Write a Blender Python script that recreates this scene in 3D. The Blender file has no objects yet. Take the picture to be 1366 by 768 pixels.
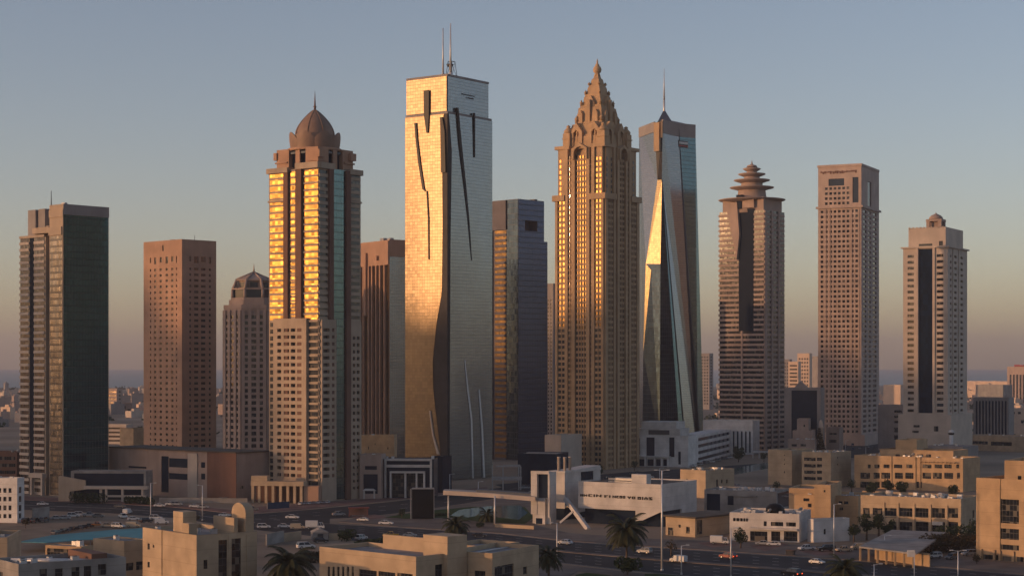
import bpy, math, random
from mathutils import Vector, Matrix
random.seed(7)
C = bpy.context.scene.collection
SC = bpy.context.scene
R = math.radians
# ---------------------------------------------------------------- camera, sky, sun, exposure
H = 56.0; FPX = 2400.0; HOR = 487.0; CX = 683.0     # eye height, focal length in photo pixels, horizon row
cam_d = bpy.data.cameras.new('camera'); cam = bpy.data.objects.new('camera', cam_d); C.objects.link(cam)
cam.location = (0, 0, H); cam.rotation_euler = (R(90), 0, 0)
cam_d.sensor_width = 36.0; cam_d.lens = 36.0*FPX/1366.0
cam_d.shift_y = (HOR-384.0)/1366.0
cam_d.clip_start = 1.0; cam_d.clip_end = 80000.0
SC.camera = cam
SUN_EL = R(5.0); SUN_AZ = (-0.95, -0.312)             # direction on the ground TOWARDS the sun
w = bpy.data.worlds.new('World'); SC.world = w; w.use_nodes = True
nt = w.node_tree; nt.nodes.clear()
sky = nt.nodes.new('ShaderNodeTexSky'); sky.sky_type = 'NISHITA'; sky.sun_disc = False
sky.sun_elevation = SUN_EL; sky.sun_rotation = math.atan2(SUN_AZ[0], SUN_AZ[1]) % (2*math.pi)
sky.altitude = 0; sky.air_density = 0.7; sky.dust_density = 0.8; sky.ozone_density = 1.2
bg = nt.nodes.new('ShaderNodeBackground'); bg.inputs[1].default_value = 0.15
wo = nt.nodes.new('ShaderNodeOutputWorld')
wb = nt.nodes.new('ShaderNodeMix'); wb.data_type = 'RGBA'; wb.blend_type = 'MULTIPLY'; wb.inputs[0].default_value = 1.0; wb.inputs[7].default_value = (1.20, 0.965, 0.93, 1)   # white balance of the photograph
nt.links.new(sky.outputs[0], wb.inputs[6]); nt.links.new(wb.outputs[2], bg.inputs[0]); nt.links.new(bg.outputs[0], wo.inputs[0])
sun_d = bpy.data.lights.new('sun', 'SUN'); sun_d.energy = 2.25; sun_d.angle = R(0.5); sun_d.color = (1.0, 0.53, 0.25)
sun = bpy.data.objects.new('sun', sun_d); C.objects.link(sun)
sv = Vector((SUN_AZ[0]*math.cos(SUN_EL), SUN_AZ[1]*math.cos(SUN_EL), math.sin(SUN_EL)))
sun.rotation_euler = sv.to_track_quat('Z', 'Y').to_euler()
sun.location = (-300, -200, 400)
SC.view_settings.view_transform = 'Standard'; SC.view_settings.look = 'None'
SC.view_settings.exposure = 0.4; SC.view_settings.gamma = 1.0; SC.view_settings.use_curve_mapping = False
SC.cycles.max_bounces = 6; SC.cycles.volume_bounces = 0
SC.cycles.sample_clamp_indirect = 4.0

# ---------------------------------------------------------------- helpers: tagging
def thing(name, label, cat, loc=(0, 0, 0), rotz=0.0, group=None):
    o = bpy.data.objects.new(name, None); C.objects.link(o)
    o.location = loc; o.rotation_euler = (0, 0, rotz); o['label'] = label; o['category'] = cat
    o.empty_display_size = 0.5
    if group: o['group'] = group
    return o
def tag(o, label=None, cat=None, group=None, kind=None):
    if label: o['label'] = label
    if cat: o['category'] = cat
    if group: o['group'] = group
    if kind: o['kind'] = kind
    return o
def copy_thing(root, loc, rotz=None, label=None, scale=None, group=None):
    def cp(o, parent):
        c = o.copy(); C.objects.link(c); c.parent = parent
        for ch in kids.get(o.name, []): cp(ch, c)
        return c
    kids = {}
    def walk(o):
        kids[o.name] = list(o.children)
        for ch in o.children: walk(ch)
    walk(root)
    r = cp(root, None); r.location = loc
    if rotz is not None: r.rotation_euler = (0, 0, rotz)
    if scale is not None: r.scale = (scale,)*3 if not isinstance(scale, tuple) else scale
    if label: r['label'] = label
    if group: r['group'] = group
    return r
# ---------------------------------------------------------------- helpers: picture position -> ground
def depth_of(y): return H*FPX/(y-HOR)
def G(px, py, z=0.0):
    D = (H-z)*FPX/(py-HOR)
    return Vector(((px-CX)*D/FPX, D, z))
def Zat(D, y): return H+(HOR-y)*D/FPX

# ---------------------------------------------------------------- helpers: mesh builder
class Fr:   # a facade: origin, direction along it, outward normal (all in the thing's own space)
    def __init__(s, o, u, n): s.o = Vector(o); s.u = Vector(u).normalized(); s.n = Vector(n).normalized()
    def p(s, a, z, d=0.0):
        v = s.o+s.u*a+s.n*d; return (v.x, v.y, s.o.z+z)
class MB:
    def __init__(s): s.v = []; s.f = []; s.m = []; s.uv = []; s.sm = []
    def face(s, pts, mi=0, uv=None, smooth=False):
        b = len(s.v); s.v += [tuple(p) for p in pts]; s.f.append(tuple(range(b, b+len(pts)))); s.m.append(mi)
        s.uv.append(uv if uv else [(0, 0)]*len(pts)); s.sm.append(smooth)
    def hexa(s, c, mi=0):      # 8 corners: 4 bottom ccw, 4 top ccw
        b = len(s.v); s.v += [tuple(p) for p in c]
        for q in ((3, 2, 1, 0), (4, 5, 6, 7), (0, 1, 5, 4), (1, 2, 6, 5), (2, 3, 7, 6), (3, 0, 4, 7)):
            s.f.append(tuple(b+i for i in q)); s.m.append(mi); s.uv.append([(0, 0)]*4); s.sm.append(False)
    def box(s, x0, x1, y0, y1, z0, z1, mi=0):
        s.hexa([(x0, y0, z0), (x1, y0, z0), (x1, y1, z0), (x0, y1, z0), (x0, y0, z1), (x1, y0, z1), (x1, y1, z1), (x0, y1, z1)], mi)
    def fbox(s, F, a0, a1, z0, z1, d0, d1, mi=0):
        s.hexa([F.p(a0, z0, d1), F.p(a1, z0, d1), F.p(a1, z0, d0), F.p(a0, z0, d0),
                F.p(a0, z1, d1), F.p(a1, z1, d1), F.p(a1, z1, d0), F.p(a0, z1, d0)], mi)
    def fquad(s, F, a0, a1, z0, z1, d=0.05, mi=0):
        s.face([F.p(a0, z0, d), F.p(a1, z0, d), F.p(a1, z1, d), F.p(a0, z1, d)], mi, [(a0, z0), (a1, z0), (a1, z1), (a0, z1)])
    def prism(s, pts, z0, z1, mi=0, top=None):
        n = len(pts); t = top if top else pts
        s.face([(p[0], p[1], z0) for p in reversed(pts)], mi)
        s.face([(p[0], p[1], z1) for p in t], mi)
        for i in range(n):
            j = (i+1) % n
            s.face([(pts[i][0], pts[i][1], z0), (pts[j][0], pts[j][1], z0), (t[j][0], t[j][1], z1), (t[i][0], t[i][1], z1)], mi)
    def fpoly(s, F, pts, d0, d1, mi=0):   # polygon (a,z) ccw seen from outside, extruded from d0 out to d1
        n = len(pts)
        s.face([F.p(a, z, d1) for a, z in pts], mi, list(pts))
        s.face([F.p(a, z, d0) for a, z in reversed(pts)], mi)
        for i in range(n):
            j = (i+1) % n
            s.face([F.p(*pts[i], d0), F.p(*pts[j], d0), F.p(*pts[j], d1), F.p(*pts[i], d1)], mi)
    def tube(s, p0, p1, r0, r1=None, n=8, mi=0, cap=True, smooth=True):
        r1 = r0 if r1 is None else r1
        p0 = Vector(p0); p1 = Vector(p1); d = (p1-p0).normalized()
        a = d.orthogonal().normalized(); b = d.cross(a); base = len(s.v)
        for p, r in ((p0, r0), (p1, r1)):
            for i in range(n):
                t = 2*math.pi*i/n; s.v.append(tuple(p+a*(r*math.cos(t))+b*(r*math.sin(t))))
        for i in range(n):
            j = (i+1) % n
            s.f.append((base+i, base+j, base+n+j, base+n+i)); s.m.append(mi); s.uv.append([(0, 0)]*4); s.sm.append(smooth)
        if cap:
            s.f.append(tuple(base+n+i for i in range(n))); s.m.append(mi); s.uv.append([(0, 0)]*n); s.sm.append(False)
            s.f.append(tuple(base+i for i in reversed(range(n)))); s.m.append(mi); s.uv.append([(0, 0)]*n); s.sm.append(False)
    def lathe(s, prof, n=24, cx=0, cy=0, mi=0, smooth=True, rot=0.0):
        base = len(s.v); k = len(prof)
        for r, z in prof:
            for i in range(n):
                t = 2*math.pi*i/n+rot; s.v.append((cx+r*math.cos(t), cy+r*math.sin(t), z))
        for q in range(k-1):
            for i in range(n):
                j = (i+1) % n
                s.f.append((base+q*n+i, base+q*n+j, base+(q+1)*n+j, base+(q+1)*n+i)); s.m.append(mi); s.uv.append([(0, 0)]*4); s.sm.append(smooth)
        s.f.append(tuple(base+(k-1)*n+i for i in range(n))); s.m.append(mi); s.uv.append([(0, 0)]*n); s.sm.append(False)
        s.f.append(tuple(base+i for i in reversed(range(n)))); s.m.append(mi); s.uv.append([(0, 0)]*n); s.sm.append(False)
    def build(s, name, mats, parent=None, kind=None, label=None):
        me = bpy.data.meshes.new(name); me.from_pydata(s.v, [], s.f)
        for m in (mats if isinstance(mats, (list, tuple)) else [mats]): me.materials.append(m)
        me.polygons.foreach_set('material_index', s.m)
        me.polygons.foreach_set('use_smooth', s.sm)
        if any(any(c != (0, 0) for c in u) for u in s.uv):
            l = me.uv_layers.new(name='UVMap'); flat = []
            for u in s.uv:
                for c in u: flat += [c[0], c[1]]
            l.data.foreach_set('uv', flat)
        me.update()
        o = bpy.data.objects.new(name, me); C.objects.link(o)
        if parent: o.parent = parent
        if kind: o['kind'] = kind
        if label: o['label'] = label
        return o
def holed(mb, F, a0, a1, z0, z1, rects, d, mi=0, mr=None):
    """wall layer standing d in front of the facade plane, with real openings (rects: a0,a1,z0,z1)"""
    mr = mi if mr is None else mr
    rects = [r for r in rects if r[0] >= a0-1e-6 and r[1] <= a1+1e-6 and r[2] >= z0-1e-6 and r[3] <= z1+1e-6]
    zs = sorted(set([z0, z1]+[round(r[2], 4) for r in rects]+[round(r[3], 4) for r in rects]))
    for q in range(len(zs)-1):
        za, zb = zs[q], zs[q+1]
        if zb-za < 1e-4: continue
        zm = (za+zb)/2
        cuts = sorted((r[0], r[1]) for r in rects if r[2] < zm < r[3])
        x = a0
        for c0, c1 in cuts:
            if c0 > x+1e-5: mb.face([F.p(x, za, d), F.p(c0, za, d), F.p(c0, zb, d), F.p(x, zb, d)], mi, [(x, za), (c0, za), (c0, zb), (x, zb)])
            x = max(x, c1)
        if x < a1-1e-5: mb.face([F.p(x, za, d), F.p(a1, za, d), F.p(a1, zb, d), F.p(x, zb, d)], mi, [(x, za), (a1, za), (a1, zb), (x, zb)])
    for b0, b1, c0, c1 in rects:
        mb.face([F.p(b0, c0, d), F.p(b1, c0, d), F.p(b1, c0, 0), F.p(b0, c0, 0)], mr)
        mb.face([F.p(b0, c1, 0), F.p(b1, c1, 0), F.p(b1, c1, d), F.p(b0, c1, d)], mr)
        mb.face([F.p(b0, c0, 0), F.p(b0, c1, 0), F.p(b0, c1, d), F.p(b0, c0, d)], mr)
        mb.face([F.p(b1, c0, d), F.p(b1, c1, d), F.p(b1, c1, 0), F.p(b1, c0, 0)], mr)
    mb.face([F.p(a0, z1, d), F.p(a1, z1, d), F.p(a1, z1, 0), F.p(a0, z1, 0)], mr)
    mb.face([F.p(a0, z0, 0), F.p(a1, z0, 0), F.p(a1, z0, d), F.p(a0, z0, d)], mr)
    mb.face([F.p(a0, z0, 0), F.p(a0, z0, d), F.p(a0, z1, d), F.p(a0, z1, 0)], mr)
    mb.face([F.p(a1, z0, d), F.p(a1, z0, 0), F.p(a1, z1, 0), F.p(a1, z1, d)], mr)
def grid_rects(a0, a1, z0, z1, ncol, fh, pier=0.45, sill=0.5, edge=0.0):
    out = []; nf = max(1, int(round((z1-z0)/fh))); fh = (z1-z0)/nf; cw = (a1-a0)/ncol
    for k in range(nf):
        for c in range(ncol):
            x = a0+c*cw; zz = z0+k*fh
            out.append((x+cw*pier/2, x+cw*(1-pier/2), zz+fh*sill*0.62, zz+fh*(1-sill*0.38)))
    return out
def row_rects(a0, a1, z0, z1, fh, sill=0.4):
    nf = max(1, int(round((z1-z0)/fh))); fh = (z1-z0)/nf
    return [(a0, a1, z0+k*fh+fh*sill, z0+(k+1)*fh) for k in range(nf)]
def bands(mb, F, a0, a1, z0, z1, fh, sill, d, mi=0, d0=0.0):
    nf = max(1, int(round((z1-z0)/fh))); fh = (z1-z0)/nf
    for k in range(nf): mb.fbox(F, a0, a1, z0+k*fh, z0+k*fh+fh*sill, d0, d, mi)
WINCOUNT = {}
def windows(parent, items, mat, name='window', d=0.06, limit=100):
    """items (F, a0, a1, z0, z1): each pane its own part, past the limit the rest as one stuff part"""
    done = WINCOUNT.get((parent.name, name), 0)
    M = Matrix.Translation(parent.location) @ Matrix.Rotation(parent.rotation_euler.z, 4, 'Z')
    sc = []
    for it in items:
        F, a0, a1, z0, z1 = it
        p = M @ Vector(F.p((a0+a1)/2, (z0+z1)/2)); n = (M.to_3x3() @ F.n); v = Vector((0, 0, H))-p
        f = max(0.0, n.dot(v.normalized()))
        sc.append((-(a1-a0)*(z1-z0)*f/v.length_squared, it))
    sc.sort(key=lambda t: t[0])
    take = max(0, limit-done)
    for _, (F, a0, a1, z0, z1) in sc[:take]:
        m = MB(); m.fquad(F, a0, a1, z0, z1, d); m.build(name, mat, parent)
    WINCOUNT[(parent.name, name)] = done+min(take, len(sc))
    rest = sc[take:]
    if rest:
        m = MB()
        for _, (F, a0, a1, z0, z1) in rest: m.fquad(F, a0, a1, z0, z1, d)
        m.build(name, mat, parent, kind='stuff')
# ---------------------------------------------------------------- helpers: a rectangular building seen corner-on
class Site:
    """near corner under photo column xc, base row yb; the left face reaches xl, the right face xr; th = turn of the left face"""
    def __init__(s, xl, xc, xr, yb, th, bdepth=None):
        s.D = depth_of(yb); s.th = R(th); t = s.th; s.X = (xc-CX)*s.D/FPX
        s.a = s._L(xl); s.b = s._R(xr) if bdepth is None else bdepth
        uL = Vector((-math.cos(t), math.sin(t), 0)); uR = Vector((math.sin(t), math.cos(t), 0))
        s.loc = Vector((s.X, s.D, 0))+uL*s.a/2+uR*s.b/2; s.rz = -t
        a, b = s.a/2, s.b/2
        s.FL = Fr((-a, -b, 0), (1, 0, 0), (0, -1, 0)); s.FR = Fr((a, -b, 0), (0, 1, 0), (1, 0, 0))
        s.FB = Fr((a, b, 0), (-1, 0, 0), (0, 1, 0)); s.FW = Fr((-a, b, 0), (0, -1, 0), (-1, 0, 0))
    def _L(s, px):
        t = (px-CX)/FPX; return (s.X-t*s.D)/(math.cos(s.th)+t*math.sin(s.th))
    def _R(s, px):
        t = (px-CX)/FPX; return (t*s.D-s.X)/(math.sin(s.th)-t*math.cos(s.th))
    def L(s, px): return s.a-s._L(px)          # along FL, 0 = far left end
    def Rr(s, px): return s._R(px)             # along FR, 0 = near corner
    def z(s, y): return Zat(s.D, y)            # height of photo row y at the near corner
    def zL(s, px, y): return Zat(s.D+(s.a-s.L(px))*math.sin(s.th), y)
    def zR(s, px, y): return Zat(s.D+s.Rr(px)*math.cos(s.th), y)
    def thing(s, name, label, cat, group=None): return thing(name, label, cat, s.loc, s.rz, group)
    def rL(s, x0, x1, y0, y1):                 # a rectangle on the left face from photo pixels
        x = (x0+x1)/2; return (s.L(x0), s.L(x1), s.zL(x, y1), s.zL(x, y0))
    def rR(s, x0, x1, y0, y1):
        x = (x0+x1)/2; return (s.Rr(x0), s.Rr(x1), s.zR(x, y1), s.zR(x, y0))
# ---------------------------------------------------------------- materials (all procedural)
def new_mat(name):
    m = bpy.data.materials.new(name); m.use_nodes = True
    return m, m.node_tree, m.node_tree.nodes['Principled BSDF']
def N(nt, t, **kw):
    n = nt.nodes.new(t)
    for k, v in kw.items(): setattr(n, k, v)
    return n
def surf(name, col, rough=0.8, var=0.18, scale=0.35, metal=0.0, streak=0.0, bump=0.0, spec=0.4, col2=None, joints=0.0):
    m, t, b = new_mat(name)
    tc = N(t, 'ShaderNodeTexCoord'); no = N(t, 'ShaderNodeTexNoise'); no.inputs['Scale'].default_value = scale; no.inputs['Detail'].default_value = 6
    t.links.new(tc.outputs['Object'], no.inputs['Vector'])
    cr = N(t, 'ShaderNodeValToRGB')
    c2 = col2 if col2 else tuple(c*(1-var) for c in col); c1 = tuple(min(1, c*(1+var*0.6)) for c in col)
    cr.color_ramp.elements[0].position = 0.32; cr.color_ramp.elements[1].position = 0.68
    cr.color_ramp.elements[0].color = (*c2, 1); cr.color_ramp.elements[1].color = (*c1, 1)
    t.links.new(no.outputs[0], cr.inputs[0]); out = cr.outputs[0]
    if streak > 0:                              # rain streaks: noise stretched along z
        mp = N(t, 'ShaderNodeMapping'); mp.inputs['Scale'].default_value = (0.35, 0.35, 0.04)
        n2 = N(t, 'ShaderNodeTexNoise'); n2.inputs['Scale'].default_value = 1.2; n2.inputs['Detail'].default_value = 4
        t.links.new(tc.outputs['Object'], mp.inputs[0]); t.links.new(mp.outputs[0], n2.inputs['Vector'])
        mx = N(t, 'ShaderNodeMix', data_type='RGBA', blend_type='MULTIPLY')
        mr = N(t, 'ShaderNodeMapRange'); mr.inputs[1].default_value = 0.45; mr.inputs[2].default_value = 0.75; mr.inputs[3].default_value = 0; mr.inputs[4].default_value = streak
        t.links.new(n2.outputs[0], mr.inputs[0]); t.links.new(mr.outputs[0], mx.inputs[0])
        t.links.new(out, mx.inputs[6]); mx.inputs[7].default_value = (0.45, 0.42, 0.40, 1); out = mx.outputs[2]
    if joints > 0:
        sp = N(t, 'ShaderNodeSeparateXYZ'); t.links.new(tc.outputs['Object'], sp.inputs[0])
        md = N(t, 'ShaderNodeMath', operation='PINGPONG'); t.links.new(sp.outputs[2], md.inputs[0]); md.inputs[1].default_value = joints/2
        lt = N(t, 'ShaderNodeMath', operation='LESS_THAN'); t.links.new(md.outputs[0], lt.inputs[0]); lt.inputs[1].default_value = .06
        n4 = N(t, 'ShaderNodeTexNoise'); n4.inputs['Scale'].default_value = .22; n4.inputs['Detail'].default_value = 8; t.links.new(tc.outputs['Object'], n4.inputs['Vector'])
        mq = N(t, 'ShaderNodeMapRange'); mq.inputs[1].default_value = .40; mq.inputs[2].default_value = .62; mq.inputs[3].default_value = .86; mq.inputs[4].default_value = 1.04; t.links.new(n4.outputs[0], mq.inputs[0])
        mj = N(t, 'ShaderNodeMapRange'); mj.inputs[3].default_value = 1.0; mj.inputs[4].default_value = .8; t.links.new(lt.outputs[0], mj.inputs[0])
        mu = N(t, 'ShaderNodeMath', operation='MULTIPLY'); t.links.new(mq.outputs[0], mu.inputs[0]); t.links.new(mj.outputs[0], mu.inputs[1])
        vm = N(t, 'ShaderNodeVectorMath', operation='SCALE'); t.links.new(out, vm.inputs[0]); t.links.new(mu.outputs[0], vm.inputs['Scale']); out = vm.outputs[0]
    t.links.new(out, b.inputs['Base Color'])
    b.inputs['Roughness'].default_value = rough; b.inputs['Metallic'].default_value = metal
    b.inputs['Specular IOR Level'].default_value = spec
    if bump > 0:
        bp = N(t, 'ShaderNodeBump'); bp.inputs['Strength'].default_value = bump; bp.inputs['Distance'].default_value = 0.15
        n3 = N(t, 'ShaderNodeTexNoise'); n3.inputs['Scale'].default_value = scale*8; t.links.new(tc.outputs['Object'], n3.inputs['Vector'])
        t.links.new(n3.outputs[0], bp.inputs['Height']); t.links.new(bp.outputs[0], b.inputs['Normal'])
    return m
def glass(name, col, rough=0.12, metal=0.8, tilt=0.03, pw=1.5, ph=3.0, mull=0.10, mcol=(0.05, 0.05, 0.055), span=0.0, scol=None, var=0.35, wave=0.0, mrough=0.5, mmetal=0.0, blinds=0.0):
    """facade glass: panes with their own small tilt and tint, mullions and optional spandrel strip; laid out in metres by UV"""
    m, t, b = new_mat(name)
    uv = N(t, 'ShaderNodeUVMap'); dv = N(t, 'ShaderNodeVectorMath', operation='DIVIDE'); dv.inputs[1].default_value = (pw, ph, 1)
    t.links.new(uv.outputs[0], dv.inputs[0])
    fl = N(t, 'ShaderNodeVectorMath', operation='FLOOR'); fr = N(t, 'ShaderNodeVectorMath', operation='FRACTION')
    t.links.new(dv.outputs[0], fl.inputs[0]); t.links.new(dv.outputs[0], fr.inputs[0])
    wn = N(t, 'ShaderNodeTexWhiteNoise', noise_dimensions='3D'); t.links.new(fl.outputs[0], wn.inputs['Vector'])
    sep = N(t, 'ShaderNodeSeparateXYZ'); t.links.new(fr.outputs[0], sep.inputs[0])
    def less(sock, v):
        n = N(t, 'ShaderNodeMath', operation='LESS_THAN'); t.links.new(sock, n.inputs[0]); n.inputs[1].default_value = v; return n.outputs[0]
    mx = N(t, 'ShaderNodeMath', operation='MAXIMUM')
    t.links.new(less(sep.outputs[0], mull/pw), mx.inputs[0]); t.links.new(less(sep.outputs[1], mull/ph*1.6), mx.inputs[1])
    c = N(t, 'ShaderNodeMix', data_type='RGBA'); t.links.new(wn.outputs[0], c.inputs[0])
    c.inputs[6].default_value = (*[x*(1-var) for x in col], 1); c.inputs[7].default_value = (*[min(1, x*(1+var)) for x in col], 1)
    out = c.outputs[2]
    if blinds > 0:                              # drawn blinds behind some panes
        g = N(t, 'ShaderNodeMath', operation='GREATER_THAN'); sp = N(t, 'ShaderNodeSeparateColor'); t.links.new(wn.outputs[1], sp.inputs[0]); t.links.new(sp.outputs[1], g.inputs[0]); g.inputs[1].default_value = 1-blinds
        bl = N(t, 'ShaderNodeMix', data_type='RGBA'); t.links.new(g.outputs[0], bl.inputs[0]); t.links.new(out, bl.inputs[6]); bl.inputs[7].default_value = (0.13, 0.115, 0.095, 1); out = bl.outputs[2]
    if span > 0:
        s = N(t, 'ShaderNodeMix', data_type='RGBA'); t.links.new(less(sep.outputs[1], span), s.inputs[0])
        t.links.new(out, s.inputs[6]); s.inputs[7].default_value = (*(scol or [x*0.5 for x in col]), 1); out = s.outputs[2]
    c2 = N(t, 'ShaderNodeMix', data_type='RGBA'); t.links.new(mx.outputs[0], c2.inputs[0]); t.links.new(out, c2.inputs[6]); c2.inputs[7].default_value = (*mcol, 1)
    t.links.new(c2.outputs[2], b.inputs['Base Color'])
    mm = N(t, 'ShaderNodeMapRange'); t.links.new(mx.outputs[0], mm.inputs[0]); mm.inputs[3].default_value = metal; mm.inputs[4].default_value = mmetal
    t.links.new(mm.outputs[0], b.inputs['Metallic'])
    mr = N(t, 'ShaderNodeMapRange'); t.links.new(mx.outputs[0], mr.inputs[0]); mr.inputs[3].default_value = rough; mr.inputs[4].default_value = mrough
    t.links.new(mr.outputs[0], b.inputs['Roughness'])
    ge = N(t, 'ShaderNodeNewGeometry')
    su = N(t, 'ShaderNodeVectorMath', operation='SUBTRACT'); t.links.new(wn.outputs[1], su.inputs[0]); su.inputs[1].default_value = (0.5, 0.5, 0.5)
    sca = N(t, 'ShaderNodeVectorMath', operation='SCALE'); t.links.new(su.outputs[0], sca.inputs[0]); sca.inputs['Scale'].default_value = tilt
    ad = N(t, 'ShaderNodeVectorMath', operation='ADD'); t.links.new(ge.outputs['Normal'], ad.inputs[0]); t.links.new(sca.outputs[0], ad.inputs[1])
    vec = ad.outputs[0]
    if wave > 0:                                # the large-scale unevenness of a curtain wall
        tc = N(t, 'ShaderNodeTexCoord'); n2 = N(t, 'ShaderNodeTexNoise'); n2.inputs['Scale'].default_value = 0.045; n2.inputs['Detail'].default_value = 3
        mp = N(t, 'ShaderNodeMapping'); mp.inputs['Scale'].default_value = (1, 1, 0.45); t.links.new(tc.outputs['Object'], mp.inputs[0]); t.links.new(mp.outputs[0], n2.inputs['Vector'])
        s2 = N(t, 'ShaderNodeVectorMath', operation='SUBTRACT'); t.links.new(n2.outputs[1], s2.inputs[0]); s2.inputs[1].default_value = (0.5, 0.5, 0.5)
        k2 = N(t, 'ShaderNodeVectorMath', operation='SCALE'); t.links.new(s2.outputs[0], k2.inputs[0]); k2.inputs['Scale'].default_value = wave
        a2 = N(t, 'ShaderNodeVectorMath', operation='ADD'); t.links.new(vec, a2.inputs[0]); t.links.new(k2.outputs[0], a2.inputs[1]); vec = a2.outputs[0]
    nm = N(t, 'ShaderNodeVectorMath', operation='NORMALIZE'); t.links.new(vec, nm.inputs[0]); t.links.new(nm.outputs[0], b.inputs['Normal'])
    return m
M = {}
M['sand'] = surf('sand_ground', (0.30, 0.235, 0.175), 0.95, 0.35, 0.012, bump=0.1, spec=0.1)
M['lot'] = surf('bare_lot', (0.27, 0.205, 0.15), 0.95, 0.3, 0.06, spec=0.1)
M['paving'] = surf('pale_paving', (0.17, 0.14, 0.12), 0.9, 0.3, 0.12, spec=0.2)
M['redpave'] = surf('red_paving', (0.21, 0.125, 0.105), 0.9, 0.35, 0.15, spec=0.2)
M['asphalt'] = surf('asphalt', (0.030, 0.030, 0.034), 0.85, 0.3, 0.08, spec=0.25)
M['mark'] = surf('road_paint', (0.42, 0.40, 0.37), 0.7, 0.35, 0.5)
M['grass'] = surf('grass', (0.05, 0.075, 0.022), 0.9, 0.4, 0.3, spec=0.1)
M['pond'] = surf('pond_water', (0.03, 0.12, 0.13), 0.12, 0.15, 0.05, spec=0.5)
M['sea'] = surf('sea_water', (0.035, 0.05, 0.065), 0.35, 0.15, 0.0008, spec=0.5)
M['beige'] = surf('beige_stone', (0.40, 0.315, 0.235), 0.8, 0.16, 0.12, streak=0.25)
M['tan'] = surf('tan_stone', (0.42, 0.29, 0.17), 0.8, 0.15, 0.12, streak=0.25)
M['gold_stone'] = surf('honey_stone', (0.44, 0.30, 0.175), 0.75, 0.16, 0.12, streak=0.25)
M['brown'] = surf('brown_stone', (0.40, 0.245, 0.165), 0.8, 0.15, 0.12, streak=0.2)
M['darkbrown'] = surf('dark_brown_stone', (0.16, 0.085, 0.06), 0.8, 0.2, 0.12, streak=0.2)
M['greystone'] = surf('grey_stone', (0.27, 0.245, 0.235), 0.75, 0.15, 0.12, streak=0.25)
M['pinkstone'] = surf('pink_grey_stone', (0.37, 0.28, 0.235), 0.8, 0.15, 0.12, streak=0.25)
M['pale'] = surf('pale_stone', (0.50, 0.42, 0.35), 0.8, 0.14, 0.12, streak=0.13)
M['white'] = surf('white_render', (0.66, 0.64, 0.62), 0.7, 0.12, 0.15, streak=0.13, joints=3.4)
M['offwhite'] = surf('off_white_render', (0.56, 0.53, 0.50), 0.75, 0.14, 0.15, streak=0.13, joints=3.4)
M['plaster'] = surf('sandy_plaster', (0.46, 0.35, 0.235), 0.85, 0.14, 0.15, streak=0.13, joints=3.4)
M['plaster2'] = surf('ochre_plaster', (0.47, 0.325, 0.19), 0.85, 0.14, 0.15, streak=0.13, joints=3.4)
M['concrete'] = surf('concrete', (0.30, 0.28, 0.26), 0.9, 0.2, 0.2, streak=0.13, joints=3.4)
M['roof'] = surf('roof_screed', (0.28, 0.265, 0.26), 0.9, 0.3, 0.15)
M['roofdark'] = surf('dark_roof', (0.09, 0.075, 0.06), 0.9, 0.3, 0.2)
M['metal'] = surf('grey_metal', (0.32, 0.32, 0.33), 0.45, 0.15, 1.0, metal=0.6)
M['darkmetal'] = surf('dark_metal', (0.05, 0.05, 0.055), 0.5, 0.2, 1.0, metal=0.4)
M['palemetal'] = surf('pale_metal', (0.58, 0.58, 0.58), 0.4, 0.1, 1.0, metal=0.3)
M['bluepanel'] = surf('turquoise_sheet', (0.065, 0.26, 0.30), 0.6, 0.25, 0.12)
M['navy'] = surf('navy_cladding', (0.014, 0.024, 0.045), 0.06, 0.2, 0.2, spec=0.3)
M['black'] = surf('black_panel', (0.008, 0.008, 0.01), 0.4, 0.2, 0.3, spec=0.15)
M['win'] = glass('window_glass', (0.035, 0.042, 0.05), 0.10, 0.3, 0.02, 1.1, 1.6, 0.06, blinds=0.2)
M['windark'] = glass('dark_window_glass', (0.012, 0.015, 0.02), 0.06, 0.0, 0.01, 1.1, 1.6, 0.06, blinds=0.16)
M['winbrown'] = glass('bronze_window_glass', (0.10, 0.075, 0.055), 0.16, 0.6, 0.03, 1.3, 2.0, 0.06, blinds=0.2)
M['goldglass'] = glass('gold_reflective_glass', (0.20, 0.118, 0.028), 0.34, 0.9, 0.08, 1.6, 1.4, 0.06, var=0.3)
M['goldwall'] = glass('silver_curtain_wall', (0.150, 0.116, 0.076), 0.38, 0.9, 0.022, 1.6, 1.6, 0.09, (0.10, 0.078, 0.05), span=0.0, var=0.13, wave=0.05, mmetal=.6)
M['teal'] = glass('teal_curtain_wall', (0.040, 0.125, 0.170), 0.10, 0.85, 0.008, 1.5, 2.9, 0.10, span=0.22, scol=(0.030, 0.095, 0.13), var=0.1, wave=0.05)
M['blueglass'] = glass('blue_curtain_wall', (0.03, 0.055, 0.085), 0.12, 0.7, 0.02, 1.5, 3.3, 0.10, var=0.25)
M['darkwall'] = glass('dark_blue_curtain_wall', (0.050, 0.064, 0.12), 0.14, 0.8, 0.005, 1.4, 3.2, 0.10, span=0.25, scol=(0.035, 0.043, 0.075), var=0.08, wave=0.04)
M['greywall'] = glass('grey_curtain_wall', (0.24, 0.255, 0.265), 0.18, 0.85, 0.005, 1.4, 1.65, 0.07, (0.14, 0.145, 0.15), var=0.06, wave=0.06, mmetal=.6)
M['beigewall'] = glass('bronze_curtain_wall', (0.24, 0.20, 0.16), 0.22, 0.8, 0.04, 1.4, 2.8, 0.12, (0.10, 0.085, 0.07), span=0.35, scol=(0.12, 0.10, 0.08))
M['teal2'] = glass('grey_teal_curtain_wall', (0.10, 0.165, 0.18), 0.14, 0.85, 0.006, 1.5, 3.0, 0.10, span=0.2, scol=(0.08, 0.13, 0.14), var=0.1, wave=0.03)
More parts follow.
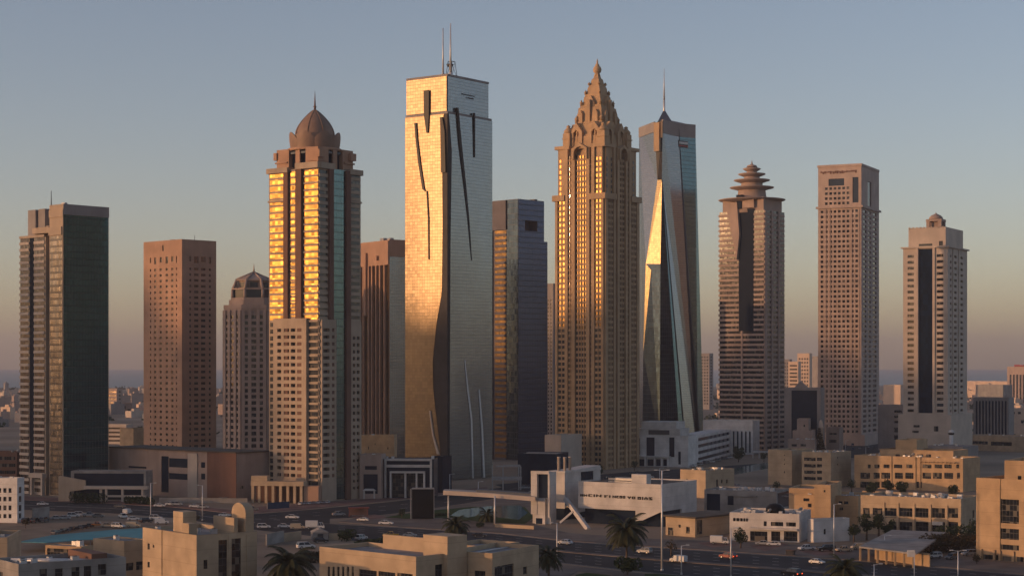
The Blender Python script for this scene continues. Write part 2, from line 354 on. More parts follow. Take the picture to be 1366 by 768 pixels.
M['amber'] = glass('amber_reflective_glass', (0.13, 0.078, 0.024), 0.30, 0.85, 0.06, 1.3, 1.4, 0.06, var=0.3)
M['strip'] = glass('dark_navy_strip_glass', (0.008, 0.018, 0.038), 0.10, 0.0, 0.004, 1.6, 3.3, 0.12, (0.008, 0.015, 0.028)); M['strip'].node_tree.nodes['Principled BSDF'].inputs['Specular IOR Level'].default_value = 0.03
M['winumber'] = glass('umber_window_glass', (0.05, 0.030, 0.022), 0.15, 0.15, 0.02, 1.3, 2.0, 0.06, blinds=0.15)
M['bronze'] = surf('bronze_stone', (0.25, 0.165, 0.12), .6, .2, .2)
M['cornerglass'] = surf('dark_corner_glass', (0.035, 0.032, 0.034), .5, .25, .3, spec=.15)
# ---------------------------------------------------------------- the ground, the sea, an added unseen shade ridge
def sheet(name, pts, z, mat):
    m = MB(); m.face([(p[0], p[1], z) for p in pts], 0); o = m.build(name, mat, None, 'structure'); return o
def gpoly(name, px, z, mat): return sheet(name, [G(x, y) for x, y in reversed(px)] if True else px, z, mat)
m = MB(); coast = []
x = -6000
while x < 6001:
    coast.append((x, 4550+220*math.sin(x/430.0)+120*math.sin(x/170.0+1)+(900 if x > 900 else 0)*min(1, (x-900)/800.0))); x += 200
pts = [(-6000, -3500)]+[(6000, -3500)]+[(a, b) for a, b in reversed(coast)]
m.face([(a, b, 0) for a, b in pts]); m.build('ground', M['sand'], None, 'structure')
sheet('sea', [(-12000, 3800), (12000, 3800), (12000, 24000), (-12000, 24000)], -0.6, M['sea'])
def HILLTOP(c):  # height profile of the added ridge, tuned for the shade line on each tower
    u = min(1.0, max(0.0, (c-690)/75.0)); u = u*u*(3-2*u)
    v = min(1.0, max(0.0, (c-775)/80.0))
    e = min(1.0, max(0.0, (c-930)/25.0))*min(1.0, max(0.0, (1065-c)/25.0))
    return 25+u*(258+44*v-42*e+16*math.sin(c/37.0)+10*math.sin(c/13.0+2))
# added ridge, out of view, shaped to shade the towers' feet and darken their reflections
sh = Vector((SUN_AZ[0], SUN_AZ[1], 0)).normalized(); perp = Vector((sh.y, -sh.x, 0))
if perp.y > 0: perp = -perp
m = MB(); rows = []
HILL_D = 2300.0
for i in range(0, 61):
    c = 330+i*16.0                                    # along the ridge (away from the eye)
    hh = HILLTOP(c)
    rows.append((sh*HILL_D - perp*c, hh))
for i in range(60):
    (p, h0), (q, h1) = rows[i], rows[i+1]
    e = sh*420
    m.face([tuple(p-e), tuple(q-e), (q.x, q.y, h1), (p.x, p.y, h0)], 0, smooth=True)
    m.face([(p.x, p.y, h0), (q.x, q.y, h1), tuple(q+e), tuple(p+e)], 0, smooth=True)
m.build('hills', surf('hill_rock', (0.16, 0.12, 0.09), 0.95, 0.3, 0.01), None, 'structure')
# ================================================================ the towers
def roofring(mb, a, b, z, h=1.2, t=0.5, mi=0, x0=None, x1=None, y0=None, y1=None):
    x0 = -a/2 if x0 is None else x0; x1 = a/2 if x1 is None else x1; y0 = -b/2 if y0 is None else y0; y1 = b/2 if y1 is None else y1
    mb.box(x0, x1, y0, y0+t, z, z+h, mi); mb.box(x0, x1, y1-t, y1, z, z+h, mi)
    mb.box(x0, x0+t, y0+t, y1-t, z, z+h-0.01, mi); mb.box(x1-t, x1, y0+t, y1-t, z, z+h-0.01, mi)
def roof_kit(mb, x0, x1, y0, y1, z, n, mi=0, hmax=2.2):
    for _ in range(n):
        cx = random.uniform(x0, x1); cy = random.uniform(y0, y1); s = random.uniform(0.8, 2.2); h = random.uniform(0.8, hmax)
        mb.box(cx-s, cx+s, cy-s*0.6, cy+s*0.6, z+0.004, z+h, mi)

# ---- 1: teal glass office tower at the left
def tower_teal():
    s = Site(27, 84, 145, 662, 42); t = s.thing('glass_tower', 'teal glass tower with banded pale left side and fin wall, leftmost of the skyline', 'tower')
    a, b = s.a, s.b; zt = s.z(272); zs = s.z(314); zb = s.z(286)
    xA = -a/2+s.L(66); xB = -a/2+s.L(61)
    m = MB()
    m.box(xA, a/2, -b/2, b/2, 0, zt-2.2)
    m.box(-a/2, xB, -b/2, b/2, 0, zs)
    m.box(xB, xA, -b/2+2.2, b/2-1, 0, zs-4)
    roofring(m, a, b, zt-2.2, 2.2, 0.6, 0, xA, a/2, -b/2, b/2)
    mc = MB(); mc.fbox(s.FR, 0, b, zb, zt+.02, 0.0, 0.35); mc.build('top_band', M['greystone'], t)
    m.fbox(s.FL, s.L(66), a+0.35, s.z(289), zt-2.2, 0.0, 0.35)
    m.fbox(s.FL, s.L(44), s.L(66), s.z(309), s.z(301), -9, 0.5); 
    m.fbox(s.FL, s.L(66), s.L(83), s.z(313), s.z(302), -0.5, 0.6)
    for q0, q1 in ((0, s.L(39.5)), (s.L(46), s.L(60))): mb = MB(); bands(mb, s.FL, q0, q1, 0, zs-.05, 2.8, 0.42, 0.5); mb.build('floor_bands', M['pale'], t)
    m.fbox(s.FL, s.L(27), s.L(60), zs, zs+1.1, -b, 0.52)
    m.build('wall', M['beige'], t)
    m = MB(); x0, x1 = -a/2+s.L(32), -a/2+s.L(42); m.box(x0, x1, -b/2+2, b/2-8, zs+1.1, s.z(275)); x2 = -a/2+s.L(52)
    m.box(x1+0.7, x2, -b/2+3, b/2-9, zs+1.1, s.z(274.4)); m.build('fin_wall', M['greystone'], t)
    m = MB(); cx, cy = -a/2+s.L(53), -b/2+6; m.lathe([(3.2, zs+1), (3.2, s.z(302)), (2.6, s.z(297.5))], 16, cx, cy); m.build('roof_tank', M['beige'], t)
    m = MB(); m.fquad(s.FR, 0.3, b-0.3, 0.5, zb-0.1, 0.12); m.build('curtain_wall', M['teal'], t)
    m = MB(); m.fquad(s.FL, s.L(67), a-0.4, 0.5, s.z(314), 0.12); m.build('curtain_wall', M['beigewall'], t)
    m = MB(); m.fbox(s.FL, s.L(40), s.L(45.5), 0, zs+0.4, 0.0, 0.12); m.build('glass_strip', M['strip'], t)
    m = MB(); m.face([s.FL.p(s.L(61.2), 0, -2.1), s.FL.p(s.L(65.8), 0, -2.1), s.FL.p(s.L(65.8), zs-5, -2.1), s.FL.p(s.L(61.2), zs-5, -2.1)]); m.build('glass_strip', M['strip'], t)
    it = []
    for x0, x1 in ((27.4, 39.3), (46.2, 59.8)): it += [(s.FL, *r) for r in row_rects(s.L(x0), s.L(x1), 0, zs, 2.8, 0.42)]
    windows(t, it, M['winumber'])
    m = MB(); m.tube((0, -b/2+5, zt-2.2), (0, -b/2+5, s.z(250)), 0.28, 0.12, 6); m.build('roof_mast', M['darkmetal'], t)
    m = MB(); roof_kit(m, xA+3, a/2-3, -b/2+3, b/2-3, zt-2.2, 8, 0, 4.0); m.build('roof_plant', M['metal'], t)
    # street-level portal
    m = MB(); m.fbox(s.FL, s.L(47), s.L(49), 0, 7.5, 1.2, 2.6); m.fbox(s.FL, s.L(61), s.L(63), 0, 7.5, 1.2, 2.6); m.fbox(s.FL, s.L(46), s.L(64), 7.5, 9.4, 0.6, 3.0); m.build('entrance_portal', M['pale'], t)
tower_teal()

# ---- 2: brown stone tower
def tower_brown():
    s = Site(193, 243, 287, 619, 44); t = s.thing('stone_tower', 'plain brown stone tower with rows of small windows and a blank top, flat roof', 'tower')
    a, b = s.a, s.b; zt = s.z(319); m = MB(); m.box(-a/2, a/2, -b/2, b/2, 0, zt-1.0); d = 0.45
    z0, z1 = s.z(615), s.z(352); fh = 3.25
    def cols(conv, F, pairs):
        out = []
        nf = int((z1-z0)/fh)
        for k in range(nf):
            for x0, x1 in pairs: out.append((conv(x0), conv(x1), z0+k*fh+1.1, z0+k*fh+2.5))
        for q, (x0, x1) in enumerate(pairs): out.append((conv(x0), conv(x1), s.z(350 if q % 2 else 348), s.z(341)))
        return out
    rl = cols(s.L, s.FL, [(200.8, 202.4), (206.6, 209.2), (213.8, 216.8), (221.8, 225.0), (229.4, 232.2), (235.6, 236.9)])
    rr = cols(s.Rr, s.FR, [(252.0, 254.6), (258.4, 264.2), (267.6, 273.6), (278.0, 280.8)])
    rl.append((s.L(217.2), s.L(219.4), s.z(333), s.z(325)))
    holed(m, s.FL, -d, a+d, 0, zt, rl, d); holed(m, s.FR, 0, b, 0, zt, rr, d)
    m.fbox(s.FB, -d, a+d, 0, zt, 0, d); m.fbox(s.FW, 0, b, 0, zt, 0, d)
    m.build('wall', M['brown'], t)
    windows(t, [(s.FL, *r) for r in rl]+[(s.FR, *r) for r in rr], M['winbrown'])
    m = MB(); roof_kit(m, -a/2+3, a/2-3, -b/2+3, b/2-3, zt-1.0, 7, 0, 2.6); m.tube((a/2-4, 0, zt-1), (a/2-4, 0, zt+3), 0.15, 0.1, 5); m.build('roof_plant', M['darkmetal'], t)
tower_brown()

# ---- 3: octagonal tower with a ribbed lantern
def tower_octagon():
    yb = 625; D = depth_of(yb); X = (332-CX)*D/FPX; sc = D/FPX; Z = lambda y: Zat(D, y)
    t = thing('octagonal_tower', 'octagonal stone tower with ribbed lantern crown and small spire beside the brown tower', 'tower', (X, D+19, 0), R(8))
    def octo(r): return [(r*math.cos(R(22.5+45*i)), r*math.sin(R(22.5+45*i))) for i in range(8)]
    r0 = 43*sc; m = MB(); m.prism(octo(r0), 0, Z(411)); it = []
    for i in range(8):
        p, q = Vector((*octo(r0)[i], 0)), Vector((*octo(r0)[(i+1) % 8], 0)); u = (q-p).normalized(); n = Vector((u.y, -u.x, 0))
        F = Fr(p, u, n); L = (q-p).length
        if n.y > 0.5: continue
        for k in range(4): m.fbox(F, L*k/3-0.9+(0.9 if k == 0 else 0)-(0.9 if k == 3 else 0), L*k/3+0.9+(0.9 if k == 0 else 0)-(0.9 if k == 3 else 0), 0, Z(413), 0, 0.8)
        for k in range(3):
            bands(m, F, L*k/3+0.95, L*(k+1)/3-0.95, 0, Z(420), 3.3, 0.42, 0.35)
            it += [(F, *r) for r in row_rects(L*k/3+0.95, L*(k+1)/3-0.95, 0, Z(420), 3.3, 0.42)]
    m.prism(octo(r0*1.02), Z(411), Z(406)); m.prism(octo(36*sc), Z(406), Z(399)); m.prism(octo(33.5*sc), Z(399), Z(396))
    for i in range(8):                               # lantern posts with sloping ribs
        c = Vector((*octo(31*sc)[i], 0)); k = Vector((*octo(25*sc)[i], 0))
        m.tube((c.x, c.y, Z(398)), (c.x, c.y, Z(385)), 0.9, 0.8, 6); m.tube((c.x, c.y, Z(385.5)), (k.x, k.y, Z(371)), 0.8, 0.7, 6)
        m.tube((k.x, k.y, Z(384)), (k.x, k.y, Z(370.5)), 0.7, 0.6, 6); m.tube((k.x, k.y, Z(371)), (0, 0, Z(360.5)), 0.6, 0.5, 6)
    m.build('wall', M['pinkstone'], t)
    windows(t, it, M['windark'])
    m = MB(); m.prism(octo(29.5*sc), Z(397), Z(385)); m.build('lantern_glass', M['navy'], t)
    for i in range(8):
        p, q = Vector((*octo(23.1*sc)[i], 0)), Vector((*octo(23.1*sc)[(i+1) % 8], 0)); u = (q-p).normalized(); L = (q-p).length; m = MB(); m.fquad(Fr(p, u, (u.y, -u.x, 0)), L*.2, L*.8, Z(382), Z(375), .1); m.build('upper_lantern_pane', M['navy'], t)
    m = MB(); m.prism(octo(32*sc), Z(385), Z(383.2)); m.prism(octo(23*sc), Z(383.2), Z(373)); m.prism(octo(26.5*sc), Z(373), Z(371.4)); m.prism(octo(26*sc), Z(371.4), Z(361), 0, octo(0.8*sc)); m.build('roof', M['pinkstone'], t)
    m = MB(); m.tube((0, 0, Z(362)), (0, 0, Z(350)), 0.6, 0.12, 8); m.build('spire', M['beige'], t)
tower_octagon()

# ---- 4: domed tower with gold glass bays
def tower_dome():
    s = Site(360, 425, 480, 669, 37); a, b = s.a, s.b; z = s.z
    t = s.thing('domed_tower', 'tall stone tower with gold reflecting glass bays and a petalled onion dome with a spire', 'tower')
    zs, zc = z(222), z(217); m = MB()
    m.box(-a/2, a/2, -b/2, b/2, 0, zs-0.3)
    L, Q = s.L, s.Rr
    fh = 2.86
    # left face: piers stand out, bays are banded
    mp = MB()
    for x0, x1, top, d in ((380.6, 386.5, 222, 1.3), (397, 404.8, 222, 1.5)): mp.fbox(s.FL, L(x0), L(x1), 0, z(top)-0.5, 0, d)
    for x0, x1, d in ((360, 380.4, 0.3), (387, 396.6, 0.3), (405.2, 425, 0.5)): bands(m, s.FL, L(x0), L(x1), 0, z(226), fh, 0.27, d)
    m.fbox(s.FL, -0.6, L(386.5), z(227), zs+0.6, -3, 1.6); m.fbox(s.FL, L(397), a+1.0, z(224), zc+0.4, -4, 1.7)
    # right face
    for x0, x1, d in ((437, 442.6, 1.2), (459.6, 465.6, 1.2)): mp.fbox(s.FR, Q(x0), Q(x1), 0, z(222)-0.6, 0, d)
    mp.build('piers', M['darkbrown'], t)
    for x0, x1, d in ((425, 436.6, 0.5), (466, 480, 0.5)): bands(m, s.FR, Q(x0), Q(x1), 0, z(226), fh, 0.45, d)
    m.fbox(s.FR, Q(464), b+0.6, z(228), zs+0.4, -3, 1.5); m.fbox(s.FR, 0.0, Q(444), z(224), zc+0.2, -4, 1.45)
    # lower stone aprons with punched windows
    d = 1.62; nf = int((z(428)-9)/fh)
    rl = [(L(x0), L(x1), 9+k*fh+0.8, 9+k*fh+2.2) for k in range(nf) for x0, x1 in ((373.5, 378.6), (382.2, 389.2), (391.6, 397.6), (400.0, 405.6))]
    holed(m, s.FL, L(368), L(412), 0, z(424), rl, d)
    rr = [(Q(x0), Q(x1), 9+k*fh+0.8, 9+k*fh+2.2) for k in range(nf) for x0, x1 in ((428.0, 436.4), (439.6, 443.0))]
    holed(m, s.FR, Q(426.4), Q(445.6), 0, z(426), rr, 1.35)
    rr2 = [(Q(x0), Q(x1), 3+k*fh+0.8, 3+k*fh+2.2) for k in range(nf+1) for x0, x1 in ((468.6, 471.8), (474.0, 477.6))]
    holed(m, s.FR, Q(465.9), b, 0, z(428), rr2, 0.9)
    m.fbox(s.FB, 0, a, 0, z(226), 0, 0.5); m.fbox(s.FW, 0, b, 0, z(226), 0, 0.5)
    # ledges at a third of the shaft
    m.fbox(s.FL, -0.4, L(381), z(266), z(263.5), 0, 0.9); m.fbox(s.FR, Q(465), b+0.4, z(266), z(263.5), 0, 0.9)
    m.build('wall', M['beige'], t)
    # gold bays
    it = []
    for x0, x1, dd in ((360.6, 380.2, 0), (405.6, 424.6, 0)): it += [(s.FL, *r) for r in row_rects(L(x0), L(x1), z(428), z(226), fh, 0.27)]
    it += [(s.FL, *r) for r in row_rects(L(387.2), L(396.4), z(424), z(226), fh, 0.27)]
    windows(t, it, M['goldglass'], 'bay_window', 0.2)
    it = [(s.FL, *r) for x0, x1 in ((360.6, 367.8), (412.4, 424.6)) for r in row_rects(L(x0), L(x1), 0, z(428), fh, 0.27)]
    it += [(s.FR, *r) for r in row_rects(Q(425.4), Q(436.4), z(426), z(226), fh, 0.45)]+[(s.FR, *r) for r in row_rects(Q(466.2), Q(479.6), z(428), z(226), fh, 0.45)]
    it += [(s.FL, *r) for r in rl]+[(s.FR, *r) for r in rr]+[(s.FR, *r) for r in rr2]
    windows(t, it, M['win'], 'window', 0.1)
    m = MB(); m.fquad(s.FR, Q(443), Q(459.4), 0.5, z(223), 0.35); m.build('glass_strip', M['teal2'], t)
    # crown
    cx = (418.5-CX)*0; m = MB(); k = 0.80
    A = a*k/2; B = b*k/2
    m.box(-A+1.5, A-1.5, -B+1.5, B-1.5, zs-0.3, z(195)); m.box(-A, A, -B, B, z(201), z(198)); m.build('crown_storey', M['navy'], t)
    m = MB()
    for sx in (-1, 1):
        for sy in (-1, 1):
            w0, w1 = 0.43*A, A*1.06; v0, v1 = 0.43*B, B*1.06
            m.box(min(sx*w0, sx*w1), max(sx*w0, sx*w1), min(sy*v0, sy*v1), max(sy*v0, sy*v1), zs-0.2, z(194))
            m.box(min(sx*w0*1.15, sx*w1*1.05), max(sx*w0*1.15, sx*w1*1.05), min(sy*v0*1.15, sy*v1*1.05), max(sy*v0*1.15, sy*v1*1.05), z(213), z(211))
            m.box(min(sx*A*1.02, sx*A*1.18), max(sx*A*1.02, sx*A*1.18), min(sy*B*.8, sy*B*1.12), max(sy*B*.8, sy*B*1.12), z(208), z(198))
    for sx, sy in ((0, -1), (1, 0), (0, 1), (-1, 0)):
        m.box(sx*A*1.0-(1.2 if sx == 0 else .4), sx*A*1.0+(1.2 if sx == 0 else .4), sy*B*1.0-(1.2 if sy == 0 else .4), sy*B*1.0+(1.2 if sy == 0 else .4), zs-.2, z(196))
    m.lathe([(11.4, z(196)), (11.4, z(192.5)), (10.6, z(192.4))], 32)
    m.build('crown_pavilions', M['brown'], t)
    # petals: pointed leaves leaning outwards round the drum
    def petals(n, r0, r1, z0, z1, rot, nm, flat=.42):
        m = MB(); K = 12
        for i in range(n):
            a0 = 2*math.pi*i/n+rot
            for q in range(K):
                u0, u1 = -1+2*q/K, -1+2*(q+1)/K
                def prof(u): return 1-flat*abs(u)**1.7
                rows = []
                for u in (u0, u1):
                    an = a0+u*math.pi/n*1.04; hgt = prof(u); col = []
                    for e in range(7):
                        f_ = e/6*hgt; rr = r0+(r1-r0)*math.sin(f_*math.pi*0.62)*1.05+0.35*(1-u*u); col.append((rr*math.cos(an), rr*math.sin(an), z0+(z1-z0)*f_))
                    rows.append(col)
                for e in range(6): m.face([rows[0][e], rows[1][e], rows[1][e+1], rows[0][e+1]], 0, smooth=True)
                for e in range(6):
                    def inn(p): v = Vector(p); l = math.hypot(v.x, v.y); return (v.x*(l-0.4)/l, v.y*(l-0.4)/l, v.z-0.05)
                    m.face([inn(rows[0][e+1]), inn(rows[1][e+1]), inn(rows[1][e]), inn(rows[0][e])], 0, smooth=True)
                m.face([rows[0][6], rows[1][6], inn(rows[1][6]), inn(rows[0][6])], 0)
        return m.build(nm, M['bronze'], t)
    m = MB()
    def dome(zb, zt_, r):
        pr = []
        for e in range(17):
            f_ = e/16; pr.append((r*max(0.03, math.cos(f_*math.pi/2)**0.85*(1-0.10*f_*f_)+0.0), zb+(zt_-zb)*f_))
        return pr
    m.lathe([(9.3, z(193)), (9.6, z(178))]+dome(z(174), z(137), 8.4), 40)
    for i in range(8):
        an = R(45*i+22); pr = dome(z(174), z(137), 8.55)
        for e in range(15): m.tube((pr[e][0]*math.cos(an), pr[e][0]*math.sin(an), pr[e][1]), (pr[e+1][0]*math.cos(an), pr[e+1][0]*math.sin(an), pr[e+1][1]), 0.16, 0.16, 5)
    m.build('dome', M['bronze'], t)
    petals(8, 9.9, 10.6, z(195), z(170.5), R(20), 'petal_ring'); petals(8, 9.6, 9.9, z(195), z(174), R(42), 'petal_ring', .3)
    m = MB(); m.lathe([(0.5, z(139)), (0.45, z(135)), (0.75, z(134)), (0.4, z(132.6)), (0.26, z(125)), (0.05, z(112))], 10); m.build('spire', M['darkbrown'], t)
    # arcade at the foot
tower_dome()

# ---- 5: block behind, orange left side and grey right side
def tower_block_behind():
    s = Site(474, 519, 545, 621, 55); a, b = s.a, s.b; z = s.z
    t = s.thing('office_tower', 'flat topped orange and grey tower half hidden behind the silver slashed tower', 'tower')
    m = MB(); m.box(-a/2, a/2, -b/2, b/2, 0, z(320)); m.fbox(s.FL, s.L(474), a+.4, z(353), z(321), 0, 1.0); m.fbox(s.FR, 0, b, z(342), z(320)+0.3, 0, 0.4)
    for x in (482.5, 487, 494, 498.5, 504, 509, 515): m.fbox(s.FL, s.L(x-.7), s.L(x+.7), 0, z(353), 0, 1.4)
    m.fbox(s.FL, s.L(490), s.L(492.4), z(420), z(335), 0.8, 2.4); m.fbox(s.FL, s.L(505), s.L(507), z(346), z(340), 0.8, 2.4)
    m.build('wall', M['brown'], t)
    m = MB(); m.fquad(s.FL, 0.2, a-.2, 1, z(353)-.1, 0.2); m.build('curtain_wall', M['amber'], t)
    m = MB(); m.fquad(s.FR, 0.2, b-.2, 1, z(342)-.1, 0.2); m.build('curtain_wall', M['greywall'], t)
    m = MB(); m.tube((a/2-4, -b/2+3, z(320)), (a/2-4, -b/2+3, z(316)), .2, .1, 5); roof_kit(m, -a/2+3, a/2-3, -b/2+3, b/2-3, z(320), 4); m.build('roof_plant', M['metal'], t)
tower_block_behind()

# ---- 6: silver tower with slashed facade and two masts
def tower_silver():
    s = Site(541, 597, 656, 641, 37); a, b = s.a, s.b; z = s.z; L, Q = s.L, s.Rr
    t = s.thing('silver_tower', 'tall silver glass tower with dark slashes in its faces and two roof masts', 'tower')
    zt = z(101); ze = z(150)
    m = MB(); m.box(-a/2+.3, a/2-.3, -b/2+.3, b/2-.3, 0, ze); m.box(-a/2+.5, a/2-.6, -b/2+.6, b/2-2.2, ze, zt)
    m.box(-a/2, a/2, -b/2, b/2, ze-.5, ze+.6)
    roofring(m, a, b, zt, 1.0, .5, 0, -a/2+.2, a/2-.3, -b/2+.3, b/2-1.9)
    m.build('wall', M['greystone'], t)
    # curved left skin: the near edge draws back towards the foot
    def skin(F, w, e0, e1, z0, z1, d, uoff, mat, nm):
        """surface between edge curves e0(z), e1(z) (along the face), standing d(u,z) out"""
        m = MB(); K, J = 40, 8
        for k in range(K):
            za, zb = z0+(z1-z0)*k/K, z0+(z1-z0)*(k+1)/K
            for j in range(J):
                pts = []; uv = []
                for zz, jj in ((za, j), (za, j+1), (zb, j+1), (zb, j)):
                    u = jj/J; x = e0(zz)+(e1(zz)-e0(zz))*u; pts.append(F.p(x, zz, d(u, zz))); uv.append((x+uoff, zz))
                m.face(pts, 0, uv, True)
        return m.build(nm, mat, t)
    def lerp(tab):
        def f_(zz):
            for (z0, v0), (z1, v1) in zip(tab, tab[1:]):
                if zz <= z1: return v0+(v1-v0)*max(0, min(1, (zz-z0)/(z1-z0)))**1.0
            return tab[-1][1]
        return f_
    eL = lerp([(0, L(591)), (z(610), L(589)), (z(520), L(578.5)), (z(480), L(578)), (z(430), L(583)), (z(390), L(590)), (z(300), L(591)), (z(165), L(590)), (ze, L(593))])
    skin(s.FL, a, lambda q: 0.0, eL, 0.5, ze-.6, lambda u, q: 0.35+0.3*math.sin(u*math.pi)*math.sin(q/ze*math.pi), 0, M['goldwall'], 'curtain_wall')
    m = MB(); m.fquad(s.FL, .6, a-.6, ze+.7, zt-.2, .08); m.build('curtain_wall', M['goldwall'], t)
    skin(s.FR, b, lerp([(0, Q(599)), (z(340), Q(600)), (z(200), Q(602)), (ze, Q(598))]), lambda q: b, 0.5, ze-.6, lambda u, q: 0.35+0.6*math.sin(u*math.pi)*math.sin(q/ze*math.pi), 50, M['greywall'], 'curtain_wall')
    m = MB(); m.fquad(s.FR, .6, b-2.3, ze+.7, zt-.2, -.3); m.build('curtain_wall', M['greywall'], t)
    m = MB(); m.fquad(s.FL, L(577), a+.0, 0.6, ze-.7, .16); m.fquad(s.FR, 0, Q(603), .6, ze-.7, .16); m.build('corner_glazing', M['cornerglass'], t)
    # slashes: narrow dark louvres standing on the skin
    def slash(F, conv, pl, mat, nm='louvre_slash', d=1.05):
        m = MB()
        for (x0, y0, w0), (x1, y1, w1) in zip(pl, pl[1:]):
            q = [(conv(x1-w1/2), z(y1)), (conv(x1+w1/2), z(y1)), (conv(x0+w0/2), z(y0)), (conv(x0-w0/2), z(y0))]
            m.fpoly(F, q, 0.1, d)
        m.build(nm, mat, t)
    D_ = M['black']
    slash(s.FL, L, [(570.4, 118, 7), (570.4, 150, 6.6), (571.5, 175, 2)], D_)
    slash(s.FL, L, [(555.6, 160, 2.6), (557.5, 185, 2.4), (561, 215, 3), (566.5, 250, 2.8), (568.5, 253, 1.2)], D_)
    slash(s.FL, L, [(571, 253, 1.2), (573, 290, 1.1), (573.5, 345, 1)], D_)
    slash(s.FL, L, [(590, 156, 3), (592, 175, 5.5), (593, 230, 6)], D_)
    slash(s.FR, Q, [(608.5, 142, 2.2), (612, 185, 3), (618, 240, 2.6), (623, 290, 2), (627, 345, 1)], D_)
    slash(s.FR, Q, [(631, 145, 1.4), (631.2, 205, 1)], D_)
    slash(s.FR, Q, [(618, 480, 1), (622, 520, 1.8), (627, 560, 2), (629, 640, 1.2)], M['palemetal'], 'light_fin')
    slash(s.FR, Q, [(637, 520, 1.4), (641, 570, 2), (644, 640, 2)], M['palemetal'], 'light_fin')
    slash(s.FL, L, [(575, 548, 1.6), (579, 580, 2), (586, 606, 3)], M['pale'], 'light_fin')
    # masts
    for px, y, r in ((585, 35, .5), (595, 30, .62)):
        lx = -a/2+L(px)*1.0; ly = -b/2+3.5
        m = MB(); m.tube((lx, ly, zt), (lx, ly, z(y)), r, .22, 8); m.tube((lx, ly, zt), (lx, ly, zt+2), r*1.7, r*1.5, 8); m.build('mast', M['palemetal'], t)
    m = MB(); fx, fy = a/2-3.2, -b/2+7
    for k in range(4):
        dx, dy = ((-2, -2), (2, -2), (2, 2), (-2, 2))[k]; ex, ey = ((2, -2), (2, 2), (-2, 2), (-2, -2))[k]
        m.tube((fx+dx, fy+dy, zt), (fx+dx*.6, fy+dy*.6, z(79)), .14, .14, 5); m.tube((fx+dx, fy+dy, zt), (fx+ex*.6, fy+ey*.6, z(79)), .1, .1, 5)
        m.tube((fx+dx*.6, fy+dy*.6, z(79)), (fx+ex*.6, fy+ey*.6, z(79)), .12, .12, 5)
    m.lathe([(.2, z(88)), (1.2, z(87)), (1.9, z(84))], 14, fx+1.2, fy-2.6); m.build('dish_frame', M['darkmetal'], t)
    # small dark lettering, unreadable at this distance
    m = MB()
    for r_, (x0, x1, yy) in enumerate(((616, 634, 121.5), (622, 633, 125.5))):
        x = Q(x0)
        while x < Q(x1)-.5:
            wd = random.uniform(.35, .9); m.fbox(s.FR, x, x+wd, z(yy+.9), z(yy-.9)-random.uniform(0, .3), -.29, -.1); x += wd+random.uniform(.2, .35)
    m.build('roof_lettering', M['darkmetal'], t)
    m = MB(); roof_kit(m, -a/2+3, a/2-4, -b/2+4, b/2-5, zt-.02, 5, 0, 1.5); m.build('roof_plant', M['metal'], t)
tower_silver()

# ---- 7: dark blue tower with a notch
def tower_dark():
    s = Site(651, 691, 730, 614, 45); a, b = s.a, s.b; z = s.z; L, Q = s.L, s.Rr
    t = s.thing('dark_tower', 'dark blue tower with an open notch near its roof, right of the silver tower', 'tower')
    zt = z(268); m = MB(); bt = Q(725.5)-b/2
    zn0, zn1 = z(307), z(293); y0, y1 = -b/2+Q(700), -b/2+Q(716.5)
    m.box(-a/2, a/2, -b/2, bt, z(320), zn0); m.box(-a/2, a/2, -b/2, b/2, 0, z(320))
    m.box(-a/2, a/2, -b/2, y0, zn0, zn1); m.box(-a/2, a/2, y1, bt, zn0, zn1); m.box(-a/2, a/2-7, y0, y1, zn0, zn1); m.box(-a/2, a/2, -b/2, bt, zn1, zt)
    roofring(m, a, b, zt, 1.2, .5, 0, -a/2, a/2, -b/2, bt)
    m.fbox(s.FL, 0, L(676), z(305), zt+1.0, 0, 1.0); m.fbox(s.FL, L(654.8), L(658), 0, z(305), 0, .8)
    bands(m, s.FL, L(660.5), L(675.5), 0, z(306), 3.3, .45, .6); bands(m, s.FL, 0, L(654.6), 0, z(306), 3.3, .45, .5)
    m.build('wall', M['darkmetal'] if False else surf('slate_cladding', (0.10, 0.09, 0.105), .6, .2, .15, streak=.2), t)
    it = [(s.FL, *r) for x0, x1 in ((0, L(654.6)), (L(660.5), L(675.5))) for r in row_rects(x0, x1, 0, z(306), 3.3, .45)]
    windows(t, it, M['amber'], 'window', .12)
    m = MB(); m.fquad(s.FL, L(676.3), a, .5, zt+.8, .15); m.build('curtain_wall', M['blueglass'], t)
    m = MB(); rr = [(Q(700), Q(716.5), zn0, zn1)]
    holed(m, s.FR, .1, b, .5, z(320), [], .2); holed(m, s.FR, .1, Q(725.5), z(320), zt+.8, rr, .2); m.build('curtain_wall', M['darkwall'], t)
    m = MB(); roof_kit(m, -a/2+3, a/2-3, -b/2+3, bt-3, zt, 8, 0, 2.4); m.build('roof_plant', M['darkmetal'], t)
    # low navy hall at its foot
tower_dark()

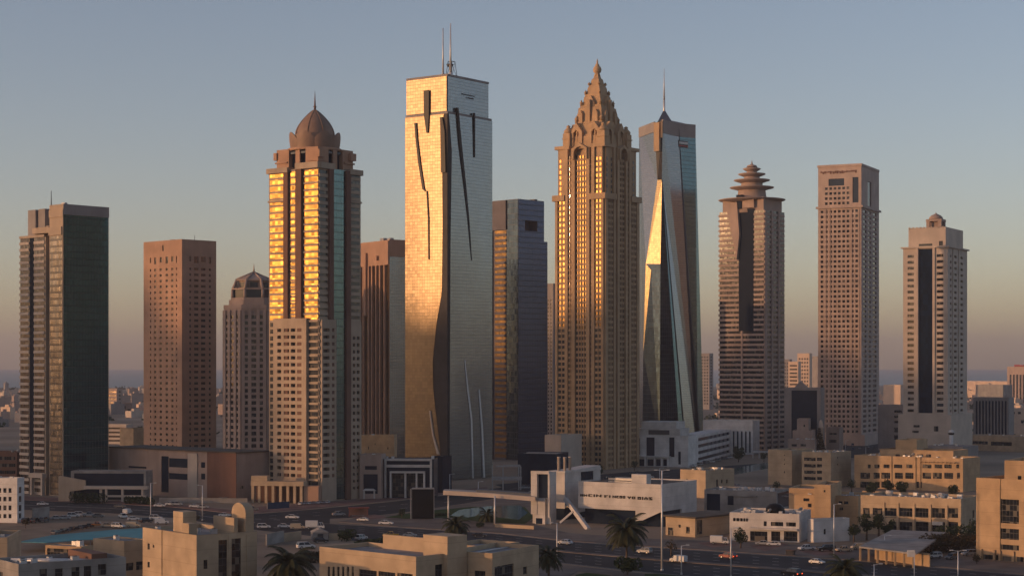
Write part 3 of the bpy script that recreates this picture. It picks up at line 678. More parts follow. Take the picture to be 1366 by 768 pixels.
# ---- 8: ornate honey-stone tower with a stepped gothic crown
def tower_ornate():
    s = Site(742, 806, 851, 626, 36); a, b = s.a, s.b; z = s.z; L, Q = s.L, s.Rr
    t = s.thing('ornate_tower', 'tall honey coloured stone tower with a stepped gabled gothic crown and gold lit windows', 'tower')
    z1, z2 = z(265), z(195); k2 = 0.955; fh = 3.0; m = MB()
    m.box(-a/2, a/2, -b/2, b/2, 0, z1); A2, B2 = a*k2/2, b*k2/2; m.box(-A2, A2, -B2, B2, z1, z2)
    # piers full height
    pl = [(742, 745), (754.5, 758.5), (764, 768.5), (783.5, 788), (790, 794), (803, 806)]
    for i, (x0, x1) in enumerate(pl):
        top = z1 if i in (0, 5) else z2
        m.fbox(s.FL, L(x0), L(x1), 0, top, -1.5, 1.5 if i in (2, 3) else 1.0)
    pr = [(806, 809), (817, 819.5), (821, 823.4), (832, 834.4), (837.5, 840), (848, 851)]
    for i, (x0, x1) in enumerate(pr):
        top = z1 if i in (0, 5) else z2
        m.fbox(s.FR, Q(x0), Q(x1), 0, top, -1.5, 1.5 if i in (2, 3) else 1.0)
    items = {'g': [], 'w': []}
    for F, conv, cols in ((s.FL, L, [(745, 754.5, 1), (758.5, 764, 0), (768.5, 783.5, 1), (788, 790, 0), (794, 803, 1)]),
                          (s.FR, Q, [(809, 817, 0), (823.4, 832, 0), (834.4, 837.5, 0), (840, 848, 0)])):
        for x0, x1, g in cols:
            top = z2-4 if 756 < x0 < 840 and x0 not in (794, 809) else z1
            a0, a1 = conv(x0)+.05, conv(x1)-.05; bands(m, F, a0, a1, 0, top, fh, .42, .45); n = 2 if a1-a0 > 2.6 else 1; n = 4 if a1-a0 > 5.2 else n
            for c in range(1, n): xx = a0+(a1-a0)*c/n; m.fbox(F, xx-.22, xx+.22, 0, top, 0, .62)
            for r in row_rects(a0, a1, 0, top, fh, .42):
                for c in range(n): items['g' if g and r[2] > z(440) else 'w'].append((F, a0+(a1-a0)*c/n+.22*(c > 0), a0+(a1-a0)*(c+1)/n-.22*(c < n-1), r[2], r[3]))  # amber panes stop partway down, imitating where the sunset reflection fades
    # setback band: stone between the piers of the upper tier corners
    for F, conv, cols in ((s.FL, L, [(745.5, 757)]), (s.FL, L, [(794.2, 803.5)]), (s.FR, Q, [(808, 817)]), (s.FR, Q, [(839.6, 846.5)])):
        for x0, x1 in cols:
            a0, a1 = conv(x0), conv(x1); rects = [(a0+.6, a0+1.7, q, q+1.7) for q in [z1+3+fh*i for i in range(int((z2-z1-5)/fh))]]+[(a1-1.7, a1-.6, q, q+1.7) for q in [z1+3+fh*i for i in range(int((z2-z1-5)/fh))]]
            holed(m, F, a0, a1, z1, z2, rects, -.12); items['g' if F is s.FL else 'w'] += [(F, *r) for r in rects]
    # ledges
    m.box(-a/2-1.6, -a/2+a*.2, -b/2-1.8, -b/2+b*.3, z1, z1+3.2); m.box(a/2-a*.27, a/2+1.7, -b/2-1.8, -b/2+b*.30, z1, z1+3.2); m.box(a/2-a*.2, a/2+1.6, b/2-b*.26, b/2+1.6, z1, z1+3.2); m.box(-a/2-1.6, -a/2+a*.2, b/2-b*.26, b/2+1.6, z1, z1+3.2)
    m.box(-A2-1.4, -A2+a*.26, -B2-1.4, -B2+b*.3, z2, z2+1.8); m.box(A2-a*.3, A2+1.4, -B2-1.4, -B2+b*.3, z2, z2+1.8); m.box(A2-a*.26, A2+1.4, B2-b*.3, B2+1.4, z2, z2+1.8); m.box(-A2-1.4, -A2+a*.26, B2-b*.3, B2+1.4, z2, z2+1.8)
    # pointed arch heads over the two centre bays
    def arch(F, x0, x1, zz, rise, d0, d1):
        xm = (x0+x1)/2; w_ = (x1-x0)/2; out = [(x0-1.2, zz-3), (x0, zz-3), (x0, zz)]
        inner = [(x0+w_*(1-math.cos(q)), zz+rise*math.sin(q)*.9) for q in [i*math.pi/2/5 for i in range(1, 6)]]
        left = out+inner+[(xm, zz+rise+1.6), (x0-1.2, zz+rise*.35+1.6)]
        m.fpoly(F, left[::1] if True else left, d0, d1)
        right = [(2*xm-x, q) for x, q in reversed(left)]; m.fpoly(F, right, d0, d1)
    arch(s.FL, L(768.5), L(783.5), z(203), 4.2, -.6, 2.6); arch(s.FR, Q(823.4), Q(832), z(203), 3.6, -.6, 2.6)
    m.fbox(s.FL, L(766), L(786), z(196), z(194), -3, 1.2); m.fbox(s.FR, Q(821), Q(834.5), z(196), z(194), -3, 1.2)
    m.fbox(s.FB, 0, a, 0, z1, 0, .8); m.fbox(s.FW, 0, b, 0, z1, 0, .8)
    m.build('wall', M['gold_stone'], t)
    windows(t, items['g'], M['amber'], 'bay_window', .12); windows(t, items['w'], M['win'], 'window', .12)
    # crown
    sc = s.D/FPX; m = MB()
    def sq(r, ro=0.0): return [(r*c, r*q) for c, q in ((-1, -1), (1, -1), (1, 1), (-1, 1))]
    kk = 0.70
    tiers = [(195, 41), (177, 40), (175.5, 34.5), (160, 32.5), (158, 28.5), (137, 26.5), (135, 20.5), (121.5, 18.5), (119.5, 15.5), (108.5, 13.2), (106.5, 10.4), (97.5, 8), (95.5, 5.4), (90, 4)]
    for (y0, r0), (y1, r1) in zip(tiers, tiers[1:]): m.prism(sq(r0*sc*kk), z(y0), z(y1)-.001, 0, sq(r1*sc*kk))
    for y0, r0 in ((176, 37.4), (158.5, 31), (135.5, 24), (120, 17.4), (107, 12)):
        m.prism(sq(r0*sc*kk), z(y0)-.3, z(y0)+.7)
        for sx in (-1, 1):
            for sy in (-1, 1):
                r = r0*sc*kk*.93; hh = {176: 6.5, 158.5: 4.5, 135.5: 4, 120: 3.2, 107: 2.4}[y0]; q = .9 if y0 > 140 else .65
                m.lathe([(q*1.2, z(y0)+.6), (q*1.15, z(y0)+hh*.5), (q*1.6, z(y0)+hh*.56), (q*.9, z(y0)+hh*.74), (.1, z(y0)+hh)], 8, sx*r, sy*r)
    for sx in (-1, 1):                                # corner turrets with scrolls
        for sy in (-1, 1):
            r = 40.5*sc*kk; m.box(sx*r-2.2, sx*r+2.2, sy*r-2.2, sy*r+2.2, z2+1.8, z(172)); m.box(sx*r-2.6, sx*r+2.6, sy*r-2.6, sy*r+2.6, z(180), z(178.6))
            m.lathe([(2.3, z(172)), (2.6, z(169)), (1.7, z(166)), (.9, z(164)), (1.2, z(162)), (.2, z(160.5))], 10, sx*r, sy*r)
    for i in range(4):                                # two gabled dormers on each side
        an = i*math.pi/2; n = Vector((math.sin(an), -math.cos(an), 0)); u = Vector((math.cos(an), math.sin(an), 0))
        F = Fr(n*39*sc*kk, u, n); 
        for cxx in (-.36, .36):
            c = cxx*39*sc*kk*2*.75; w_ = 3.9
            m.fpoly(F, [(c-w_, z2+1), (c-w_*.45, z2+1), (c-w_*.45, z(172)), (c, z(168)), (c+w_*.45, z(172)), (c+w_*.45, z2+1), (c+w_, z2+1), (c+w_, z(171)), (c, z(158)), (c-w_, z(172))], -6, 1.2)
            m.fpoly(F, [(c-w_*.5, z2+1), (c+w_*.5, z2+1), (c+w_*.5, z(184)), (c-w_*.5, z(184))], -5, .6)
            m.fbox(F, c-.35, c+.35, z(184), z(169), -3, .5)
        F2 = Fr(n*19.5*sc*kk, u, n); m.fpoly(F2, [(-3, z(146)), (3, z(146)), (2.6, z(130)), (0, z(121)), (-2.6, z(130))], -5, 1.6)
        F3 = Fr(n*27.6*sc*kk, u, n); m.fbox(F3, -.9, .9, z(172), z(127), -4, 1.2)
        for e in (-1, 1): m.fpoly(F3, [(e*5-1.3, z(166)), (e*5+1.3, z(166)), (e*5+1.1, z(146)), (e*5, z(141)), (e*5-1.1, z(146))], -4, 1.5)
    m.build('crown', M['gold_stone'], t)
    m = MB()
    for i in range(4):
        an = i*math.pi/2; n = Vector((math.sin(an), -math.cos(an), 0)); u = Vector((math.cos(an), math.sin(an), 0)); F = Fr(n*39*sc*kk, u, n)
        for cxx in (-.36, .36): c = cxx*39*sc*kk*2*.75; m.fquad(F, c-1.7, c-.36, z(184), z(172.5), -.8); m.fquad(F, c+.36, c+1.7, z(184), z(172.5), -.8)
    m.build('dormer_glass', M['windark'], t)
    m = MB(); m.lathe([(1.5, z(93)), (1.3, z(89)), (2.0, z(87.5)), (2.4, z(84)), (2.0, z(80.5)), (1.1, z(78.5)), (1.3, z(77.6)), (.5, z(75.5)), (.5, z(73.5)), (.12, z(69))], 14); m.build('finial', M['gold_stone'], t)
tower_ornate()

# ---- 9: faceted glass tower with a needle
def tower_faceted():
    yb = 592; D = depth_of(yb); sc = D/FPX; Z = lambda y: Zat(D, y); c0 = (893-CX)*sc
    t = thing('faceted_tower', 'faceted glass tower with a gold triangular facet, small pyramid roof and needle spire', 'tower', (c0, D+22, 0), 0)
    def P(px, y, dy): # a point above the ground at photo column px, offset dy in depth from the tower centre
        d = D+22+dy; return ((px-CX)*d/FPX-c0, dy, Zat(d, y) if y is not None else 0.0)
    bl, bm, br, bk = (851, 8), (880, -24), (939, 10), (900, 34)
    top = 168
    # corner points
    BL = P(850.5, None, 6); BF = P(857, None, -6); BM = P(880, None, -22); BR = P(907, None, -19); BE = P(939, None, 12); BB = P(897, None, 40)
    TL = P(852.5, 172, 8); TA = P(873, 164, -10); TC = P(884, 161, -14); TE = P(927.5, 168, 9); TB = P(896, 161, 30)
    AP = P(877, 240, -12.5); AQ = P(883, 240, -14.2); MR = P(905, 166, -3)
    def facet(pts, mat, nm):
        m = MB(); v = [Vector(p) for p in pts]; n = (v[1]-v[0]).cross(v[2]-v[0]).normalized(); u = Vector((-n.y, n.x, 0)); u = u.normalized() if u.length > .01 else Vector((1, 0, 0)); w_ = n.cross(u)
        m.face(pts, 0, [((p-v[0]).dot(u), (p-v[0]).dot(w_) if abs(w_.z) > .3 else p.z) for p in v]); m.build(nm, mat, t)
    g2 = M['greywall']
    K1, K2, K3, K4 = P(861.5, 352, -9.5), P(881, 352, -18.8), P(868.5, 360, -13), P(858, 470, -7.5); BD = P(857.3, None, -6)
    facet([BL, BF, K4, K1, AP, TA, TL], M['greywall'], 'facet')
    pg = glass('pale_gold_curtain_wall', (0.36, 0.275, 0.15), .28, .9, .012, 1.5, 1.6, .1, (.2, .17, .13), var=.1, wave=.03)  # gold sunset reflection put into the glass colour, facets cut along its edge
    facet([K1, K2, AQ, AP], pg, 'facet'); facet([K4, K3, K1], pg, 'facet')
    dt = glass('deep_teal_curtain_wall', (0.02, 0.038, 0.062), .1, .8, .01, 1.5, 3.2, .1)
    facet([BF, BM, K2, K3, K4], dt, 'facet'); facet([K3, K2, K1], dt, 'facet'); facet([BM, BR, AQ, K2], dt, 'facet')  # teal glass fills the part beyond the painted reflection
    B2 = P(914, None, -13.5)
    facet([BR, B2, AQ], M['teal2'], 'facet')
    facet([B2, P(931, None, 3), MR, TC, AQ], M['greywall'], 'facet')
    facet([P(931, None, 3), BE, TE, MR], M['teal2'], 'facet')
    facet([AP, AQ, TC, TA], M['black'], 'facet')
    facet([BE, BB, TB, TE], M['greywall'], 'facet'); facet([BB, BL, TL, TB], M['greywall'], 'facet')
    facet([TL, TA, TC, MR, TE, TB], M['greystone'], 'roof_deck')
    # dark seam line along the long right edge
    m = MB(); m.tube(AQ, B2, .35, .55, 6); m.tube(MR, P(931, None, 3), .3, 1.6, 6); m.build('seam', M['darkmetal'], t)
    # top stone band, orange panel, sign, pyramid
    m = MB()
    def strip(p, q, y0, y1, off=.35):
        pv, qv = Vector(p), Vector(q); u = (qv-pv).normalized(); n = Vector((u.y, -u.x, 0)); F = Fr((pv.x, pv.y, 0), u, n); l = math.hypot(qv.x-pv.x, qv.y-pv.y)
        m.fpoly(F, [(0, p[2]-y0), (l, q[2]-y0), (l, q[2]+y1), (0, p[2]+y1)], -1.0, off)
    strip(TL, TA, 6.5, .8); strip(TC, MR, 9, .8); strip(MR, TE, 9, .8); m.build('parapet', M['greystone'], t)
    m = MB(); pv, qv = Vector(P(873.3, 200, -11.6)), Vector(P(880.3, 200, -14.2)); u = (qv-pv); l = u.length; u.normalize(); n = Vector((u.y, -u.x, 0)).normalized(); F = Fr((pv.x, pv.y, 0), u, n)
    m.fbox(F, 0, l, Z(200), Z(161.5), -1.5, 1.2); m.build('stone_panel', M['tan'], t)
    m = MB(); F = Fr(((882.6-CX)*sc-c0, -15.0, 0), (1, 0, 0), (-.2, -1, 0)); m.fbox(F, 0, 1.3, Z(182), Z(160), -1, 1.0); m.build('stone_panel', M['tan'], t)
    m = MB(); ce = Vector(P(886, 161, 8)); r = 13*sc
    bs = [(ce.x+r*x, ce.y+r*y) for x, y in ((-1.05, -.9), (1.1, -.9), (1.1, .9), (-1.05, .9))]
    m.prism(bs, Z(164), Z(138), 0, [(ce.x-.1, ce.y-.1), (ce.x+.1, ce.y-.1), (ce.x+.1, ce.y+.1), (ce.x-.1, ce.y+.1)]); m.build('pyramid_roof', M['teal'] if False else surf('slate_blue_roof', (.10, .13, .17), .3, .1, .2, metal=.6), t)
    m = MB(); m.tube((ce.x, ce.y, Z(150)), (ce.x, ce.y, Z(126)), .95, .75, 10); m.tube((ce.x, ce.y, Z(126)), (ce.x, ce.y, Z(82)), .7, .12, 10); m.build('needle_spire', M['palemetal'], t)
    # sign: dark panel with a red line, lettering unreadable
    pv, qv = Vector(MR), Vector(TE); u = (qv-pv); u.z = 0; u.normalize(); n = Vector((u.y, -u.x, 0)); F = Fr((pv.x, pv.y, 0), u, n)
    m = MB(); m.fbox(F, -.4, 9.6, Z(192), Z(183), .36, .6); sg = m.build('sign_board', M['darkmetal'], t)
    m = MB(); x = .2
    while x < 9:
        wd = random.uniform(.4, .8); m.fbox(F, x, x+wd, Z(187.5), Z(184.5), .6, .75); x += wd+.25
    m.build('sign_lettering', M['palemetal'], sg)
    m = MB(); m.fbox(F, -.2, 9.3, Z(190.8), Z(189.2), .6, .72); m.build('sign_stripe', surf('red_sign', (.35, .05, .04), .5), sg)
tower_faceted()

# ---- 10: tower with a tiered disc crown
def tower_pagoda():
    s = Site(960, 1019, 1046, 602, 38); a, b = s.a, s.b; z = s.z; L, Q = s.L, s.Rr
    t = s.thing('disc_crown_tower', 'banded stone tower with a pagoda like crown of stacked discs and a dark glass strip', 'tower')
    zt = z(280); fh = 3.3; m = MB(); m.box(-a/2, a/2, -b/2, b/2, 0, zt)
    m.box(-a/2+2, a/2-.6, -b/2+.6, b/2-2, zt, z(262))
    bands(m, s.FL, -.5, L(986), 0, zt, fh, .46, .7); bands(m, s.FL, L(1006), a+.5, 0, zt, fh, .46, .7)
    bands(m, s.FL, L(986), L(1006), 0, z(441), fh, .46, .7)
    m.fbox(s.FL, L(989.4), L(991.4), 0, z(441), 0, 1.1)
    for x0, x1 in ((1019, 1022), (1028, 1030), (1037, 1039)): m.fbox(s.FR, Q(x0), Q(x1), 0, zt, 0, .9)
    bands(m, s.FR, 0, b, 0, zt, fh, .5, .4); bands(m, s.FW, 0, b, 0, zt, fh, .5, .5); m.fbox(s.FB, 0, a, 0, zt, 0, .4)
    # slanting light pylon beside the strip
    m.fpoly(s.FL, [(L(985), z(345)), (L(988.6), z(312)), (L(985.4), z(268)), (L(970), z(268))], 0, 2.4)
    m.fbox(s.FL, L(992), L(1007), z(276), z(265), -3, 1.6)
    m.build('wall', M['pinkstone'], t)
    it = [(s.FL, *r) for x0, x1, z1 in ((0, L(986), zt), (L(1006), a, zt), (L(986), L(1006), z(441))) for r in row_rects(x0, x1, 0, z1, fh, .46)]
    it += [(s.FR, *r) for x0, x1 in ((Q(1022), Q(1028)), (Q(1030), Q(1037)), (Q(1039), b)) for r in row_rects(x0, x1, 0, zt, fh, .5)]
    windows(t, it, M['windark'], 'window', .1)
    m = MB(); m.fbox(s.FL, L(986.2), L(1005.8), z(441), z(277), 0, .45); m.fbox(s.FL, L(984), L(991), z(277), z(258), -2, 1.9); m.build('glass_strip', M['strip'], t)
    sc = s.D/FPX; k = 1.0
    def disc(yc, r, h, hub): 
        m = MB(); m.lathe([(hub*sc*.9, z(yc+h*.75)), (r*sc*.72, z(yc+2.0)), (r*sc*.97, z(yc+.1)), (r*sc, z(yc-.7)), (r*sc*.985, z(yc-1.3)), (r*sc*.8, z(yc-1.9)), (hub*sc*.7, z(yc-h*.62))], 40); m.build('disc', M['pinkstone'], t)
    m = MB(); m.lathe([(30*sc, z(282)), (29*sc, z(266)), (20*sc, z(261)), (18*sc, z(248)), (15*sc, z(246)), (14*sc, z(238)), (11*sc, z(236)), (10*sc, z(230)), (7.5*sc, z(228)), (6.5*sc, z(223)), (4.5*sc, z(221)), (4*sc, z(216))], 32); m.build('crown_core', M['pinkstone'], t)
    for yc, r, h, hub in ((264, 45.5, 6, 28), (247, 30, 5.5, 18), (237, 24.5, 5, 14), (228.7, 18.5, 4.5, 10), (221.5, 12, 4, 6.5)): disc(yc, r, h, hub)
    m = MB(); m.lathe([(7.5*sc, z(218.5)), (6*sc, z(216)), (2.4*sc, z(215)), (.6, z(214)), (.1, z(209))], 16); m.build('finial', M['pinkstone'], t)
tower_pagoda()

# ---- 11: grid tower with a framed top opening
def tower_grid():
    s = Site(1093, 1148, 1171, 594, 26); a, b = s.a, s.b; z = s.z; L, Q = s.L, s.Rr
    t = s.thing('grid_tower', 'square stone tower with even window grid and dark opening under its flat top', 'tower')
    zt = z(219); zl = z(275); d = .7; m = MB(); m.box(-a/2, a/2, -b/2, b/2, 0, zt-.8); fh = 3.5
    nf = int((zl-8)/fh); rl = []; 
    for k in range(nf): 
        for c in range(9):
            x0 = 1094+c*(1146-1094)/9.0; rl.append((L(x0+1.1), L(x0+4.7), 8+k*fh+.9, 8+k*fh+2.7))
    nu = int((z(247)-zl)/fh)
    for k in range(nu):
        for c in range(1, 7): x0 = 1094+c*(1146-1094)/9.0; rl.append((L(x0+1.1), L(x0+4.7), zl+1+k*fh+.7, zl+1+k*fh+2.5))
    big = (L(1105.5), L(1126.5), z(246.5), z(237)); side = (L(1137.6), L(1145.5), z(270), z(236))
    holed(m, s.FL, -d, a+d, 0, zt, rl+[big, side], d)
    rr = []
    for k in range(nf):
        for x0, x1 in ((1150, 1154.6), (1157, 1160.6), (1163, 1168)): rr.append((Q(x0), Q(x1), 8+k*fh+.9, 8+k*fh+2.7))
    sr = (Q(1156), Q(1161), z(272), z(239)); holed(m, s.FR, 0, b, 0, zt, rr+[sr], d)
    m.fbox(s.FB, -d, a+d, 0, zt, 0, d); m.fbox(s.FW, 0, b, 0, zt, 0, d)
    m.box(-a/2-2, a/2+2, -b/2-2, b/2+2, zl-.9, zl+.5)
    m.fbox(s.FL, -d-.5, a+d+.5, zt-1.2, zt+.4, d, d+.5); m.fbox(s.FR, 0, b, zt-1.2, zt+.4, d, d+.5)
    for x in (1102.2, 1107.8, 1136.6, 1146.6): m.fbox(s.FL, L(x-.5), L(x+.5), 8, zl-1, d, d+.35)
    # podium
    m.box(-a/2-3, a/2+4, -b/2-4, b/2+4, 0, 7.6)
    m.build('wall', surf('rose_grey_stone', (.42, .33, .285), .8, .15, .12, streak=.25), t)
    windows(t, [(s.FL, *r) for r in rl]+[(s.FR, *r) for r in rr], M['windark'], 'window', .1)
    windows(t, [(s.FL, *big), (s.FL, *side), (s.FR, *sr)], M['navy'], 'opening_glass', .1)
    m = MB(); x = L(1095)
    while x < L(1142):
        wd = random.uniform(.5, 1.3); h0 = random.choice((0, .5, .9)); m.fbox(s.FL, x, x+wd, z(230.4)+h0, z(226.6)-random.choice((0, .4)), d, d+.3); x += wd+.3
    m.build('frieze_ornament', M['darkbrown'], t)
    m = MB(); roof_kit(m, -a/2+4, a/2-4, -b/2+4, b/2-4, zt-.8, 5, 0, 1.3); m.build('roof_plant', M['metal'], t)
tower_grid()

# ---- 12: pale tower with a blue glass strip and roof lantern
def tower_pale():
    s = Site(1207, 1263, 1288, 611, 30); a, b = s.a, s.b; z = s.z; L, Q = s.L, s.Rr
    t = s.thing('pale_tower', 'pale stone tower with long blue glass strip and small domed lantern on its roof', 'tower')
    zt = z(304); d = .8; m = MB(); m.box(-a/2, a/2, -b/2, b/2, 0, z(329)); m.box(-a/2+2, a/2-1.0, -b/2+1.0, b/2-2, z(329), zt)
    fh = 3.6; z0 = z(552); nf = int((z(336)-z0)/fh)
    rl = [(L(x0), L(x1), z0+k*fh+1, z0+k*fh+2.7) for k in range(nf) for x0, x1 in ((1211.2, 1219.6), (1250.2, 1259.0))]
    holed(m, s.FL, -d, a+d, 0, z(329), rl+[(L(1226), L(1244.4), z(551), z(331))], d)
    rr = [(Q(x0), Q(x1), z0+k*fh+1, z0+k*fh+2.5) for k in range(nf) for x0, x1 in ((1265.6, 1267.6), (1271.0, 1274.6), (1279.4, 1283.0))]
    holed(m, s.FR, 0, b, 0, z(329), rr, d); m.fbox(s.FB, -d, a+d, 0, z(329), 0, d); m.fbox(s.FW, 0, b, 0, z(329), 0, d)
    m.box(-a/2-2, a/2+2, -b/2-2, b/2+2, z(330), z(328))
    m.fbox(s.FL, L(1222), L(1225.6), z(551), z(330), d, d+.8); m.fbox(s.FL, L(1244.8), L(1248), z(551), z(330), d, d+.8)
    for x in (1269.3, 1277): m.fbox(s.FR, Q(x-.5), Q(x+.5), z0, z(331), d, d+.5)
    for i in range(10): m.box(-a/2+2+i*(a-3)/10, -a/2+3+i*(a-3)/10, -b/2+1, -b/2+1.6, zt, zt+1.2)
    roofring(m, a, b, zt, .8, .5, 0, -a/2+2, a/2-1, -b/2+1, b/2-2)
    m.build('wall', M['pale'], t)
    windows(t, [(s.FL, *r) for r in rl]+[(s.FR, *r) for r in rr], M['windark'], 'window', .1)
    m = MB(); m.fquad(s.FL, L(1226), L(1244.4), z(551), z(331), .15); m.build('glass_strip', M['strip'], t)
    windows(t, [(s.FL, L(1225), L(1243), z(327), z(324)), (s.FL, L(1252), L(1257), z(327), z(321))], M['windark'], 'upper_window', -.9)
    m = MB(); cx, cy = -a/2+L(1244), -b/2+7
    for x, y in ((-3.6, -3.6), (3.6, -3.6), (3.6, 3.6), (-3.6, 3.6)): m.box(cx+x-1, cx+x+1, cy+y-1, cy+y+1, zt, z(294))
    m.box(cx-4.8, cx+4.8, cy-4.8, cy+4.8, z(294), z(291)); m.lathe([(4.3, z(291)), (4.0, z(288)), (2.8, z(285.5)), (.8, z(283.5)), (.3, z(282.6)), (.1, z(280.6))], 20, cx, cy)
    m.box(cx-2.2, cx+2.2, cy-2.2, cy+2.2, zt, z(294)-.01); m.build('roof_lantern', M['pinkstone'], t)
    # podium
    m = MB(); m.box(-a/2-3, a/2+3.5, -b/2-3.5, b/2+3, 0, z(553)); m.fbox(s.FL, L(1222), a+4.2, 0, z(578), 3.6, 6.0); m.build('podium', M['pale'], t)
    F = Fr((-a/2-3, -b/2-3.5, 0), (1, 0, 0), (0, -1, 0)); windows(t, [(F, L(x0)+3, L(x1)+3, z(y1), z(y0)) for x0, x1, y0, y1 in ((1221, 1229, 567, 570), (1219.5, 1228, 574.5, 577.5), (1248, 1254, 568, 575))], M['windark'], 'podium_window', .06)
tower_pale()
# ================================================================ blocks: rectangular buildings seen corner-on
def ac_mesh():
    m = MB(); m.box(-.55, .55, -.42, .42, .12, 1.0); m.box(-.5, -.4, -.4, .4, 0, .12); m.box(.4, .5, -.4, .4, 0, .12)
    m.lathe([(.36, 1.0), (.36, 1.08), (.3, 1.08)], 12, 0, 0, 1)
    me = m.build('air_conditioner', [M['palemetal'], M['darkmetal']]); C.objects.unlink(me); return me.data
AC = ac_mesh()
def tank_mesh():
    m = MB(); m.box(-1, 1, -.7, .7, 0, .5); m.tube((-1.3, 0, 1.2), (1.3, 0, 1.2), .75, .75, 14); me = m.build('water_tank', M['offwhite']); C.objects.unlink(me); return me.data
TANK = tank_mesh()
def dish_mesh():
    m = MB(); m.tube((0, 0, 0), (0, 0, .9), .06, .06, 6); m.lathe([(.05, 0), (.35, .06), (.62, .2), (.6, .22), (.05, .06)], 14); me = m.build('satellite_dish', M['offwhite']); C.objects.unlink(me); d = me.data
    for v in d.vertices:
        if math.hypot(v.co.x, v.co.y) > .2 or v.index >= 12: q = Matrix.Rotation(R(-55), 3, 'X') @ v.co; v.co = q+Vector((0, -.15, .95))
    return d
DISH = dish_mesh()
def part_mesh(name, data, parent, loc, rz=0, sc=1.0):
    o = bpy.data.objects.new(name, data); C.objects.link(o); o.parent = parent; o.location = loc; o.rotation_euler = (0, 0, rz); o.scale = (sc, sc, sc); return o
def block(name, label, cat, xl, xc, xr, yb, yt, th, mat='plaster', wl=(), wr=(), win='windark', d=.35, par=1.0, roof='roof', ac=0, tank=0, into=None, bdepth=None, z0y=None, group=None, wname='window', extra=None, cap=0.0, deep=24.0):
    """photo columns of left end, near corner, right end; base row and roof row; windows as photo rectangles on the left/right face"""
    s = Site(xl, xc, xr, yb, th, bdepth)
    if bdepth is None and (s.b > deep or s.b < 4):    # turn the block until its right side has a believable depth
        k = depth_of(yb)/FPX; th = math.degrees(math.atan((xc-CX)/FPX)+math.asin(min(.85, (xr-xc)*k/(deep*.8)))); s = Site(xl, xc, xr, yb, th)
    zt = s.z(yt); zb = 0.0 if z0y is None else s.z(z0y)
    t = into if into else s.thing(name, label, cat, group)
    rel = None
    if into:
        PM = Matrix.Translation(into.location) @ Matrix.Rotation(into.rotation_euler.z, 4, 'Z')
        rel = PM.inverted() @ (Matrix.Translation(s.loc) @ Matrix.Rotation(s.rz, 4, 'Z'))
    before = set(o.name for o in t.children) if into else set()
    a, b = s.a, s.b; m = MB(); m.box(-a/2, a/2, -b/2, b/2, zb, zt-par)
    cl = lambda r, w_: (max(.15, r[0]), min(w_-.15, r[1]), max(zb+.05, r[2]), min(zt-.3, r[3]))
    rl = [cl(s.rL(*r), a) for r in wl]; rr = [cl(s.rR(*r), b) for r in wr]
    rl = [r for r in rl if r[1]-r[0] > .1 and r[3]-r[2] > .1]; rr = [r for r in rr if r[1]-r[0] > .1 and r[3]-r[2] > .1]
    holed(m, s.FL, -d, a+d, zb, zt, rl, d); holed(m, s.FR, 0, b, zb, zt, rr, d)
    m.fbox(s.FB, -d, a+d, zb, zt, 0, d); m.fbox(s.FW, 0, b, zb, zt, 0, d)
    m.box(-a/2, a/2, -b/2, -b/2+.12, zt-par, zt-.01); m.box(-a/2, a/2, b/2-.12, b/2, zt-par, zt-.01)
    m.box(-a/2, -a/2+.12, -b/2+.12, b/2-.12, zt-par, zt-.01); m.box(a/2-.12, a/2, -b/2+.12, b/2-.12, zt-par, zt-.01)
    if cap:
        m.box(-a/2-d-cap, a/2+d+cap, -b/2-d-cap, -b/2+.2, zt+.003, zt+.25); m.box(-a/2-d-cap, a/2+d+cap, b/2-.2, b/2+d+cap, zt+.003, zt+.25)
        m.box(-a/2-d-cap, -a/2+.2, -b/2+.2, b/2-.2, zt+.003, zt+.25); m.box(a/2-.2, a/2+d+cap, -b/2+.2, b/2-.2, zt+.003, zt+.25)
    m.build('wall', M[mat], t)
    m = MB(); m.face([(-a/2+.12, -b/2+.12, zt-par+.02), (a/2-.12, -b/2+.12, zt-par+.02), (a/2-.12, b/2-.12, zt-par+.02), (-a/2+.12, b/2-.12, zt-par+.02)]); m.build('roof', M[roof], t)
    windows(t, [(s.FL, *r) for r in rl]+[(s.FR, *r) for r in rr], M[win], wname, .08)
    for _ in range(ac): part_mesh('air_conditioner', AC, t, (random.uniform(-a/2+1.2, a/2-1.2), random.uniform(-b/2+1.2, b/2-1.2), zt-par+.02), random.choice((0, R(90))), random.uniform(.9, 1.5))
    if ac >= 5:
        for _ in range(3): part_mesh('satellite_dish', DISH, t, (random.uniform(-a/2+1, a/2-1), random.uniform(-b/2+1, b/2-1), zt-par+.02), random.uniform(-.5, 1), random.uniform(.8, 1.3))
        px_ = random.uniform(-a/4, a/4); mq = MB(); mq.tube((px_, -b/2+.6, zt-par+.25), (px_, b/2-.6, zt-par+.25), .12, .12, 6); mq.tube((px_-.5, -b/2+.6, zt-par+.25), (px_-.5, b/2-.6, zt-par+.25), .09, .09, 6); mq.build('roof_pipes', M['palemetal'], t)
    for _ in range(tank): part_mesh('water_tank', TANK, t, (random.uniform(-a/2+2, a/2-2), random.uniform(-b/2+2, b/2-2), zt-par+.02), random.uniform(0, 3), random.uniform(.7, 1.0))
    if extra: extra(s, t, zt)
    if rel is not None:
        for o in t.children:
            if o.name not in before: o.matrix_local = rel @ o.matrix_local
    return s, t
def wgrid(x0, x1, y0, y1, nc, nr, fx=.55, fy=.5):
    out = []; cw = (x1-x0)/nc; rh = (y1-y0)/nr
    for k in range(nr):
        for c in range(nc): out.append((x0+c*cw+cw*(1-fx)/2, x0+c*cw+cw*(1+fx)/2, y0+k*rh+rh*(1-fy)/2, y0+k*rh+rh*(1+fy)/2))
    return out
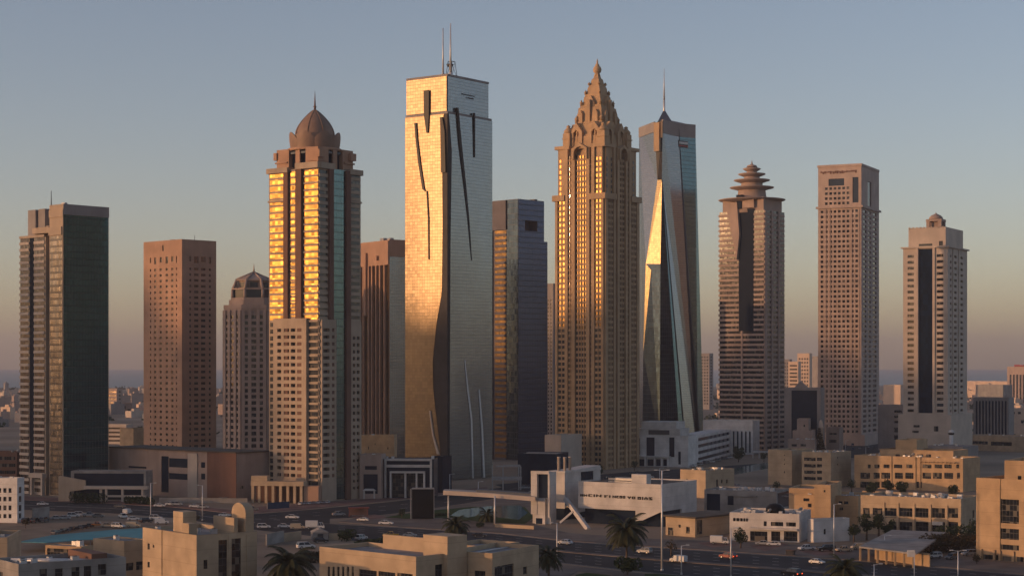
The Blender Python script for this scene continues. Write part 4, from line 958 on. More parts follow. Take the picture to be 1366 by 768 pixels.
def wrows(x0, x1, y0, y1, nr, fy=.45): return wgrid(x0, x1, y0, y1, 1, nr, 1.0, fy)

# ================================================================ far and middle distance
M['sunstone'] = surf('pale_apricot_render', (.62, .46, .34), .8, .12, .1)
block('apartment_building', 'small striped apartment block just right of the teal glass tower, far off', 'building', 120, 156, 163, 552, 518, 30, 'pinkstone', wrows(122, 155, 520, 549, 6), wgrid(157, 162, 520, 549, 1, 6), 'winbrown')
block('villa', 'low pinkish house behind the striped apartment block, far off', 'house', 162, 176, 181, 551, 537, 25, 'pinkstone', [(165, 168, 541, 545), (170, 174, 545, 549)], [], 'winbrown', par=.5)
block('parking_garage', 'low banded parking deck left of the orange box house', 'building', 118, 168, 176, 592, 566, 15, 'pale', wrows(120, 167, 568, 590, 4), [], 'winbrown')
block('box_house', 'plain orange lit box house at the left foot of the brown stone tower', 'building', 161, 178, 206, 606, 571, 38, 'plaster2', [(170, 174, 596, 600)], [], 'winbrown')
block('office_block', 'low dark brown office block with banded windows at the left picture edge', 'building', -46, 22, 42, 657, 603, 12, 'darkbrown', wrows(-40, 21, 606, 652, 5, .5), [], 'windark', ac=6)
block('grey_tower', 'narrow grey brown tower visible between the dark tower and the ornate tower', 'tower', 722, 738, 760, 604, 378, 40, 'greystone', wgrid(723, 737.4, 398, 600, 4, 40, .5, .5), wgrid(739, 758, 398, 600, 4, 40, .5, .5), 'windark')
block('annex', 'low beige annex wedged left of the ornate tower foot', 'building', 728, 748, 775, 629, 580, 30, 'pale', [(731, 738, 604, 620)], [], 'windark')
block('slim_tower', 'slim far grey tower just right of the faceted tower', 'tower', 934, 946, 951, 546, 471, 30, 'greystone', wgrid(935, 945.5, 474, 540, 3, 16), wgrid(946.5, 950.5, 474, 540, 1, 16), 'windark')
block('apartment_tower', 'far apartment block lit bright orange between disc crown tower and grid tower', 'tower', 1064, 1079.5, 1083, 542, 471, 24, 'sunstone', wgrid(1065, 1079, 476, 536, 4, 12, .6, .5), [], 'winbrown', ac=4)
block('apartment_tower', 'lower far apartment block lit orange with balcony bands beside the brighter one', 'tower', 1052, 1064.5, 1068, 548, 482, 24, 'sunstone', wrows(1053.5, 1063.5, 485, 540, 11), [], 'winbrown')
block('apartment_tower', 'far grey apartment slab in shade behind the orange lit blocks', 'tower', 1078, 1091, 1100, 539, 475, 60, 'greystone', [], wgrid(1092, 1099, 478, 534, 3, 12), 'windark')
block('apartment_tower', 'far dull grey block peeping out right of the disc crown tower', 'tower', 1038, 1053, 1056, 537, 479, 24, 'greystone', wgrid(1040, 1052, 482, 532, 4, 11), [], 'windark')
def tealbox_extra(s, t, zt):
    m = MB(); m.fpoly(s.FL, [(s.L(1058), zt-.5), (s.L(1078), zt-.5), (s.L(1072), zt+2), (s.L(1067), zt+4.2), (s.L(1062), zt+2)], -7, -3); m.build('roof_hood', M['greystone'], t)
block('glass_block', 'dark blue glass office block with grey frame between disc crown tower and grid tower', 'building', 1047, 1094, 1099, 606, 517, 6, 'greystone', [(1056, 1090, 520.5, 603)], [], 'navy', extra=tealbox_extra)
block('hall', 'orange lit plain hall behind the left side of the pale tower', 'building', 1179, 1201, 1209, 547, 513, 25, 'sunstone', [], [], 'winbrown', ac=3)
block('office_block', 'grey stone block with banded windows at the left foot of the pale tower', 'building', 1172, 1204, 1222, 601, 540, 20, 'greystone', wrows(1193, 1203.6, 545, 566, 3)+[(1193, 1198, 570, 576), (1193, 1198, 580, 586)], [], 'windark')
block('warehouse', 'long low orange lit warehouse on the horizon right of the pale tower', 'building', 1284, 1350, 1356, 521, 508.5, 4, 'sunstone', [], [], 'winbrown', par=.6)
block('warehouse', 'second low orange lit shed nearer the viewer than the horizon warehouse', 'building', 1285, 1302, 1308, 531, 521, 10, 'sunstone', [(1288, 1291, 525, 529)], [], 'winbrown', par=.6)
block('office_block', 'low grey hip roofed block above the ribbed grey block at the right', 'building', 1302, 1338, 1350, 541, 513, 20, 'concrete', wrows(1304, 1336, 528, 539, 2), [], 'windark')
def redsign(s, t, zt):
    m = MB(); x = s.L(1353)
    while x < s.L(1384): m.fbox(s.FL, x, x+1.5, zt, zt+random.choice((2.4, 3.2, 3.2)), -.5, 0); x += 2.1
    m.build('roof_sign', surf('red_sign_letters', (.30, .04, .035), .5), t)
def ribs(x0, x1, n, y0, y1, wd=1.0, d1=1.2):
    def f_(s, t, zt):
        m = MB()
        for i in range(n):
            x = x0+(x1-x0)*i/(n-1); m.fbox(s.FL, s.L(x)-wd/2, s.L(x)+wd/2, s.z(y1), s.z(y0), .36, d1)
        m.build('ribs', M['greystone'], t)
    return f_
block('ribbed_block', 'grey office block with tall vertical ribs right of the pale tower', 'building', 1299, 1345, 1352, 588, 530, 8, 'greystone', wgrid(1301, 1344, 534, 585, 10, 1, .62, .98), [], 'navy', extra=ribs(1301, 1344, 11, 532, 587, .9))
block('ribbed_block', 'brown ribbed block with red letters on its roof at the right edge', 'building', 1344, 1388, 1400, 537, 489, 8, 'pinkstone', wgrid(1346, 1386, 499, 535, 9, 1, .55, .98), [], 'windark', extra=lambda s, t, zt: redsign(s, t, zt))
block('white_block', 'pale low block with small windows below the red lettered block', 'building', 1344, 1400, 1410, 585, 545, 6, 'pale', [(1350, 1354, 541+8, 544+8), (1358, 1362, 549, 552), (1362, 1366, 560, 564)], [], 'windark')
block('shed', 'long low tan shed with dark openings at the right below the pale tower', 'building', 1288, 1372, 1390, 603, 582, 8, 'plaster', [(1296, 1318, 588, 592), (1322, 1350, 589, 594)], [], 'windark', ac=4, par=.6)
# pale group at the foot of the disc crown and grid towers
s_, t_ = block('stepped_house', 'tan house stepping up to a square stair tower in front of the blue glass block', 'building', 1052, 1086, 1092, 612, 586, 10, 'pinkstone', [(1056, 1063, 592, 595), (1068, 1075, 592, 595)], [], 'windark', ac=6)
block('', '', '', 1058, 1083, 1087, 609, 574, 10, 'pinkstone', [], [], into=t_); block('', '', '', 1064, 1078, 1081, 608, 558.5, 10, 'pinkstone', [(1072, 1074, 566, 569)], [], into=t_)
block('small_block', 'small beige block with two banded windows at the foot of the grid tower', 'building', 1103, 1119, 1124, 603, 570, 12, 'pinkstone', [(1106, 1116, 577, 579.5), (1106, 1116, 586, 590)], [], 'windark')
def lit_tower():
    p = G(1095, 607); D = p.y; t = thing('stair_tower', 'small sunlit domed stair tower rising behind the dark conical tree', 'tower', p); m = MB(); z = lambda y: Zat(D, y); r = 3.4*D/FPX
    m.lathe([(r*1.05, 0), (r, z(571)), (r*1.15, z(570.5)), (r*1.15, z(569)), (r*.95, z(568.6)), (r*.85, z(564)), (r*.5, z(561)), (.1, z(559.5))], 14); m.build('wall', M['sunstone'], t)
lit_tower()
# white hotel group right of the ornate tower
def hotel_extra(s, t, zt):
    m = MB(); a, b = s.a, s.b
    for x0, x1, y0, y1, yy0, yy1 in ((850, 906, 581, 572, 1.5, 20), (852, 899, 572, 563, 5, 22)):
        m.box(-a/2+s.L(x0), -a/2+s.L(x1), -b/2+yy0, -b/2+yy1, s.z(y0)-1.2, s.z(y1))
    m.build('penthouse', M['offwhite'], t)
    m = MB(); m.fbox(s.FL, s.L(864), s.L(892), s.z(580), s.z(574), -8, -1.45); m.build('penthouse_glass', M['winbrown'], t)
    m = MB()
    for x in (862.2, 874.6, 884, 892.3): m.fbox(s.FL, s.L(x)-.5, s.L(x)+.5, 0, s.z(610), .36, 2.2)
    m.fbox(s.FL, s.L(851), s.L(895), s.z(610), s.z(608.4), .36, 2.6); m.build('colonnade', M['white'], t)
s_, t_ = block('white_hotel', 'white hotel with tall dark window slots and long banded wing beside the ornate tower', 'building', 850, 917, 930, 623, 581, 17, 'white',
      [(851, 854, 584, 606), (862.5, 873.5, 583, 609), (893, 900, 583, 609), (905, 908.5, 602, 619), (853, 861.5, 612, 621), (864, 873.7, 612, 621), (875.5, 883, 612, 621), (885, 891.5, 612, 621)],
      [], 'navy', d=.5, ac=8, extra=hotel_extra)
def wing(t):
    p, q = G(917.5, 621), G(973, 606); u = (q-p); l = u.length; u.normalize(); n = Vector((u.y, -u.x, 0))
    PM = (Matrix.Translation(t.location) @ Matrix.Rotation(t.rotation_euler.z, 4, 'Z')).inverted()
    F = Fr(p, u, n); m = MB(); zt = Zat(p.y, 582.5); rects = [(.8, l-.8, zt*(k+.36)/4.3, zt*(k+.85)/4.3) for k in range(4)]
    m.fbox(F, 0, l, 0, zt-.6, -14, 0); holed(m, F, 0, l, 0, zt, rects, .6); o = m.build('wing', M['white'], t); o.matrix_local = PM
    before = set(x.name for x in t.children); windows(t, [(F, *r) for r in rects], M['navy'], 'wing_window', .1)
    for x in t.children:
        if x.name not in before: x.matrix_local = PM
wing(t_)
def frame_extra(s, t, zt):
    m = MB(); 
    for i in range(6): x = 975+i*5.4; m.fbox(s.FL, s.L(x), s.L(x+3.1), 0, s.z(574), .5, 1.4)
    m.build('fins', M['white'], t)
block('white_frame_building', 'white building with deep top slab and vertical fins left of the disc crown tower foot', 'building', 939, 1003, 1012, 606, 561, 8, 'white', [(941, 972.5, 574.5, 603), (974, 1002, 575, 603)], [], 'navy', d=.5, ac=6, extra=frame_extra)
def canopy_small():
    p = G(1003, 611); t = thing('entrance_canopy', 'low white canopy on posts right of the white fin building', 'canopy', p, R(-6)); m = MB(); m.box(0, 16, 0, 6, 3.6, 4.2); m.build('canopy_roof', M['offwhite'], t)
    for i in range(5): m = MB(); m.box(.4+i*3.7, .9+i*3.7, .3, .8, 0, 3.6); m.build('post', M['offwhite'], t)
canopy_small()
def minaret():
    p = G(1269, 617); D = p.y; z = lambda y: Zat(D, y); t = thing('water_tower', 'small white round tower with dark windowed cap in front of the pale tower', 'tower', p); r = 3.0*D/FPX; m = MB()
    m.lathe([(r, 0), (r*.85, z(579.5))], 16); m.lathe([(r*1.3, z(577)), (r*1.35, z(575)), (r*.9, z(573.6)), (.1, z(573))], 16); m.build('shaft', M['white'], t)
    m = MB(); m.lathe([(r*1.0, z(579.5)), (r*1.3, z(578.6)), (r*1.3, z(577))], 16); m.build('cap_window', M['black'], t)
minaret()
# cube building and villas on the right
s_, t_ = block('cube_building', 'tan four storey cube building with a plain left block and ribbon windows', 'building', 1071, 1108, 1134, 650, 603, 25, 'plaster', [(1073, 1088.6, y, y+4.2) for y in (610, 618.6, 627.2, 635.6)]+[(1090, 1097, y, y+4.2) for y in (610, 618.6, 627.2, 635.6)], [(1116, 1117.5, 609, 611), (1116, 1117.5, 618, 620)], 'windark', ac=10, tank=1)
block('', '', '', 1026, 1056, 1084, 647, 600, 25, 'plaster', [(1046, 1047.6, 628, 630.5), (1046, 1047.4, 606, 607.4), (1046, 1047.4, 612, 613.4), (1046, 1047.4, 618, 619.4)], [], into=t_, ac=6)
wA = [(x0, x1, 619, 624) for x0, x1 in ((1158, 1162), (1166.6, 1173.7), (1179, 1187), (1193, 1204), (1209.5, 1217.6), (1231, 1243), (1247, 1257.5), (1260, 1270), (1276, 1280))]
wB = [(x0, x1, 630, 638) for x0, x1 in ((1148, 1161), (1165.5, 1174), (1176, 1188), (1194, 1205), (1208, 1219), (1231, 1242.5), (1245, 1257), (1260, 1272), (1277, 1281))]
wC = [(x0, x1, 642, 650) for x0, x1 in ((1148, 1161), (1169, 1174), (1176, 1188), (1223, 1230))]
def villa_extra(s, t, zt):
    m = MB()
    for x in (1189.5, 1221.5, 1228): m.fbox(s.FL, s.L(x)-.3, s.L(x)+.3, 0, zt, .36, .8)
    m.build('pilasters', M['plaster2'], t)
    m = MB()
    for i in range(9): m.fbox(s.FL, s.L(1230+i*5.6), s.L(1231+i*5.6), s.z(617.6), s.z(616.4), .36, 2.6)
    m.fbox(s.FL, s.L(1229), s.L(1277), s.z(616.4), s.z(615.6), 1.9, 2.3); m.build('pergola', M['plaster2'], t)
s_, t_ = block('large_villa', 'large ochre villa with three rows of windows and stepped penthouse, right of the cube building', 'building', 1141, 1284, 1306, 656, 611, 10, 'plaster2', wA+wB+wC, [], 'windark', ac=12, tank=1, extra=villa_extra)
block('', '', '', 1175, 1271, 1290, 652, 601, 10, 'plaster2', [(1195, 1201, 605.5, 611), (1204.6, 1209.5, 605.5, 611), (1224, 1232, 605.5, 611.5), (1236, 1242.5, 605.5, 611.5)], [], into=t_, ac=10)
block('', '', '', 1196, 1222, 1236, 649, 586.5, 10, 'plaster2', [], [], into=t_, ac=3)
wv = [(x0, x1, 677, 690) for x0, x1 in ((1152, 1160.7), (1164.7, 1177.5), (1181, 1196.5), (1200.5, 1217.6), (1222, 1239), (1244, 1261), (1265.6, 1278.6))]+[(x0, x1, 695.5, 709) for x0, x1 in ((1186, 1196.5), (1200.5, 1217.6), (1222, 1239), (1244, 1261), (1265.6, 1278.6))]
def v2_extra(s, t, zt):
    m = MB()
    for x in (1179.5, 1198.5, 1219.7, 1241.5, 1263.4): m.fbox(s.FL, s.L(x)-.35, s.L(x)+.35, 0, s.z(674), .36, .7)
    m.fbox(s.FL, s.L(1150), s.a+.3, s.z(693.6), s.z(692), .36, .66); m.build('pilasters', M['plaster'], t)
    m = MB(); m.fbox(s.FL, s.L(1245), s.L(1259), s.z(701), s.z(696.5), .36, 1.3); m.build('awning', M['offwhite'], t)
block('long_villa', 'long two storey sandy villa with wide dark windows below the large ochre villa', 'building', 1150, 1281, 1307, 718, 665, 12, 'plaster', wv, [(1296, 1298.5, 680, 690)], 'windark', ac=14, tank=3, extra=v2_extra)
s_, t_ = block('tan_villa', 'tan villa with a square tower and wall mounted coolers between shop and cube building', 'building', 1054, 1144, 1161, 701, 661, 14, 'plaster2', [(1072, 1080, 664, 668), (1108, 1115, 668, 672), (1119, 1124, 668, 672), (1126, 1132, 668, 672), (1120, 1125, 676, 680), (1078, 1083, 671, 676)], [(1149, 1152, 668, 675)], 'windark', ac=8, tank=1)
block('', '', '', 1054, 1088, 1100, 698, 651, 14, 'plaster2', [(1081, 1086, 660, 663)], [], into=t_, ac=4)
block('', '', '', 1088, 1107, 1121, 703, 646, 14, 'plaster2', [(1099, 1101.5, 653, 656)], [], into=t_)
block('beige_block', 'beige two storey block with small arched openings on its right side, behind the angular building', 'building', 909, 941, 978, 664, 627, 35, 'plaster', [(916, 918, 638, 640)], [(954.5, 957, 639, 652), (961, 963, 639, 644), (968, 970, 639, 644)], 'windark', ac=8, tank=1)
def c2_extra(s, t, zt):
    m = MB(); m.fbox(s.FL, s.L(979), s.L(1010), s.z(663), s.z(661.5), .36, 1.0); m.build('ledge', M['concrete'], t)
block('grey_shop', 'low grey building with dark glass front and cluttered roof above the white shop', 'building', 941, 1035, 1054, 686, 655, 8, 'concrete', [(943, 961, 658, 680), (971, 979, 661, 673)], [(1036, 1053, 655.5, 676)], 'navy', ac=16, tank=2, extra=c2_extra)
def s1_extra(s, t, zt):
    m = MB(); m.fbox(s.FL, s.L(1001), s.a, s.z(706.6), s.z(704.6), .36, 2.4); m.build('awning', M['offwhite'], t)
    m = MB(); x = s.L(978.5)
    while x < s.L(999)-.4: wd = random.choice((.5, .7, .9)); m.fbox(s.FL, x, x+wd, s.z(696.8), s.z(692.6), .36, .5); x += wd+.35
    m.build('shop_lettering', M['black'], t)
    m = MB(); m.lathe([(3.2, zt-1), (3.0, zt+1.0), (1.8, zt+2.2), (.1, zt+2.5)], 18, 1.5, 0); m.build('roof_dome_tank', M['black'], t)
block('white_shop', 'white flat roofed shop with columned front and dark domed tank on its roof', 'building', 975, 1065, 1080, 723, 685, 10, 'offwhite', [(1001, 1024, 708, 721), (1029, 1041, 708, 721), (1046, 1064, 708, 721), (1019, 1023, 694.6, 701), (1028.6, 1045, 695.5, 701), (1049, 1062, 696, 701.5)], [], 'windark', ac=18, tank=3, extra=s1_extra)
block('white_shed', 'plain white shed with dark roof standing right of the white shop', 'building', 1079, 1085.5, 1131, 723, 692, 66, 'white', [], [(1098, 1101, 705, 712)], 'windark', roof='roofdark', par=.3)
def guard_extra(s, t, zt):
    m = MB(); m.box(-s.a/2-1.3, s.a/2+1.3, -s.b/2-1.3, s.b/2+1.3, zt+.01, zt+.55); m.build('flat_roof', M['roofdark'], t)
block('guard_house', 'small tan gatehouse with overhanging flat roof beside the main road', 'building', 890, 927, 974, 716, 691, 35, 'plaster', [(892, 899, 703, 714), (906, 909, 699, 703), (916, 921, 702, 711)], [(928.5, 936, 693, 712)], 'windark', par=.2, extra=guard_extra)

block('shed', 'long low grey shed at the foot of the pale tower, behind the large villa', 'building', 1238, 1284, 1304, 621, 595, 20, 'greystone', [(1244, 1254, 601, 607), (1258, 1276, 601, 607)], [], 'windark', ac=4, par=.5)
# ================================================================ near buildings
# left: hall and podium at the foot of the teal tower
def podium_extra(s, t, zt):
    m = MB(); m.fbox(s.FL, s.L(277.5), s.a+.55, 0, zt-.02, .352, .55); m.fbox(s.FR, -.35, s.b, 0, zt-.02, .01, .2); m.build('brown_cladding', M['darkbrown'] if False else surf('red_brown_stone', (.17, .085, .06), .8, .2, .12, streak=.3), t)
    m = MB(); m.fbox(s.FL, s.L(252.5), s.L(265), 0, s.z(607), .352, .9); m.build('pale_pier', M['pale'], t)
    m = MB(); m.fbox(s.FL, -.4, s.a+1.0, zt+.003, zt+.45, -s.b-.4, 1.2); m.build('flat_roof', M['roofdark'], t)
block('podium_building', 'long brown podium with dark recessed balconies between the teal tower and the domed tower', 'building', 147, 315, 361, 668, 604, 18, 'pinkstone',
      [(216, 225.8, 608, 656), (226.2, 251, 611, 623), (226.2, 251, 631, 639), (269, 274.5, 616, 623.5), (269, 274.5, 631, 639), (172, 196, 621.5, 624)], [], 'navy', d=.35, par=.3, ac=0, extra=podium_extra)
def hall_extra(s, t, zt):
    m = MB(); m.fpoly(s.FL, [(s.L(82), 0), (s.L(96.5), 0), (s.L(96.5), s.z(655)), (s.L(118), s.z(652)), (s.L(118), s.z(640)), (s.L(84), s.z(634)), (s.L(82), s.z(635))], 3.0, 3.8); m.build('beige_wing_wall', M['beige'], t)
    m = MB(); m.fbox(s.FL, s.L(118), s.L(202), s.z(651), s.z(647), 2.8, 6.0); m.fbox(s.FL, s.L(147), s.L(200), s.z(661.5), s.z(659), 4.5, 5.5); m.build('canopy_beam', M['pale'], t)
    for x in (139.6, 147, 168.5, 195): m = MB(); m.fbox(s.FL, s.L(x)-.45, s.L(x)+.45, 0, s.z(651), 4.6, 5.5); m.build('canopy_column', M['pale'], t)
block('glass_hall', 'low navy glass hall with pale beam canopy in front of the teal tower', 'building', 96, 194, 203, 668, 628, 5, 'concrete', [(99, 192, 631, 666)], [], 'navy', bdepth=9, par=.3, extra=hall_extra)
block('white_block', 'white four storey block with square windows at the left picture edge', 'building', -40, 22.5, 30.5, 697, 637, 15, 'white', [(x0, x1, y0, y1) for x0, x1 in ((-18, -13), (-9.5, -5), (-2, 2.3), (5, 9.3), (12, 16)) for y0, y1 in ((650.5, 656.6), (662, 668), (673.5, 680), (685, 690.5))], [(24, 27.6, y0, y1) for y0, y1 in ((649, 657), (661, 669), (673, 681), (684, 691))], 'windark', ac=4, par=.8)
def wall_between(name, label, pa, pb, h, th, mat):
    a, b = G(*pa), G(*pb); u = (b-a); l = u.length; an = math.atan2(u.y, u.x); t = MB(); t.box(0, l, 0, th, 0, h); t.box(-.06, l+.06, -.06, th+.06, h+.003, h+.12)
    o = t.build(name, M[mat]); o.location = a; o.rotation_euler = (0, 0, an); return tag(o, label, 'wall')
wall_between('boundary_wall', 'short grey boundary wall beside the white four storey block', (44, 693), (66, 690), 4.0, .4, 'concrete')
wall_between('boundary_wall', 'grey site wall at the corner of the bare lot below the junction', (356, 727), (379, 722), 3.4, .4, 'concrete')
wall_between('boundary_wall', 'pale brown curved site wall left of the site shed', (379, 722), (402, 719), 2.6, .4, 'plaster')
wall_between('kerb_wall', 'low sandy wall along the pavement in front of the pond', (660, 703), (712, 706), 1.2, .3, 'plaster')
wall_between('boundary_wall', 'low pale wall in front of the brown podium', (212, 670), (330, 671), 2.0, .4, 'concrete')
# arcade at the domed tower
def arcade():
    s = Site(335.5, 404, 416, 671, 8); t = s.thing('arcade', 'sandy colonnade of seven bays at the foot of the domed tower', 'arcade'); zt = s.z(642)
    xs = (337, 345.6, 354.7, 364, 374, 383.6, 392.8, 401.6)
    for x in xs: m = MB(); m.fbox(s.FL, s.L(x)-.55, s.L(x)+.55, 0, s.z(648), -1.2, 0); m.box(0, .01, 0, .01, .1, .11) if False else None; m.build('column', M['plaster'], t)
    m = MB(); m.fbox(s.FL, -.3, s.a+.3, s.z(648), zt, -6, .2); m.fbox(s.FL, -.3, s.L(356), zt+.01, s.z(635), -5, -.5); m.fbox(s.FL, -.5, s.a+.5, zt+.012, zt+.4, -6.2, .5) if False else None; m.build('beam', M['plaster'], t)
    m = MB(); m.fbox(s.FL, .3, s.a-.3, 0, s.z(648)-.01, -6, -5.5); m.build('back_wall', M['darkbrown'], t)
    m = MB(); m.fbox(s.FL, s.L(404.5), s.L(424), 0, s.z(648), -6, -1); m.build('side_wall', M['brown'], t)
arcade()
# navy portal building and neighbours right of the domed tower
def portal_extra(s, t, zt):
    m = MB(); L = s.L
    m.fbox(s.FL, L(513.5), L(516), 0, s.z(612), .36, 1.6); m.fbox(s.FL, L(574), L(576.6), 0, s.z(612), .36, 1.6); m.fbox(s.FL, L(513.5), L(576.6), s.z(614.2), s.z(611.4), .37, 1.65); m.fbox(s.FL, L(516), L(574), s.z(623), s.z(619.4), .36, 1.3)
    m.build('outer_frame', M['offwhite'], t)
    m = MB(); m.fbox(s.FL, L(521), L(567.5), s.z(630.4), s.z(628), .36, 2.6)
    for x in (521, 540.6, 555.5, 565.6): m.fbox(s.FL, L(x), L(x+2.2), 0, s.z(630.4), .36, 2.5)
    m.build('inner_frame', M['offwhite'], t)
block('portal_building', 'navy building with nested white portal frames right of the domed tower', 'building', 507, 577.5, 601, 664, 612, 5, 'navy', [(523.5, 540, 631, 662), (543, 555, 631, 662), (558, 565, 631, 662)], [], 'win', par=.4, ac=3, extra=portal_extra, bdepth=14)
block('small_block', 'small tan building with dark opening between domed tower and portal building', 'building', 481, 507.5, 510, 665, 606, 5, 'pinkstone', [(485, 504, 632, 658), (487, 503, 621, 626)], [], 'navy', ac=2, bdepth=12)
block('plant_house', 'orange lit plain box rising behind the small tan building and the portal building', 'building', 482.5, 525, 528, 654, 580, 4, 'plaster2', [(500, 501, 591, 593), (491, 492.2, 595, 599), (517, 518.2, 595, 599)], [], 'windark', ac=1, bdepth=9)
block('navy_block', 'plain dark navy block between the portal building and the silver tower', 'building', 578, 590, 601, 657, 608, 35, 'navy', [], [], 'win', par=.3)
block('navy_hall', 'dark navy hall with pale roof edge between dark tower and ornate tower', 'building', 692, 741, 757, 646, 605, 10, 'navy', [], [], 'win', par=.3, extra=lambda s, t, zt: (lambda m: (m.fbox(s.FL, s.L(703), s.a+.5, zt+.003, zt+.5, -3, .8), m.build('roof_edge', M['metal'], t)))(MB()))
def kiosk():
    p = G(485, 665); t = thing('entrance_kiosk', 'small white porch with a red door below the small tan building', 'kiosk', p, R(-4)); m = MB()
    m.box(-.1, .5, 0, .5, 0, 3.4); m.box(4.2, 4.8, 0, .5, 0, 3.4); m.prism([(-.6, -.4), (5.4, -.4), (5.4, 3), (-.6, 3)], 3.4, 4.3, 0, [(.6, .2), (4.2, .2), (4.2, 2.6), (.6, 2.6)]); m.build('porch', M['offwhite'], t)
    m = MB(); m.box(1.4, 3.2, .9, 1.0, 0, 2.6); m.build('door', surf('red_paint', (.22, .03, .03), .5), t)
kiosk()
def gantry():
    t = thing('steel_gantry', 'pale steel frame gantry standing between the silver tower and the dark tower', 'gantry', G(676, 653), 0); k = G(676, 653).y/FPX
    X = lambda px: (px-676)*k; Z = lambda y: (653-y)*k
    m = MB()
    for x in (657, 671, 692, 694.6): m.box(X(x)-.3, X(x)+.3, -.3, .3, 0, Z(618 if x < 660 else 622))
    for x in (671, 692): m.box(X(x)-.3, X(x)+.3, 7, 7.6, 0, Z(622))
    m.box(X(662), X(695), -.4, .4, Z(622.5), Z(620.5)); m.box(X(656), X(696), -.6, 4, Z(640), Z(636)); m.box(X(671), X(694), 6.9, 7.7, Z(622.5), Z(620.5)); m.box(X(691.6), X(692.4), .4, 7, Z(622.3), Z(621))
    m.build('frame', M['metal'], t)
gantry()
def billboard():
    p = G(549, 692); p2 = G(578, 690); k = p.y/FPX; w_ = 29.5*k; h = 41*k
    t = thing('billboard', 'tall black slab billboard with grey edge frame on the pavement by the junction', 'billboard', p, R(3))
    m = MB(); m.box(.15, w_, 0, 2.2, .25, h-.3); m.build('panel', M['black'], t)
    m = MB(); m.box(0, .14, -.15, 2.4, 0, h); m.box(.14, w_+.2, -.12, 2.4, h-.29, h+.15); m.box(w_+.01, w_+.22, -.15, 2.4, 0, h-.3); m.box(-.5, -.2, .8, 1.6, 0, h*.98); m.build('frame', M['metal'], t)
billboard()
